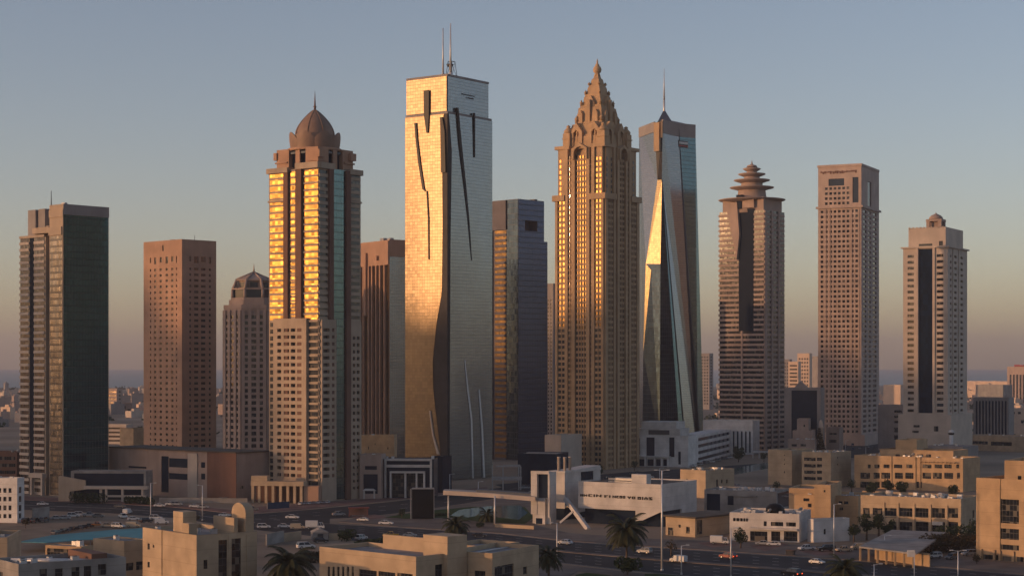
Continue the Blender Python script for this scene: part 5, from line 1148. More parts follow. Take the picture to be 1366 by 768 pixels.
# ---- the white angular building with its canopy bridge
def angular():
    s = Site(772, 882, 928, 703, 31); t = s.thing('angular_building', 'white angular building on slanting struts with dark lettering and three roof stacks', 'building'); z = s.z; L, Q = s.L, s.Rr
    zb, zt = z(682), z(645.5); a, b = s.a, s.b; m = MB()
    m.box(-a/2, a/2, -b/2, b/2, zb, zt-.5); d = .4
    m.fbox(s.FL, 0, a+d, zb, zt, 0, d); m.fbox(s.FR, 0, b, zb, zt, 0, d); m.fbox(s.FB, 0, a, zb, zt, 0, d)
    m.fpoly(s.FL, [(L(849.6), z(699)), (a+d+.02, z(682)), (a+d+.02, zt+.02), (L(849.6), zt+.02)], d+.004, 1.1)
    m.fbox(s.FR, Q(908), b, 0, zb, -8, d-.01)
    m.build('wall', M['offwhite'], t)
    m = MB(); m.fbox(s.FL, L(776), a-.3, 0, zb-.02, -b*.7, -2.5); m.build('undercroft_glass', M['navy'], t)
    m = MB(); m.face([(-a/2, -b/2, zt-.48), (a/2, -b/2, zt-.48), (a/2, b/2, zt-.48), (-a/2, b/2, zt-.48)]); m.build('roof', M['roofdark'], t)
    m = MB(); m.box(-a/2+L(838), -a/2+L(858), -b/2+2.5, -b/2+6, zt-.48, z(634)); m.build('roof_box', M['offwhite'], t)
    m = MB(); m.fbox(s.FL, L(796), L(838), zt+.2, zt+1.0, -9, -8.8); m.fbox(s.FL, L(796), L(838), zt-.5, zt-.1, -9.3, -8.7); m.build('roof_rail', M['metal'], t)
    m = MB(); xs = [775, 786.5]; 
    # dark block lettering (words unreadable in the photograph, the letter shapes kept)
    GL = {'M': ["10001", "11011", "10101", "10001"], 'C': ["111", "100", "100", "111"], 'L': ["100", "100", "100", "111"], 'I': ["1", "1", "1", "1"], 'S': ["111", "110", "011", "111"], 'F': ["111", "100", "110", "100"],
          'N': ["1001", "1101", "1011", "1001"], 'B': ["111", "111", "101", "111"], 'A': ["010", "111", "101", "101"], 'Y': ["101", "111", "010", "010"], 'O': ["111", "101", "101", "111"], 'E': ["111", "110", "100", "111"], '#': ["11", "11", "11", "11"]}
    def word(txt, x0, x1, y0, y1):
        n = sum(len(GL[c][0])+1 for c in txt)-1; cw = (L(x1)-L(x0))/n; x = L(x0); ztop = s.zL((x0+x1)/2, y0); zbot = s.zL((x0+x1)/2, y1); rh = (ztop-zbot)/4
        for c in txt:
            for r_, row in enumerate(GL[c]):
                q = 0
                while q < len(row):
                    if row[q] == '1':
                        e = q
                        while e < len(row) and row[e] == '1': e += 1
                        m.fbox(s.FL, x+q*cw, x+e*cw, ztop-(r_+1)*rh+.002*r_, ztop-r_*rh, d+(.72 if x0 > 849 else .01), d+(.9 if x0 > 849 else .2)); q = e
                    else: q += 1
            x += (len(GL[c][0])+1)*cw
    word('##M', 775, 784, 658.4, 661.6); word('CIN', 785.8, 803, 658.6, 662.2); word('FI', 807, 815, 659.8, 663.2); word('NEBO', 818, 834.8, 660.4, 664); word('YO', 838, 848.4, 661.4, 665); word('BIAS', 852.6, 872, 662, 666)
    m.build('lettering', M['black'], t)
    # prow box
    s2 = Site(732.6, 753.4, 801, 694, 31); rel = (Matrix.Translation(s.loc) @ Matrix.Rotation(s.rz, 4, 'Z')).inverted() @ (Matrix.Translation(s2.loc) @ Matrix.Rotation(s2.rz, 4, 'Z'))
    def put(o): o.matrix_local = rel @ o.matrix_local; return o
    z2 = s2.z; A, B = s2.a, s2.b; m = MB()
    m.fpoly(Fr((A/2, -B/2, 0), (0, 1, 0), (1, 0, 0)), [(0, z2(678)), (s2.Rr(762), z2(668)), (s2.Rr(768), z2(686)), (B, z2(684)), (B, z2(625)), (0, z2(629))], -A, 0)
    m.box(-A/2-.3, A/2+.3, -B/2-.3, B/2, z2(629)-.6, z2(628)) ; put(m.build('prow', M['offwhite'], t))
    m = MB(); m.box(-A/2+1.0, A/2-1.6, -B/2+2.5, B/2-.5, 0, z2(678)-.02); put(m.build('prow_undercroft', M['navy'], t))
    m = MB(); m.fbox(s2.FR, s2.Rr(775), s2.Rr(791), z2(643), z2(631), .02, .1); put(m.build('prow_window', M['navy'], t))
    for x in (735, 749, 763):
        m = MB(); lx = -A/2+2.2 if x == 735 else (A/2-1.2 if x == 749 else A/2-1.5); ly = -B/2+(3.2 if x == 735 else 2.2 if x == 749 else 6.5)
        m.lathe([(.52, z2(629)), (.52, z2(611.5)), (.62, z2(611.3)), (.62, z2(609.8))], 12, lx, ly); put(m.build('roof_stack', M['pale'], t))
    # portal tower at the left end
    s3 = Site(709, 733, 742, 699, 25); rel3 = (Matrix.Translation(s.loc) @ Matrix.Rotation(s.rz, 4, 'Z')).inverted() @ (Matrix.Translation(s3.loc) @ Matrix.Rotation(s3.rz, 4, 'Z'))
    z3 = s3.z; m = MB(); A, B = s3.a, s3.b
    m.box(-A/2, A/2, -B/2+1, B/2, 0, z3(629.5)); m.fbox(s3.FL, 0, s3.L(717), z3(686), z3(628), -1, .5); m.fbox(s3.FL, 0, A, z3(632), z3(628), -1, .6); m.fbox(s3.FL, s3.L(714), s3.L(727.5), 0, z3(665), -1, .3); m.fbox(s3.FL, s3.L(731.4), A+.2, z3(690), z3(632), -1, .4)
    o = m.build('portal', M['offwhite'], t); o.matrix_local = rel3
    m = MB(); m.fquad(s3.FL, s3.L(717), s3.L(731.4), z3(664), z3(632), -.9); o = m.build('portal_glass', M['navy'], t); o.matrix_local = rel3
    m = MB(); m.fquad(s3.FL, s3.L(715.4), s3.L(724), 0.1, z3(691), .34); o = m.build('portal_door', M['navy'], t); o.matrix_local = rel3
    # slanting struts
    inv = (Matrix.Translation(s.loc) @ Matrix.Rotation(s.rz, 4, 'Z')).inverted()
    def pt(px, py, D): return inv @ Vector(((px-CX)*D/FPX, D, Zat(D, py)))
    def beam(p, q, w_):
        m = MB(); p = Vector(p); q = Vector(q); dr = (q-p).normalized(); sd = Vector((0, 1, 0)).cross(dr).normalized()*w_/2; dp = dr.cross(sd).normalized()*w_/2
        m.hexa([p-sd-dp, p+sd-dp, p+sd+dp, p-sd+dp, q-sd-dp, q+sd-dp, q+sd+dp, q-sd+dp]); m.build('strut', M['offwhite'], t)
    beam(pt(754.5, 665, 643), pt(785, 706, 614), 1.35); beam(pt(764, 682, 630), pt(747, 697, 630), .7)
    # gently curved canopy bridge reaching left
    m = MB(); n = 14; rows = []
    for i in range(n+1):
        u = i/n; px = 591+(714-591)*u; Dn = 640-8*u; y0 = 654+8.5*u**1.3; Dd = 9+5*u
        pn = inv @ Vector(((px-CX)*Dn/FPX, Dn, Zat(Dn, y0))); pf = inv @ Vector(((px-CX+2)*(Dn+Dd)/FPX, Dn+Dd, Zat(Dn, y0)-.1)); rows.append((pn, pf))
    for (p, q), (r, w_) in zip(rows, rows[1:]):
        dn = Vector((0, 0, -1.5)); m.hexa([p+dn, r+dn, w_+dn, q+dn, p, r, w_, q])
    m.build('canopy_bridge', M['pale'], t)
    m = MB(); 
    for (p, q), (r, w_) in zip(rows[5:], rows[6:]): m.hexa([p+(q-p)*.3+Vector((0, 0, .02)), r+(w_-r)*.3+Vector((0, 0, .02)), w_+(r-w_)*.1+Vector((0, 0, .02)), q+(p-q)*.1+Vector((0, 0, .02)), p+(q-p)*.3+Vector((0, 0, .7)), r+(w_-r)*.3+Vector((0, 0, .7)), w_+(r-w_)*.1+Vector((0, 0, .7)), q+(p-q)*.1+Vector((0, 0, .7))])
    m.build('bridge_skylight', M['bluepanel'] if False else M['greywall'], t)
    for px, D_ in ((598, 641), (660, 632)): m = MB(); p = inv @ Vector(((px-CX)*D_/FPX, D_+2, 0)); m.tube((p.x, p.y, 0), (p.x, p.y, Zat(D_, 660)-.3), .35, .3, 10); m.build('bridge_column', M['palemetal'], t)
angular()
# ---- flat car port roof at the right
def carport():
    t = thing('carport', 'flat grey carport roof on ochre posts beside the main road at the right', 'carport', G(1200, 735), 0); o = G(1200, 735); zr = 4.2
    P_ = [G(x, y, zr) for x, y in ((1146, 728), (1222, 737.5), (1262, 709), (1190, 706))]; pts = [(p.x-o.x, p.y-o.y) for p in P_]; m = MB()
    m.prism(pts, zr-.45, zr); m.build('roof', M['concrete'], t)
    for i in range(7):
        u = .03+i*.155; a, b = Vector((*pts[0], 0)), Vector((*pts[1], 0)); p = a+(b-a)*u; m = MB(); m.box(p.x-.25, p.x+.25, p.y+.4, p.y+.9, 0, zr-.46); m.build('post', M['plaster2'], t)
    a, b = Vector((*pts[0], 0)), Vector((*pts[1], 0)); c = a+(b-a); u = (b-a).normalized(); n = Vector((u.y, -u.x, 0)); F = Fr(a-n*6, u, n); m = MB(); m.fbox(F, 0, (b-a).length*.96, 0, zr-.5, -.3, 0); m.build('back_wall', M['plaster2'], t)
carport()
# ---- front row
s_, t_ = block('ochre_block', 'ochre building with a tall dark window stack cut by the right picture edge', 'building', 1304.5, 1402, 1440, 752, 641, 8, 'plaster2', [(1335.8, 1360, 665.5, 697.5), (1335.8, 1360, 704.5, 719), (1335.8, 1360, 726, 733)]+[(1312, 1325, 739, 749.5), (1329, 1333, 739.5, 749), (1338, 1350, 741.5, 751), (1357, 1366, 742, 751), (1372, 1394, 665, 697)], [], 'windark', ac=3, tank=1,
      extra=lambda s, t, zt: (lambda m: ([m.fbox(s.FL, s.L(x)-.3, s.L(x)+.3, 0, s.z(738), .36, .9) for x in (1310, 1327.5, 1335, 1353)], m.fbox(s.FL, s.L(1334.4), s.L(1335.2), 0, zt, .36, .6), m.build('pilasters', M['plaster2'], t)))(MB()))
block('', '', '', 1342, 1400, 1420, 748, 615, 8, 'plaster2', [(1358, 1363, 634, 641)], [], into=t_, ac=2)
def front_extra(s, t, zt):
    L, Q, z = s.L, s.Rr, s.z; a, b = s.a, s.b; X = lambda px: -a/2+L(px)
    m = MB(); m.box(X(226), X(239), -b/2+1.0, -b/2+4.5, zt-1, z(686)); m.box(X(240.5), X(250), -b/2+.4, -b/2+2.6, zt-1, z(700)); m.box(X(233), a/2-1.0, b/2-5, b/2-4, zt-1, z(694)); m.build('stair_head', M['plaster'], t)
    m = MB(); F = Fr((a/2-6.5, -b/2+2.0, 0), (1, 0, 0), (0, -1, 0)); F = Fr((a/2-6.6, b/2-2.4, 0), (1, 0, 0), (0, -1, 0)); pts = [(0, zt-1), (6.4, zt-1), (6.4, z(688))]+[(3.2+3.2*math.cos(q), z(688)+2.3*math.sin(q)) for q in [i*math.pi/10 for i in range(1, 10)]]+[(0, z(688))]
    m.fpoly(F, pts, -2.2, 0); m.build('vaulted_stair_head', M['plaster'], t)
    m = MB()
    for x in (305, 329): m.fbox(s.FR, Q(x)-.3, Q(x)+.3, 0, zt-.6, .01, .5)
    m.fbox(s.FL, L(217.4), L(218.3), 0, zt, .36, .55); m.build('pilasters', M['plaster'], t)
block('sandy_block', 'sandy block with vaulted stair head and two tall dark windows, front left', 'building', 193, 263, 340, 812, 713, 51, 'plaster', [(198.6, 201.4, 724, 732), (205.6, 207.8, 726, 729.6), (198.6, 201.4, 748.6, 756)], [(290.4, 302, 719.5, 790), (308, 320.4, 717.5, 790), (270.6, 276, 746, 758)], 'windark', ac=3, extra=front_extra)
def f2_extra(s, t, zt):
    a, b = s.a, s.b; L, Q, z = s.L, s.Rr, s.z
    m = MB(); m.fbox(s.FR, Q(590), Q(616), 0, z(718), -6, 1.6); m.build('stair_tower', M['plaster'], t)
    m = MB(); m.box(-a/2+6, a/2-.4, b/2-.8, b/2-.1, zt-1, z(727.5)); m.build('back_parapet', M['plaster'], t)
s_, t_ = block('long_sandy_building', 'long sandy building with flat grey roof and slit windows in the front centre', 'building', 429, 555, 617, 832, 741.5, 43, 'plaster', [(438.5+i*6.4, 441.6+i*6.4, 755, 774) for i in range(6)]+[(480.5, 504, 759.5, 790), (506.5, 529, 762, 790), (531.5, 552, 764, 790)], [(579, 589, 752, 790)], 'windark', ac=0, extra=f2_extra)
block('', '', '', 600, 656, 716, 826, 737, 30, 'plaster', [(634, 648.5, 760.5, 790)], [(658, 683.5, 753, 790), (696, 701.5, 755, 765)], into=t_, ac=5)
block('', '', '', 598, 648, 690, 800, 728, 36, 'plaster', [], [], into=t_, ac=2)
def f0_extra(s, t, zt):
    a, b = s.a, s.b; m = MB()
    for i in range(3): m.tube((-a/2+1+i*1.1, -b/2+3, zt-.5), (a/2-2+i*.3, b/2-6, zt-.5), .4, .4, 10)
    m.build('roof_duct', M['palemetal'], t)
    m = MB(); m.box(-a/2+.5, a/2-.6, b/2-7, b/2-3.5, zt-1, zt+1.0); m.build('roof_pergola', M['darkbrown'], t)
block('low_block', 'low grey beige block with white roof ducts in the bottom left corner', 'building', -6, 26, 165, 850, 751.5, 54, 'concrete', [(2, 6, 762, 768)], [(52, 62, 758, 776), (72.5, 83, 757.5, 774), (94.5, 105.4, 755.5, 771), (111, 121, 754, 769), (130, 141, 751.5, 766)], 'windark', ac=7, tank=0, extra=f0_extra)
block('annex_block', 'small beige annex with blue sign window behind the low bottom left block', 'building', 127, 166, 193.5, 790, 721, 40, 'plaster', [], [(167, 177, 750, 760), (180.5, 192, 748, 759)], 'windark', ac=2, par=.4)
block('stair_block', 'tan rooftop stair block at the far left bottom corner', 'building', -20, 8, 26, 800, 716, 50, 'plaster', [], [], 'windark', ac=1)
block('roof_store', 'orange lit hut with dark slatted shed beside the low bottom left block', 'shed', 63, 108, 122, 770, 728.5, 25, 'plaster2', [(64, 94, 731, 742)], [], 'windark', par=.2, ac=2)
def site_shed():
    t = thing('site_shed', 'grey tent shaped site shed at the lot beside the junction', 'shed', G(417, 721), R(12)); m = MB(); m.prism([(0, 0), (5, 0), (5, 6), (0, 6)], 0, 2.6); m.prism([(-.2, -.2), (5.2, -.2), (5.2, 6.2), (-.2, 6.2)], 2.603, 3.8, 0, [(2.2, .2), (2.8, .2), (2.8, 5.8), (2.2, 5.8)]); m.build('tent', M['concrete'], t)
    m = MB(); m.box(5.3, 12.5, 1, 1.3, 0, 2.2); m.build('site_hoarding', M['plaster'], t)
    m = MB(); m.box(1.6, 3.4, -.06, -.02, 0.02, 2.2); m.build('door', M['darkmetal'], t)
site_shed()
def turquoise():
    zr = 3.2; pl = ((24, 722), (70, 713), (150, 706), (194, 703.5), (194, 717), (110, 719), (62, 723)); o = G(110, 722); t = thing('shade_canopy', 'long turquoise sheet canopy over the parking lot in the left foreground', 'canopy', o)
    m = MB(); q = [G(x, y, zr) for x, y in pl]; m.prism([(p.x-o.x, p.y-o.y) for p in reversed(q)], zr-.18, zr); m.build('roof_sheet', M['bluepanel'], t)
    for x, y in ((62, 722), (90, 720), (120, 718.4), (150, 718), (180, 717), (60, 714.6), (100, 710), (140, 707), (175, 704.5)): p = G(x, y, zr); m = MB(); m.tube((p.x-o.x, p.y-o.y+.4, 0), (p.x-o.x, p.y-o.y+.4, zr-.19), .12, .12, 6); m.build('post', M['metal'], t)
turquoise()
# ================================================================ roads, pavements, ground patches
def band_sheet(name, top, bot, z, mat, n=24, u0=0.0, u1=1.0):
    """ribbon between two photo polylines (both left to right); u0..u1 across"""
    def samp(pl, t):
        x = pl[0][0]+(pl[-1][0]-pl[0][0])*t
        for (xa, ya), (xb, yb) in zip(pl, pl[1:]):
            if x <= xb+1e-6: return G(x, ya+(yb-ya)*(x-xa)/(xb-xa))
        return G(*pl[-1])
    m = MB(); prev = None
    for i in range(n+1):
        a, b = samp(top, i/n), samp(bot, i/n); p, q = a+(b-a)*u0, a+(b-a)*u1
        if prev: m.face([(prev[1].x, prev[1].y, z), (q.x, q.y, z), (p.x, p.y, z), (prev[0].x, prev[0].y, z)])
        prev = (p, q)
    return m.build(name, mat, None, 'structure')
def dashes(name, top, bot, us, z, n=90, wid=.006, dash=True, x0=0.0, x1=1.0):
    def samp(pl, t):
        x = pl[0][0]+(pl[-1][0]-pl[0][0])*t
        for (xa, ya), (xb, yb) in zip(pl, pl[1:]):
            if x <= xb+1e-6: return G(x, ya+(yb-ya)*(x-xa)/(xb-xa))
        return G(*pl[-1])
    m = MB()
    for u in us:
        for i in range(n):
            if dash and i % 3: continue
            t0, t1 = x0+(x1-x0)*i/n, x0+(x1-x0)*(i+1)/n; q = []
            for t in (t0, t1):
                a, b = samp(top, t), samp(bot, t); q.append((a+(b-a)*(u-wid), a+(b-a)*(u+wid)))
            m.face([(q[0][1].x, q[0][1].y, z), (q[1][1].x, q[1][1].y, z), (q[1][0].x, q[1][0].y, z), (q[0][0].x, q[0][0].y, z)])
    return m.build(name, M['mark'], None, 'structure')
def slab(name, px, h, mat):
    m = MB(); q = [G(x, y) for x, y in px]; m.prism([(p.x, p.y) for p in reversed(q)], 0, h); return m.build(name, mat, None, 'structure')
main_t = [(425, 697), (560, 705), (660, 711), (760, 722), (940, 734), (1080, 743), (1200, 752), (1390, 768)]
main_b = [(425, 716), (560, 730), (690, 744), (760, 752), (860, 763), (960, 772), (1080, 783), (1390, 812)]
left_t = [(-60, 662), (60, 668), (150, 671.5), (240, 677), (330, 687), (440, 689)]
left_b = [(-60, 676), (70, 681), (150, 684), (240, 691), (330, 705), (440, 717)]
up_t = [(330, 686), (400, 680.5), (470, 674), (540, 667), (620, 657), (720, 642), (850, 629), (1010, 618)]
up_b = [(330, 697), (400, 693), (470, 690), (540, 683), (620, 671), (720, 655), (850, 644), (1010, 627)]
band_sheet('main_road', main_t, main_b, .012, M['asphalt'])
band_sheet('side_road', left_t, left_b, .008, M['asphalt'])
band_sheet('upper_road', up_t, up_b, .004, M['asphalt'])
dashes('lane_markings', main_t, main_b, (.12, .24, .36, .64, .76, .88), .020, 110, .0035)
dashes('edge_lines', main_t, main_b, (.015, .985), .020, 60, .0035, False)
dashes('lane_markings', left_t, left_b, (.25, .75), .016, 60, .006); dashes('edge_lines', left_t, left_b, (.5,), .016, 60, .01, False, 0, .8)
dashes('lane_markings', up_t, up_b, (.33, .66), .012, 70, .006)
def median():
    m = MB(); prev = None
    def samp(pl, x):
        for (xa, ya), (xb, yb) in zip(pl, pl[1:]):
            if x <= xb+1e-6: return G(x, ya+(yb-ya)*(x-xa)/(xb-xa))
        return G(*pl[-1])
    for i in range(33):
        x = 520+(1385-520)*i/32; a, b = samp(main_t, x), samp(main_b, x); p, q = a+(b-a)*.47, a+(b-a)*.53
        if prev: m.hexa([(prev[1].x, prev[1].y, 0), (q.x, q.y, 0), (p.x, p.y, 0), (prev[0].x, prev[0].y, 0), (prev[1].x, prev[1].y, .2), (q.x, q.y, .2), (p.x, p.y, .2), (prev[0].x, prev[0].y, .2)])
        prev = (p, q)
    m.build('median', M['paving'], None, 'structure')
median()
sheet('bare_lot', [G(x, y) for x, y in reversed(((-80, 690), (80, 690), (160, 693), (240, 697), (330, 710), (420, 722), (440, 800), (-80, 800)))], .004, M['lot'])
slab('pavement', ((-60, 657), (60, 663), (150, 667.5), (240, 673), (330, 682), (330, 686.5), (240, 676.6), (150, 671.2), (60, 667.7), (-60, 661.7)), .13, M['redpave'])
slab('pavement', ((340, 676), (400, 672), (470, 667), (560, 660), (650, 649), (650, 651.5), (560, 663), (470, 672.5), (400, 679.6), (336, 684.5)), .13, M['redpave'])
slab('pavement', ((452, 696), (475, 691), (540, 684.5), (620, 672), (720, 657), (740, 660), (712, 700), (760, 711), (880, 719), (980, 722), (1140, 731), (1300, 747), (1400, 757), (1400, 768), (1200, 751.4), (1080, 742.4), (940, 733.4), (760, 721.4), (660, 710.4), (560, 704.4)), .13, M['paving'])
for pl in (((1000, 728), (1035, 722), (1052, 726), (1020, 735)), ((930, 724), (960, 722), (985, 727), (950, 730)), ((1065, 735), (1120, 733), (1130, 739), (1090, 741)), ((1150, 741), (1215, 740), (1235, 748), (1180, 748)), ((466, 689), (500, 686), (520, 690), (485, 693.5))):
    sheet('red_paving', [G(x, y) for x, y in reversed(pl)], .136, M['redpave'])
sheet('lawn', [G(x, y) for x, y in reversed(((512, 690), (560, 682), (628, 676), (700, 676), (712, 690), (700, 699), (640, 696), (600, 690), (540, 692)))], .140, M['grass'])
sheet('pond', [G(x, y) for x, y in reversed(((600, 688), (612, 680), (650, 675), (694, 674), (704, 684), (692, 693), (664, 690), (640, 687), (625, 690)))], .146, M['pond'])
sheet('lawn', [G(x, y) for x, y in reversed(((845, 764), (900, 765), (1010, 774), (1010, 800), (845, 800)))], .006, M['grass'])
sheet('lawn', [G(x, y) for x, y in reversed(((768, 766), (800, 760), (815, 764), (810, 790), (768, 790)))], .006, M['grass'])
slab('pavement', ((690, 746), (760, 754), (860, 765), (860, 772), (770, 762), (700, 800), (660, 800)), .13, M['paving'])
sheet('car_park', [G(x, y) for x, y in reversed(((1110, 592), (1205, 586), (1216, 600), (1150, 612), (1105, 606)))], .004, M['asphalt'])
sheet('car_park', [G(x, y) for x, y in reversed(((660, 646), (850, 628), (945, 640), (905, 655), (700, 660)))], .010, M['asphalt'])
sheet('canal', [G(x, y) for x, y in reversed(((930, 634), (985, 623), (1036, 614), (1036, 622), (985, 632), (940, 640)))], .016, M['pond'])
# ================================================================ plants
M['leaf'] = surf('foliage', (.030, .045, .016), .8, .5, 1.5, spec=.2)
M['leafdry'] = surf('dry_foliage', (.060, .043, .018), .85, .4, 1.5, spec=.2)
M['palmleaf'] = surf('palm_frond', (.034, .038, .014), .7, .4, 1.0, spec=.3)
M['bark'] = surf('bark', (.12, .085, .06), .9, .3, 2.0)
def leafball(mb, c, r, n, sz, flat=1.0):
    for _ in range(n):
        while True:
            p = Vector((random.uniform(-1, 1), random.uniform(-1, 1), random.uniform(-1, 1)))
            if p.length <= 1: break
        p = p.normalized()*(p.length**.5); q = Vector(c)+Vector((p.x*r, p.y*r, p.z*r*flat)); a = Vector((random.gauss(0, 1), random.gauss(0, 1), random.gauss(0, .8))).normalized(); b = a.orthogonal().normalized(); s_ = sz*random.uniform(.6, 1.3)
        mb.face([q-a*s_, q-b*s_*.55, q+a*s_, q+b*s_*.55])
def tree(label, px, py, ytop, wpx, mat='leaf', name='tree', cat='tree', n=900, trunk=True, group=None):
    p = G(px, py); k = p.y/FPX; h = (py-ytop)*k; r = wpx*k/2; t = thing(name, label, cat, p, 0, group)
    m = MB(); m.tube((0, 0, 0), (r*.05, 0, h*.5), h*.035+.05, h*.02+.04, 7)
    for i in range(5): an = i*1.26+px; m.tube((r*.05, 0, h*(.3+.04*i)), (r*.55*math.cos(an), r*.55*math.sin(an), h*(.6+.06*i)), h*.016+.03, h*.006+.02, 5)
    m.build('trunk', M['bark'], t)
    m = MB(); nb = 9
    for i in range(nb):
        an = i*2.4+py; rr = r*.62*math.sqrt((i+.5)/nb); c = (rr*math.cos(an), rr*math.sin(an), h*random.uniform(.42, .82)); leafball(m, c, r*random.uniform(.32, .5), n//nb, max(.2, r*.125), min(1.2, h*.2/(r*.42)+.45))
    m.build('crown', M[mat], t); return t
def hedge(label, a, b, h, w_, mat='leaf', n=700, name='hedge', cat='hedge'):
    p, q = G(*a), G(*b); t = thing(name, label, cat, p); d = q-p; l = d.length; m = MB(); mb2 = MB()
    for i in range(max(2, int(l/1.6))):
        u = i/max(1, int(l/1.6)-1); c = d*u; leafball(m, (c.x+random.uniform(-.3, .3), c.y+w_/2+random.uniform(-.3, .3), h*random.uniform(.42, .56)), max(w_, h)*.55, int(1.6*n)//max(2, int(l/1.6)), .38, h/max(w_, h))
        mb2.tube((c.x, c.y+w_/2, 0), (c.x, c.y+w_/2, h*.5), .06, .04, 5)
    m.build('foliage', M[mat], t); mb2.build('stems', M['bark'], t); return t
def palm(label, px, yb, yc, rpx, nf=34, mat='palmleaf', lean=0.0, group='palms'):
    p = G(px, yb); k = p.y/FPX; h = (yb-yc)*k; r = rpx*k; t = thing('palm_tree', label, 'palm', p, 0, group)
    m = MB(); n = 10
    for i in range(n):
        z0, z1 = h*i/n, h*(i+1)/n; m.tube((lean*(i/n)**2, 0, z0), (lean*((i+1)/n)**2, 0, z1), .30-.08*i/n, .34-.08*i/n, 9)
    m.lathe([(.3, h*.9), (.62, h*.97), (.5, h+.2), (.1, h+.6)], 10, lean, 0); m.build('trunk', M['bark'], t)
    m = MB(); top = Vector((lean, 0, h))
    for i in range(nf):
        an = i*2.39996+px; e = 1.25-1.75*(i/nf)**1.0; L_ = r*random.uniform(.92, 1.12)*(1.0 if e > -.2 else .8); seg = 11; pts = []
        d = Vector((math.cos(an)*math.cos(e), math.sin(an)*math.cos(e), math.sin(e))); q = top.copy(); pts.append(q.copy())
        for s_ in range(seg): d = (d+Vector((0, 0, -.13-.02*s_*.5))).normalized(); q = q+d*(L_/seg); pts.append(q.copy())
        for s_ in range(seg):
            a, b = pts[s_], pts[s_+1]; f_ = (b-a).normalized(); sd = f_.cross(Vector((0, 0, 1))); sd = sd.normalized() if sd.length > .01 else Vector((1, 0, 0)); up = sd.cross(f_)
            m.face([a-sd*.05, b-sd*.04, b+sd*.04, a+sd*.05])
            ll = r*.26*math.sin(math.pi*min(1, (s_+1.3)/(seg+1.0)))**.7
            for sg in (-1, 1):
                for v in (0.0, .5):
                    c = a+(b-a)*v; tip = c+sd*sg*ll*.8+f_*ll*.55-up*ll*.28+Vector((0, 0, -ll*.15)); m.face([c-f_*.10*r*.3, c+f_*.10*r*.3, tip])
    m.build('crown', M[mat], t); return t
palm('date palm in front of the angular building, its trunk rising from a round bush', 836, 753, 706, 37, 46)
palm('low date palm with wide crown at the bottom edge left of centre', 387, 806, 752, 44, 46)
palm('small date palm just behind the front centre sandy building by the road', 608, 732, 701, 24, 42)
palm('dark date palm at the roadside near the bottom centre lamp', 732, 776, 741, 27, 40)
palm('date palm crown poking up at the bottom edge right of centre', 1127, 832, 760, 34, 40)
palm('bushy low palm beside the pond under the canopy bridge', 650, 696, 686, 17, 26)
tree('round dark bush around the foot of the tallest date palm', 837, 766, 744, 38, 'leaf', 'bush', 'bush', 700)
tree('dark tree in front of the white fin building', 985, 616, 596, 20)
tree('dark leafy tree at the right end of the brown podium', 319, 667, 639, 20)
tree('low shrubby tree before the brown podium beside the street lamp', 280, 660, 640, 14)
hedge('dark planting under the pale beam canopy of the glass hall, left part', (98, 671), (136, 671), 4.2, 2.5)
hedge('dark planting under the pale beam canopy of the glass hall, right part', (170, 672), (200, 673), 3.0, 2)
tree('thin half bare roadside tree beside the tall lamp mast', 895, 741, 716, 20, 'leafdry', n=160)
tree('small leafy tree in front of the white shop, at its left end', 988, 731, 702, 20)
for i, (x, yb, yt, w_) in enumerate(((1163, 664, 640, 20), (1186, 662, 638, 17), (1203, 664, 641, 20), (1272, 664, 645, 18))):
    tree(('leftmost tree between the large ochre villa and the long villa', 'second tree from the left between the ochre villa and the long villa', 'third tree from the left between the ochre villa and the long villa', 'tree at the right end between the large ochre villa and the long villa')[i], x, yb, yt, w_, group='trees between the villas')
for i, (x, yb, yt, w_) in enumerate(((1139, 722, 695, 18), (1156, 720, 682, 20), (1172, 720, 676, 22), (1186, 720, 690, 20))):
    tree(('low tree beside the white shed in front of the long villa', 'second tree from the white shed in front of the long villa', 'tallest dark tree in front of the long villa', 'rightmost tree in front of the long villa, left of the carport')[i], x, yb, yt, w_, group='trees in front of the long villa')
hedge('dark brown overgrown hedge between the carport and the ochre block', (1242, 738), (1304, 738), 5.5, 6, 'leafdry', 1800)
hedge('dark green hedge right of the long villa, behind the brown hedge', (1262, 727), (1306, 728), 6.0, 4, 'leaf', 1200)
hedge('rusty brown hedge in front of the bottom edge palm', (396, 752), (428, 750), 3.2, 2.5, 'leafdry', 800)
tree('dark round bush beside the site shed, left of the front centre building', 462, 722, 705, 27, 'leaf', 'bush', 'bush', 600)
hedge('low dark hedge along the back of the front centre building roofline', (476, 729), (512, 724), 1.8, 1.5, 'leaf', 400)
hedge('clipped hedge on the lawn between the billboard and the pond', (560, 691), (598, 687), 1.0, 1.5, 'leaf', 300)
tree('dark conical tree like a tall fir in front of the grid tower', 1093, 609, 569, 20, 'leafdry', 'conifer', 'tree', 10) if False else None
def conifer():
    p = G(1093, 611); k = p.y/FPX; h = 42*k; r = 10.5*k; t = thing('conifer', 'dark mottled conical tree in front of the grid tower', 'tree', p); m = MB(); m.tube((0, 0, 0), (0, 0, h*.95), .4, .08, 7); m.build('trunk', M['bark'], t); m = MB()
    for i in range(14): u = i/13; leafball(m, (0, 0, h*(.08+.86*u)), r*(1.02-.86*u), int(150*(1-.75*u)), .55, .35)
    m.build('crown', M['leafdry'], t)
conifer()
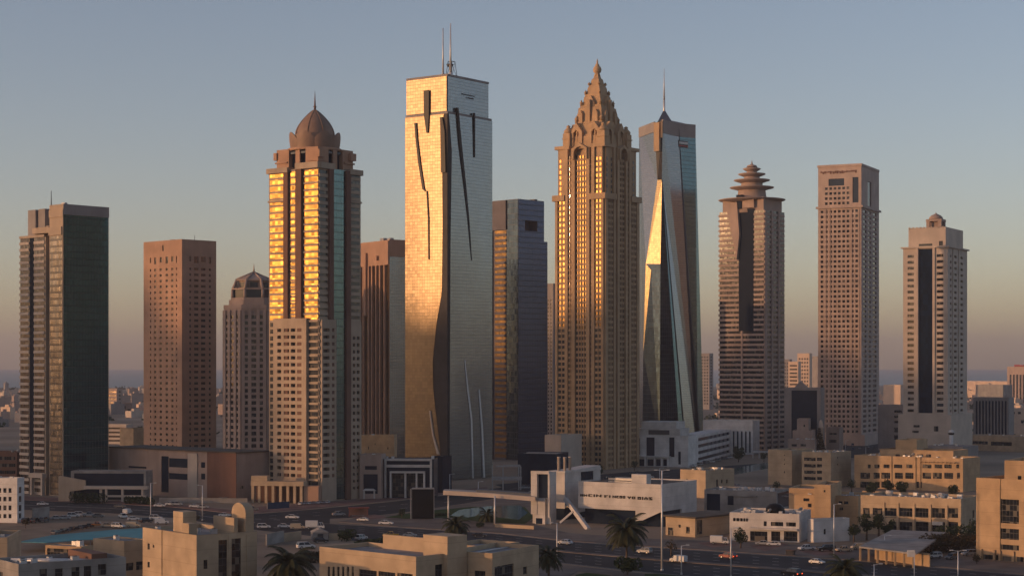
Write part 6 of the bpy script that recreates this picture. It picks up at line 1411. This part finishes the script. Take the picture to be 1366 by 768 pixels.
# ================================================================ street furniture
def lamp(label, px, yb, yt, arms=1, side=1, name='street_lamp', cat='street lamp'):
    p = G(px, yb); k = p.y/FPX; h = (yb-yt)*k; t = thing(name, label, cat, p, 0, 'street lamps'); m = MB(); rr = .09+h*.004
    m.tube((0, 0, 0), (0, 0, h), rr*1.5, rr, 8); m.lathe([(rr*2.2, 0), (rr*2.2, .5), (rr*1.5, .6)], 8); m.build('pole', M['palemetal'], t)
    for i in range(arms):
        sg = side if i == 0 else -side; m = MB(); m.tube((0, 0, h-.15), (sg*1.3, 0, h+.12), .07, .06, 6); m.build('arm', M['palemetal'], t)
        m = MB(); m.box(sg*1.2 if sg > 0 else -2.1, 2.1 if sg > 0 else -1.2, -.2, .2, h+.02, h+.24); m.build('lamp_head', M['palemetal'], t)
    return t
lamp('pale street lamp at the left lot beside the pale beam canopy', 201, 693, 644); lamp('pale street lamp in front of the brown podium, behind the sandy block', 270, 694, 647, 1, -1)
lamp('short pale street lamp at the roadside in front of the angular building', 743, 752, 697, 1, -1); lamp('tallest pale lamp mast with twin arms, in front of the angular building', 883, 761, 627, 2)
lamp('short thin post lamp beside the half bare roadside tree', 909, 766, 727); lamp('thin lamp post in front of the gatehouse and white shop', 975, 770, 704)
lamp('grey lamp post in front of the white shed', 1112.6, 741, 672); lamp('short pale lamp post in front of the carport roof', 1180, 739, 714)
lamp('twin armed pale lamp near the ochre block at the bottom right', 1278, 788, 734, 2); lamp('short white post at the kerb near the bottom edge right of centre', 1166, 790, 752)
lamp('small lamp post in the car park in front of the grid tower', 1155, 609, 596); lamp('small lamp post behind the cube building', 1128, 603, 587)
lamp('small pale lamp beside the silver tower foot', 600, 660, 632); lamp('small lamp between the gantry and the portal building', 638, 662, 642)
lamp('small lamp post on the road behind the angular building', 880, 645, 624)
def signpost():
    p = G(1219.6, 792); k = p.y/FPX; h = (792-733)*k; t = thing('sign_post', 'white square sign on a tall pale post in front of the carport', 'sign', p); m = MB(); m.tube((0, 0, 0), (0, 0, h), .13, .1, 8); m.build('post', M['palemetal'], t)
    m = MB(); m.box(-1.75, .12, -.12, -.02+.1, h-1.7, h); m.build('panel', M['white'], t)
signpost()
def bus_shelter():
    p = G(466, 689); k = p.y/FPX; t = thing('bus_shelter', 'red roofed bus shelter with thin posts beside the upper road', 'bus shelter', p, R(8)); red = surf('faded_red', (.20, .055, .045), .6, .2, .5); m = MB(); m.box(-.3, 7.4, -.4, 2.2, 3.1, 3.5); m.build('roof', red, t)
    for x, y in ((0, 0), (6.8, 0), (0, 1.8), (6.8, 1.8)): m = MB(); m.box(x-.08, x+.08, y-.08, y+.08, 0, 3.1); m.build('post', red, t)
    m = MB(); m.box(.1, 6.7, 1.7, 1.78, .4, 3.0); m.build('back_panel', M['redpave'], t); m = MB(); m.box(1, 5.6, 1.0, 1.5, .42, .5); m.box(1.2, 1.3, 1.1, 1.4, 0, .42); m.box(5.3, 5.4, 1.1, 1.4, 0, .42); m.build('bench', M['metal'], t)
bus_shelter()
def hoarding():
    a, b = G(357, 679), G(386, 677); t = thing('site_hoarding', 'dark blue site hoarding in front of the arcade', 'hoarding', a, math.atan2(b.y-a.y, b.x-a.x)); l = (b-a).length; m = MB(); m.box(0, l, 0, .12, .1, 2.6); m.build('panel', surf('blue_hoarding', (.02, .04, .085), .6), t); m = MB()
    for i in range(5): m.box(l*i/4-.06, l*i/4+.06, .12, .24, 0, 2.7)
    m.build('posts', M['metal'], t)
hoarding()
def bin_():
    t = thing('skip_bin', 'dark waste skip on the red paving in front of the white shop', 'skip', G(1049, 740), R(-25)); m = MB(); m.prism([(0, 0), (2.2, 0), (2.2, 1.5), (0, 1.5)], .15, 1.5, 0, [(-.2, -.1), (2.4, -.1), (2.4, 1.6), (-.2, 1.6)]); m.build('tub', M['darkmetal'], t); m = MB(); m.box(-.22, 2.42, -.12, 1.62, 1.503, 1.6); m.build('lid', M['darkbrown'], t)
bin_()
# ================================================================ vehicles
PAINT = {'white': (.62, .62, .61), 'silver': (.32, .33, .34), 'grey': (.12, .125, .13), 'black': (.012, .012, .014), 'red': (.26, .02, .018), 'blue': (.03, .06, .14), 'yellow': (.55, .33, .03), 'beige': (.42, .35, .26), 'orange': (.42, .16, .04)}
for k_, c_ in PAINT.items():
    M['paint_'+k_] = surf(k_+'_paint', c_, .28, .06, 1.0, spec=.55)
M['carglass'] = surf('car_glass', (.012, .014, .017), .06, .1, 1.0, spec=.6); M['tyre'] = surf('tyre', (.015, .015, .015), .9, .2, 2.0); M['rim'] = surf('rim', (.35, .35, .36), .35, .1, 2.0, metal=.7)
M['headlamp'] = surf('head_lamp', (.6, .6, .58), .2, .05, 1.0); M['taillamp'] = surf('tail_lamp', (.25, .01, .01), .3, .05, 1.0)
lit, lt_, lb_ = new_mat('lit_tail_lamp'); lb_.inputs['Base Color'].default_value = (.4, .02, .01, 1); lb_.inputs['Emission Color'].default_value = (1, .10, .03, 1); lb_.inputs['Emission Strength'].default_value = 1.6; M['litlamp'] = lit
SHAPES = {  # lower body profile (x, z), glasshouse base/roof profile, length, half width
    'sedan': dict(body=[(-2.2, .35), (-2.25, .62), (-2.15, .92), (-1.35, .98), (1.0, .95), (2.0, .80), (2.2, .62), (2.2, .35)], cab=[(-1.75, .95), (-1.05, 1.42), (.35, 1.42), (1.15, .93)], hw=.88, wb=1.32),
    'suv': dict(body=[(-2.3, .42), (-2.35, .75), (-2.3, 1.10), (1.0, 1.08), (2.1, .98), (2.3, .75), (2.3, .42)], cab=[(-2.25, 1.08), (-2.0, 1.76), (.45, 1.76), (1.15, 1.06)], hw=.95, wb=1.4),
    'pickup': dict(body=[(-2.6, .48), (-2.62, 1.05), (-.75, 1.05), (-.7, 1.08), (1.25, 1.06), (2.4, .98), (2.55, .75), (2.55, .45)], cab=[(-.95, 1.06), (-.75, 1.74), (.65, 1.74), (1.3, 1.05)], hw=.93, wb=1.6),
    'van': dict(body=[(-2.5, .4), (-2.5, 1.9), (-1.2, 2.0), (.9, 2.0), (1.2, 1.2), (2.3, 1.05), (2.45, .7), (2.45, .4)], cab=[(.6, 1.22), (.7, 1.93), (1.05, 1.93), (1.75, 1.2)], hw=.95, wb=1.5),
    'truck': dict(body=[(1.05, .5), (1.05, 1.25), (2.85, 1.2), (2.95, .8), (2.95, .5)], cab=[(1.15, 1.22), (1.2, 2.1), (2.3, 2.1), (2.75, 1.2)], hw=1.0, wb=1.9)}
PROTO = {}
def make_car(kind, colour, lamps='taillamp'):
    S = SHAPES[kind]; hw = S['hw']; t = thing(kind if kind != 'suv' else 'off_road_car', 'car', 'car', (0, 0, 0)); pm = M['paint_'+colour]
    F = Fr((0, 0, 0), (1, 0, 0), (0, -1, 0)); m = MB(); m.fpoly(F, S['body'], -hw, hw)
    (x0, z0), (x1, z1), (x2, z2), (x3, z3) = S['cab']; k = .78; m.hexa([(x1, -hw*k, z1), (x2, -hw*k, z2), (x2, hw*k, z2), (x1, hw*k, z1), (x1+.08, -hw*k+.06, z1+.05), (x2-.08, -hw*k+.06, z2+.05), (x2-.08, hw*k-.06, z2+.05), (x1+.08, hw*k-.06, z1+.05)])
    for xa, za, xb, zb_ in ((x0, z0, x1, z1), (x3, z3, x2, z2), ((x0+x3)/2, (z0+z3)/2, (x1+x2)/2, z1)):
        for sg in (-1, 1): m.tube((xa, sg*hw*.95, za), (xb, sg*hw*k, zb_), .05, .05, 4, smooth=False)
    m.build('body', pm, t)
    m = MB(); m.hexa([(x0, -hw*.94, z0+.002), (x3, -hw*.94, z3+.002), (x3, hw*.94, z3+.002), (x0, hw*.94, z0+.002), (x1, -hw*(k-.01), z1-.002), (x2, -hw*(k-.01), z2-.002), (x2, hw*(k-.01), z2-.002), (x1, hw*(k-.01), z1-.002)]); m.build('windows', M['carglass'], t)
    if kind == 'truck': m = MB(); m.box(-2.9, .9, -1.05, 1.05, .85, 2.7); m.box(-2.9, 1.0, -.4, .4, .5, .84); m.build('cargo_box', M['paint_white'], t)
    if kind == 'pickup': m = MB(); m.box(-2.5, -1.0, -hw+.12, hw-.12, 1.052, 1.06); m.build('cargo_bed', M['darkmetal'], t)
    r = .33 if kind == 'sedan' else .4
    for x in (-S['wb'], S['wb']):
        for sg in (-1, 1): m = MB(); m.tube((x, sg*(hw-.2), r), (x, sg*(hw+.02), r), r, r, 14); o = m.build('wheel', M['tyre'], t); m = MB(); m.tube((x, sg*(hw+.02), r), (x, sg*(hw+.035), r), r*.6, r*.55, 10); m.build('rim', M['rim'], o)
    xf = max(p[0] for p in S['body']); xr = min(p[0] for p in S['body']); xr = -2.92 if kind == 'truck' else xr
    for sg in (-1, 1):
        m = MB(); m.box(xf-.12, xf+.02, min(sg*hw*.9, sg*hw*.55), max(sg*hw*.9, sg*hw*.55), .62, .76); m.build('headlight', M['headlamp'], t)
        m = MB(); m.box(xr-.02, xr+.1, min(sg*hw*.92, sg*hw*.6), max(sg*hw*.92, sg*hw*.6), .68, .88); m.build('taillight', M[lamps], t)
    return t
def car(kind, colour, px, py, deg, label, lamps='taillamp', group='vehicles', cat=None, sc=1.0):
    p = G(px, py); key = (kind, colour, lamps)
    p.z = .15
    if key not in PROTO: o = PROTO[key] = make_car(kind, colour, lamps); o.location = p; o.rotation_euler = (0, 0, R(deg)); o['label'] = label; o['group'] = group
    else: o = copy_thing(PROTO[key], p, R(deg), label, None, group)
    o.scale = (sc, sc, sc); o['category'] = cat or {'sedan': 'car', 'suv': 'car', 'pickup': 'pickup', 'van': 'van', 'truck': 'truck'}[kind]; return o
on = lambda z: z
# on the roads
car('sedan', 'white', 390, 692, -4, 'white sedan on the junction in front of the arcade, heading right', sc=1.1)
car('sedan', 'silver', 452, 688, 20, 'silver blue car on the upper road left of the bus shelter', sc=1.1)
car('sedan', 'white', 484, 695, 165, 'small white car left of the white sedan near the billboard', sc=.95)
car('sedan', 'white', 515, 700, -8, 'white sedan driving on the main road below the billboard', sc=1.15)
car('suv', 'white', 482, 720, 60, 'white off road car beside the round bush behind the front centre building', sc=1.0)
car('pickup', 'yellow', 521, 716, 175, 'yellow pickup on the main road behind the front centre building')
car('sedan', 'silver', 547, 716, -8, 'silver car on the main road right of the yellow pickup')
car('sedan', 'white', 754, 726, 140, 'white car on the main road in front of the angular building', sc=1.1)
car('suv', 'red', 971, 745, 138, 'red car with lit tail lamps on the main road in front of the white shop', 'litlamp', sc=1.1)
car('suv', 'black', 1056, 769, 128, 'black off road car with glowing red tail lamps at the bottom edge', 'litlamp', sc=1.25)
# along the left lot
for a in ((('suv', 'white', 98, 690, 10, 'white off road car parked at the upper lot edge, left of a pair')), ('suv', 'white', 107, 688.5, 10, 'white off road car parked at the upper lot edge, right of a pair'), ('pickup', 'silver', 119, 689, 5, 'pale blue grey pickup right of the white pair at the lot edge'), ('sedan', 'grey', 131, 690, 5, 'grey car at the upper lot edge right of the pale pickup'),
          ('pickup', 'white', 164, 691, -60, 'white pickup parked in the left lot nearest the street lamp cluster'), ('van', 'white', 170, 685.5, 80, 'white van behind the white pickup in the left lot'), ('sedan', 'white', 178, 694, 15, 'white sedan right of the white pickup in the left lot'), ('suv', 'white', 158, 704, -20, 'white off road car above the turquoise canopy, left of the beige van'),
          ('van', 'beige', 178, 703.5, 0, 'beige van parked above the turquoise canopy'), ('pickup', 'orange', 130, 702.5, 0, 'orange pickup with dark bed above the turquoise canopy'), ('sedan', 'beige', 143, 703, 10, 'beige car between the orange pickup and the white off road car'), ('sedan', 'white', 57, 674, 5, 'white sedan by the entrance portal of the teal tower'),
          ('sedan', 'silver', 76, 693, 5, 'silver car parked left of the white pair at the lot edge'), ('sedan', 'silver', 86, 692.6, 5, 'second silver car parked next to the white pair at the lot edge'), ('suv', 'black', 35, 697, 80, 'black car beside the white four storey block'), ('suv', 'black', 47, 697, 80, 'black car in front of the short grey boundary wall'), ('suv', 'grey', 59, 696, 80, 'grey car at the right end of the short boundary wall'),
          ('suv', 'black', 195, 697, 40, 'black car at the foot of the left street lamp'), ('van', 'white', 216, 699, 10, 'white van right of the left street lamp'), ('suv', 'white', 208, 693, 0, 'white off road car behind the van right of the left street lamp'),
          ('sedan', 'white', 147, 722.5, 10, 'white car half under the turquoise canopy')): car(*a)
for i in range(9): car('sedan' if i % 2 else 'suv', 'black' if i % 3 else 'grey', 74+i*5.6, 712.5-i*1.15, 75+i*3, 'small dark car along the turquoise canopy edge, number %s from the left' % ('one', 'two', 'three', 'four', 'five', 'six', 'seven', 'eight', 'nine')[i], group='dark cars along the canopy', sc=.8)
for i, (k_, c_, x, y, a) in enumerate((('sedan', 'white', 213, 676, 0), ('sedan', 'white', 228, 674, 0), ('suv', 'silver', 236, 674.5, 0), ('sedan', 'white', 260, 677, 0), ('sedan', 'silver', 271, 678, 0), ('van', 'grey', 300, 669.8, 0), ('suv', 'grey', 337, 681, 0))):
    car(k_, c_, x, y, a, ('white car at the kerb below the right end of the glass hall', 'white car at the kerb left of the podium balconies', 'silver off road car at the kerb below the podium balconies', 'white car at the kerb left of the podium street lamp', 'silver car at the kerb right of the podium street lamp', 'grey van against the brown podium wall', 'grey off road car on the pavement left of the arcade')[i])
# by the junction lot
car('suv', 'white', 352, 705, 10, 'white off road car at the junction, leftmost of the group right of the sandy block'); car('sedan', 'white', 379, 704, 0, 'white sedan at the junction between the off road car and the pink van')
car('van', 'beige', 397, 706, 5, 'beige van in the junction group left of the white box truck'); car('truck', 'white', 420, 706, 4, 'white box truck parked at the junction', sc=1.1); car('suv', 'white', 408, 732, 25, 'white and blue off road car on the lot above the rusty hedge', sc=1.2)
car('suv', 'black', 428, 724, 20, 'black car beside the site shed hoarding')
for i in range(7): car('sedan', 'white' if i % 2 == 0 else 'silver', 401+i*6, 673.2-i*.35, 80, 'small pale car at the foot of the domed tower, number %s from the left' % ('one', 'two', 'three', 'four', 'five', 'six', 'seven')[i], group='pale cars at the domed tower', sc=.8)
# right side
car('truck', 'white', 960, 726, -15, 'white flatbed truck parked left of the white shop'); car('pickup', 'white', 1076, 734, 200, 'white pickup parked in front of the white shed'); car('suv', 'black', 1102, 735.5, 190, 'black off road car parked at the white shed wall', sc=1.2)
car('pickup', 'beige', 1126, 736, 195, 'beige pickup parked right of the black off road car'); car('van', 'beige', 1146, 733, 190, 'sunlit beige van at the left end of the carport'); car('suv', 'white', 1246, 744.5, 200, 'white car parked between the carport and the brown hedge'); car('suv', 'silver', 1293, 741, 200, 'silver car parked beside the ochre block, left of its corner')
car('suv', 'grey', 1270, 746, 220, 'grey car behind the twin armed lamp at the ochre block')
NUM = ('one', 'two', 'three', 'four', 'five', 'six', 'seven', 'eight', 'nine', 'ten', 'eleven', 'twelve', 'thirteen', 'fourteen', 'fifteen', 'sixteen')
for i in range(16): car(('sedan', 'suv')[i % 2], ('grey', 'black', 'silver', 'blue')[(i*7) % 4], 1128+(i % 8)*9.5, 601-(i % 8)*.9-(i//8)*5.5, 80, 'small %s car, %s row before the grid tower, number %s from the left' % (('grey', 'black', 'silver', 'blue')[(i*7) % 4], ('front', 'back')[i//8], NUM[i % 8]), group='cars in the grid tower car park')
for i in range(7): car(('sedan', 'suv', 'van')[i % 3], ('white', 'grey', 'silver')[(i*5) % 3], 926+i*8, 622.6-i*1.9, 55, 'small parked %s vehicle in front of the white hotel wing, number %s from the left' % (('white', 'grey', 'silver')[(i*5) % 3], NUM[i]), group='cars at the white hotel')
for i, (x, y, c_) in enumerate(((866, 638, 'white'), (846, 634, 'grey'), (815, 640, 'black'), (790, 637, 'silver'))): car('suv', c_, x, y, 10, '%s car on the asphalt behind the angular building roof' % c_)
# garden walls, shrubs and more parked cars between the villas
for nm, a, b, h, mt in (('low sandy garden wall in front of the long villa', (1196, 723), (1238, 726), 1.6, 'plaster'), ('low ochre garden wall below the large ochre villa', (1150, 660), (1230, 663), 1.8, 'plaster2'), ('low grey wall between the gatehouse and the grey shop', (978, 700), (1000, 697), 1.8, 'concrete'),
        ('low tan wall left of the tan villa tower', (1052, 704), (1082, 706), 1.8, 'plaster'), ('long low wall along the upper road behind the angular building', (700, 663), (712, 657), 1.4, 'concrete'), ('low wall in front of the cube building', (1028, 654), (1066, 657), 1.6, 'plaster')): wall_between('garden_wall', nm, a, b, h, .3, mt)
for lb, x, yb, yt, w_, mt in (('small round shrub at the right corner of the gatehouse', 978, 717, 708, 12, 'leaf'), ('dusty shrub at the left end of the garden wall before the long villa', 1192, 724, 713, 12, 'leafdry'), ('small tree beside the right side of the tan villa', 1150, 706, 686, 15, 'leaf'), ('small tree at the left corner of the tan villa', 1050, 704, 688, 13, 'leaf'),
        ('small tree in front of the cube building plain left block', 1036, 657, 641, 13, 'leaf'), ('small tree at the right corner of the cube building', 1136, 656, 638, 13, 'leaf'), ('roadside shrub left of the kerb wall under the canopy bridge', 640, 704, 697, 14, 'leaf'), ('small tree left of the billboard on the lawn', 536, 690, 678, 12, 'leaf'),
        ('small tree at the left end of the white hotel front', 846, 628, 612, 12, 'leaf'), ('dark tree in front of the ornate tower foot', 800, 636, 618, 14, 'leaf'), ('small dark tree at the right end of the white fin building canopy', 1019, 616, 602, 12, 'leaf'), ('dark bush beside the stepped house', 1064, 614, 603, 12, 'leaf'),
        ('dusty tree on the bare lot edge beside the white four storey block', 34, 704, 692, 12, 'leafdry'), ('shrub at the foot of the street lamp before the podium', 262, 694, 687, 11, 'leafdry'), ('dark tree behind the boundary of the ochre block', 1298, 720, 690, 18, 'leaf'), ('shrub at the left corner of the ochre block', 1303, 752, 740, 14, 'leafdry')):
    tree(lb, x, yb, yt, w_, mt, 'shrub' if (yb-yt) < 13 else 'tree', 'shrub' if (yb-yt) < 13 else 'tree', 380)
for k_, c_, x, y, a, lb in (('suv', 'white', 1004, 700, 10, 'white off road car behind the garden wall near the grey shop'), ('sedan', 'silver', 1017, 727, 170, 'silver car parked under the awning of the white shop'), ('sedan', 'white', 1032, 728, 170, 'white car parked at the front columns of the white shop'), ('sedan', 'grey', 1088, 708, 15, 'grey car beside the wall left of the tan villa tower'),
        ('suv', 'white', 1170, 668, 10, 'white off road car below the large ochre villa, left one'), ('sedan', 'silver', 1214, 668, 10, 'silver car below the large ochre villa, middle one'), ('suv', 'black', 1242, 668, 10, 'black car below the large ochre villa, right one'), ('sedan', 'white', 1222, 730, 12, 'white car before the garden wall of the long villa'),
        ('pickup', 'white', 1136, 662, 40, 'white pickup between the cube building and the large ochre villa'), ('sedan', 'red', 1010, 662, 20, 'red car on the open ground behind the grey shop'), ('suv', 'white', 996, 655, 30, 'white off road car on the open ground near the canal'), ('sedan', 'silver', 984, 650, 30, 'silver car on the open ground near the canal'),
        ('sedan', 'white', 1090, 752, -42, 'white car on the main road near the grey lamp post'), ('suv', 'silver', 860, 738, 140, 'silver off road car on the main road behind the tallest date palm'), ('sedan', 'black', 640, 716, -12, 'black car on the main road under the canopy bridge'), ('van', 'white', 905, 750, 140, 'white van on the main road beside the half bare tree'),
        ('sedan', 'white', 300, 689, -8, 'white car on the side road behind the vaulted stair head'), ('sedan', 'grey', 160, 677, -4, 'grey car on the side road before the glass hall'), ('suv', 'white', 570, 672, 15, 'white off road car on the upper road before the portal building'), ('sedan', 'silver', 700, 652, 25, 'silver car on the upper road before the navy hall')):
    car(k_, c_, x, y, a, lb)
# ================================================================ the far town
def far_town():
    mats = [M['pinkstone'], M['sunstone'], M['greystone'], M['pale']]; m = MB(); m2 = MB(); rnd = random.Random(11)
    for _ in range(620):
        D = rnd.uniform(1480, 4500)**1.0; px = rnd.uniform(-40, 1400); X = (px-CX)*D/FPX
        if D < 1900 and 30 < px < 1300 and rnd.random() < .6: continue
        w_ = rnd.uniform(6, 20); d_ = rnd.uniform(6, 18); h = rnd.choice((4, 6, 7, 9, 9, 12, 16 if D > 2200 else 9)); mi = rnd.choice((0, 0, 1, 2, 3)); a = rnd.uniform(.1, .9); c, s_ = math.cos(a), math.sin(a)
        q = [(X+x*c-y*s_, D+x*s_+y*c) for x, y in ((-w_/2, -d_/2), (w_/2, -d_/2), (w_/2, d_/2), (-w_/2, d_/2))]; m.prism(q, 0, h, mi)
        q2 = [(X+(x*c-y*s_)*.4, D+(x*s_+y*c)*.4) for x, y in ((-w_/2, -d_/2), (w_/2, -d_/2), (w_/2, d_/2), (-w_/2, d_/2))]; m.prism(q2, h+.01, h+2.4, mi)
    m.build('distant_town', mats, None, 'stuff')
    for _ in range(420):
        D = rnd.uniform(1350, 4300); px = rnd.uniform(-40, 1400); X = (px-CX)*D/FPX; r = rnd.uniform(3, 7)
        for _ in range(26):
            p = Vector((rnd.gauss(0, .5), rnd.gauss(0, .5), abs(rnd.gauss(.4, .3)))); a = Vector((rnd.gauss(0, 1), rnd.gauss(0, 1), rnd.gauss(0, 1))).normalized(); b = a.orthogonal(); q = Vector((X, D, 0))+Vector((p.x*r*1.6, p.y*r*1.6, p.z*r)); s_ = r*.34; m2.face([q-a*s_, q-b*s_, q+a*s_, q+b*s_])
    m2.build('distant_trees', M['leaf'], None, 'stuff')
far_town()
# ================================================================ the air
def haze():
    m = MB(); m.box(-13000, 13000, -4000, 25000, -2.0, 420.0); o = m.build('haze', HAZE, None, 'stuff'); return o
HAZE = bpy.data.materials.new('haze'); HAZE.use_nodes = True
hn = HAZE.node_tree; hn.nodes.clear()
pv_ = hn.nodes.new('ShaderNodeVolumePrincipled'); pv_.inputs['Color'].default_value = (0.72, 0.74, 0.84, 1); pv_.inputs['Density'].default_value = 0.000075; pv_.inputs['Anisotropy'].default_value = 0.1
ho = hn.nodes.new('ShaderNodeOutputMaterial'); hn.links.new(pv_.outputs[0], ho.inputs['Volume'])
haze()
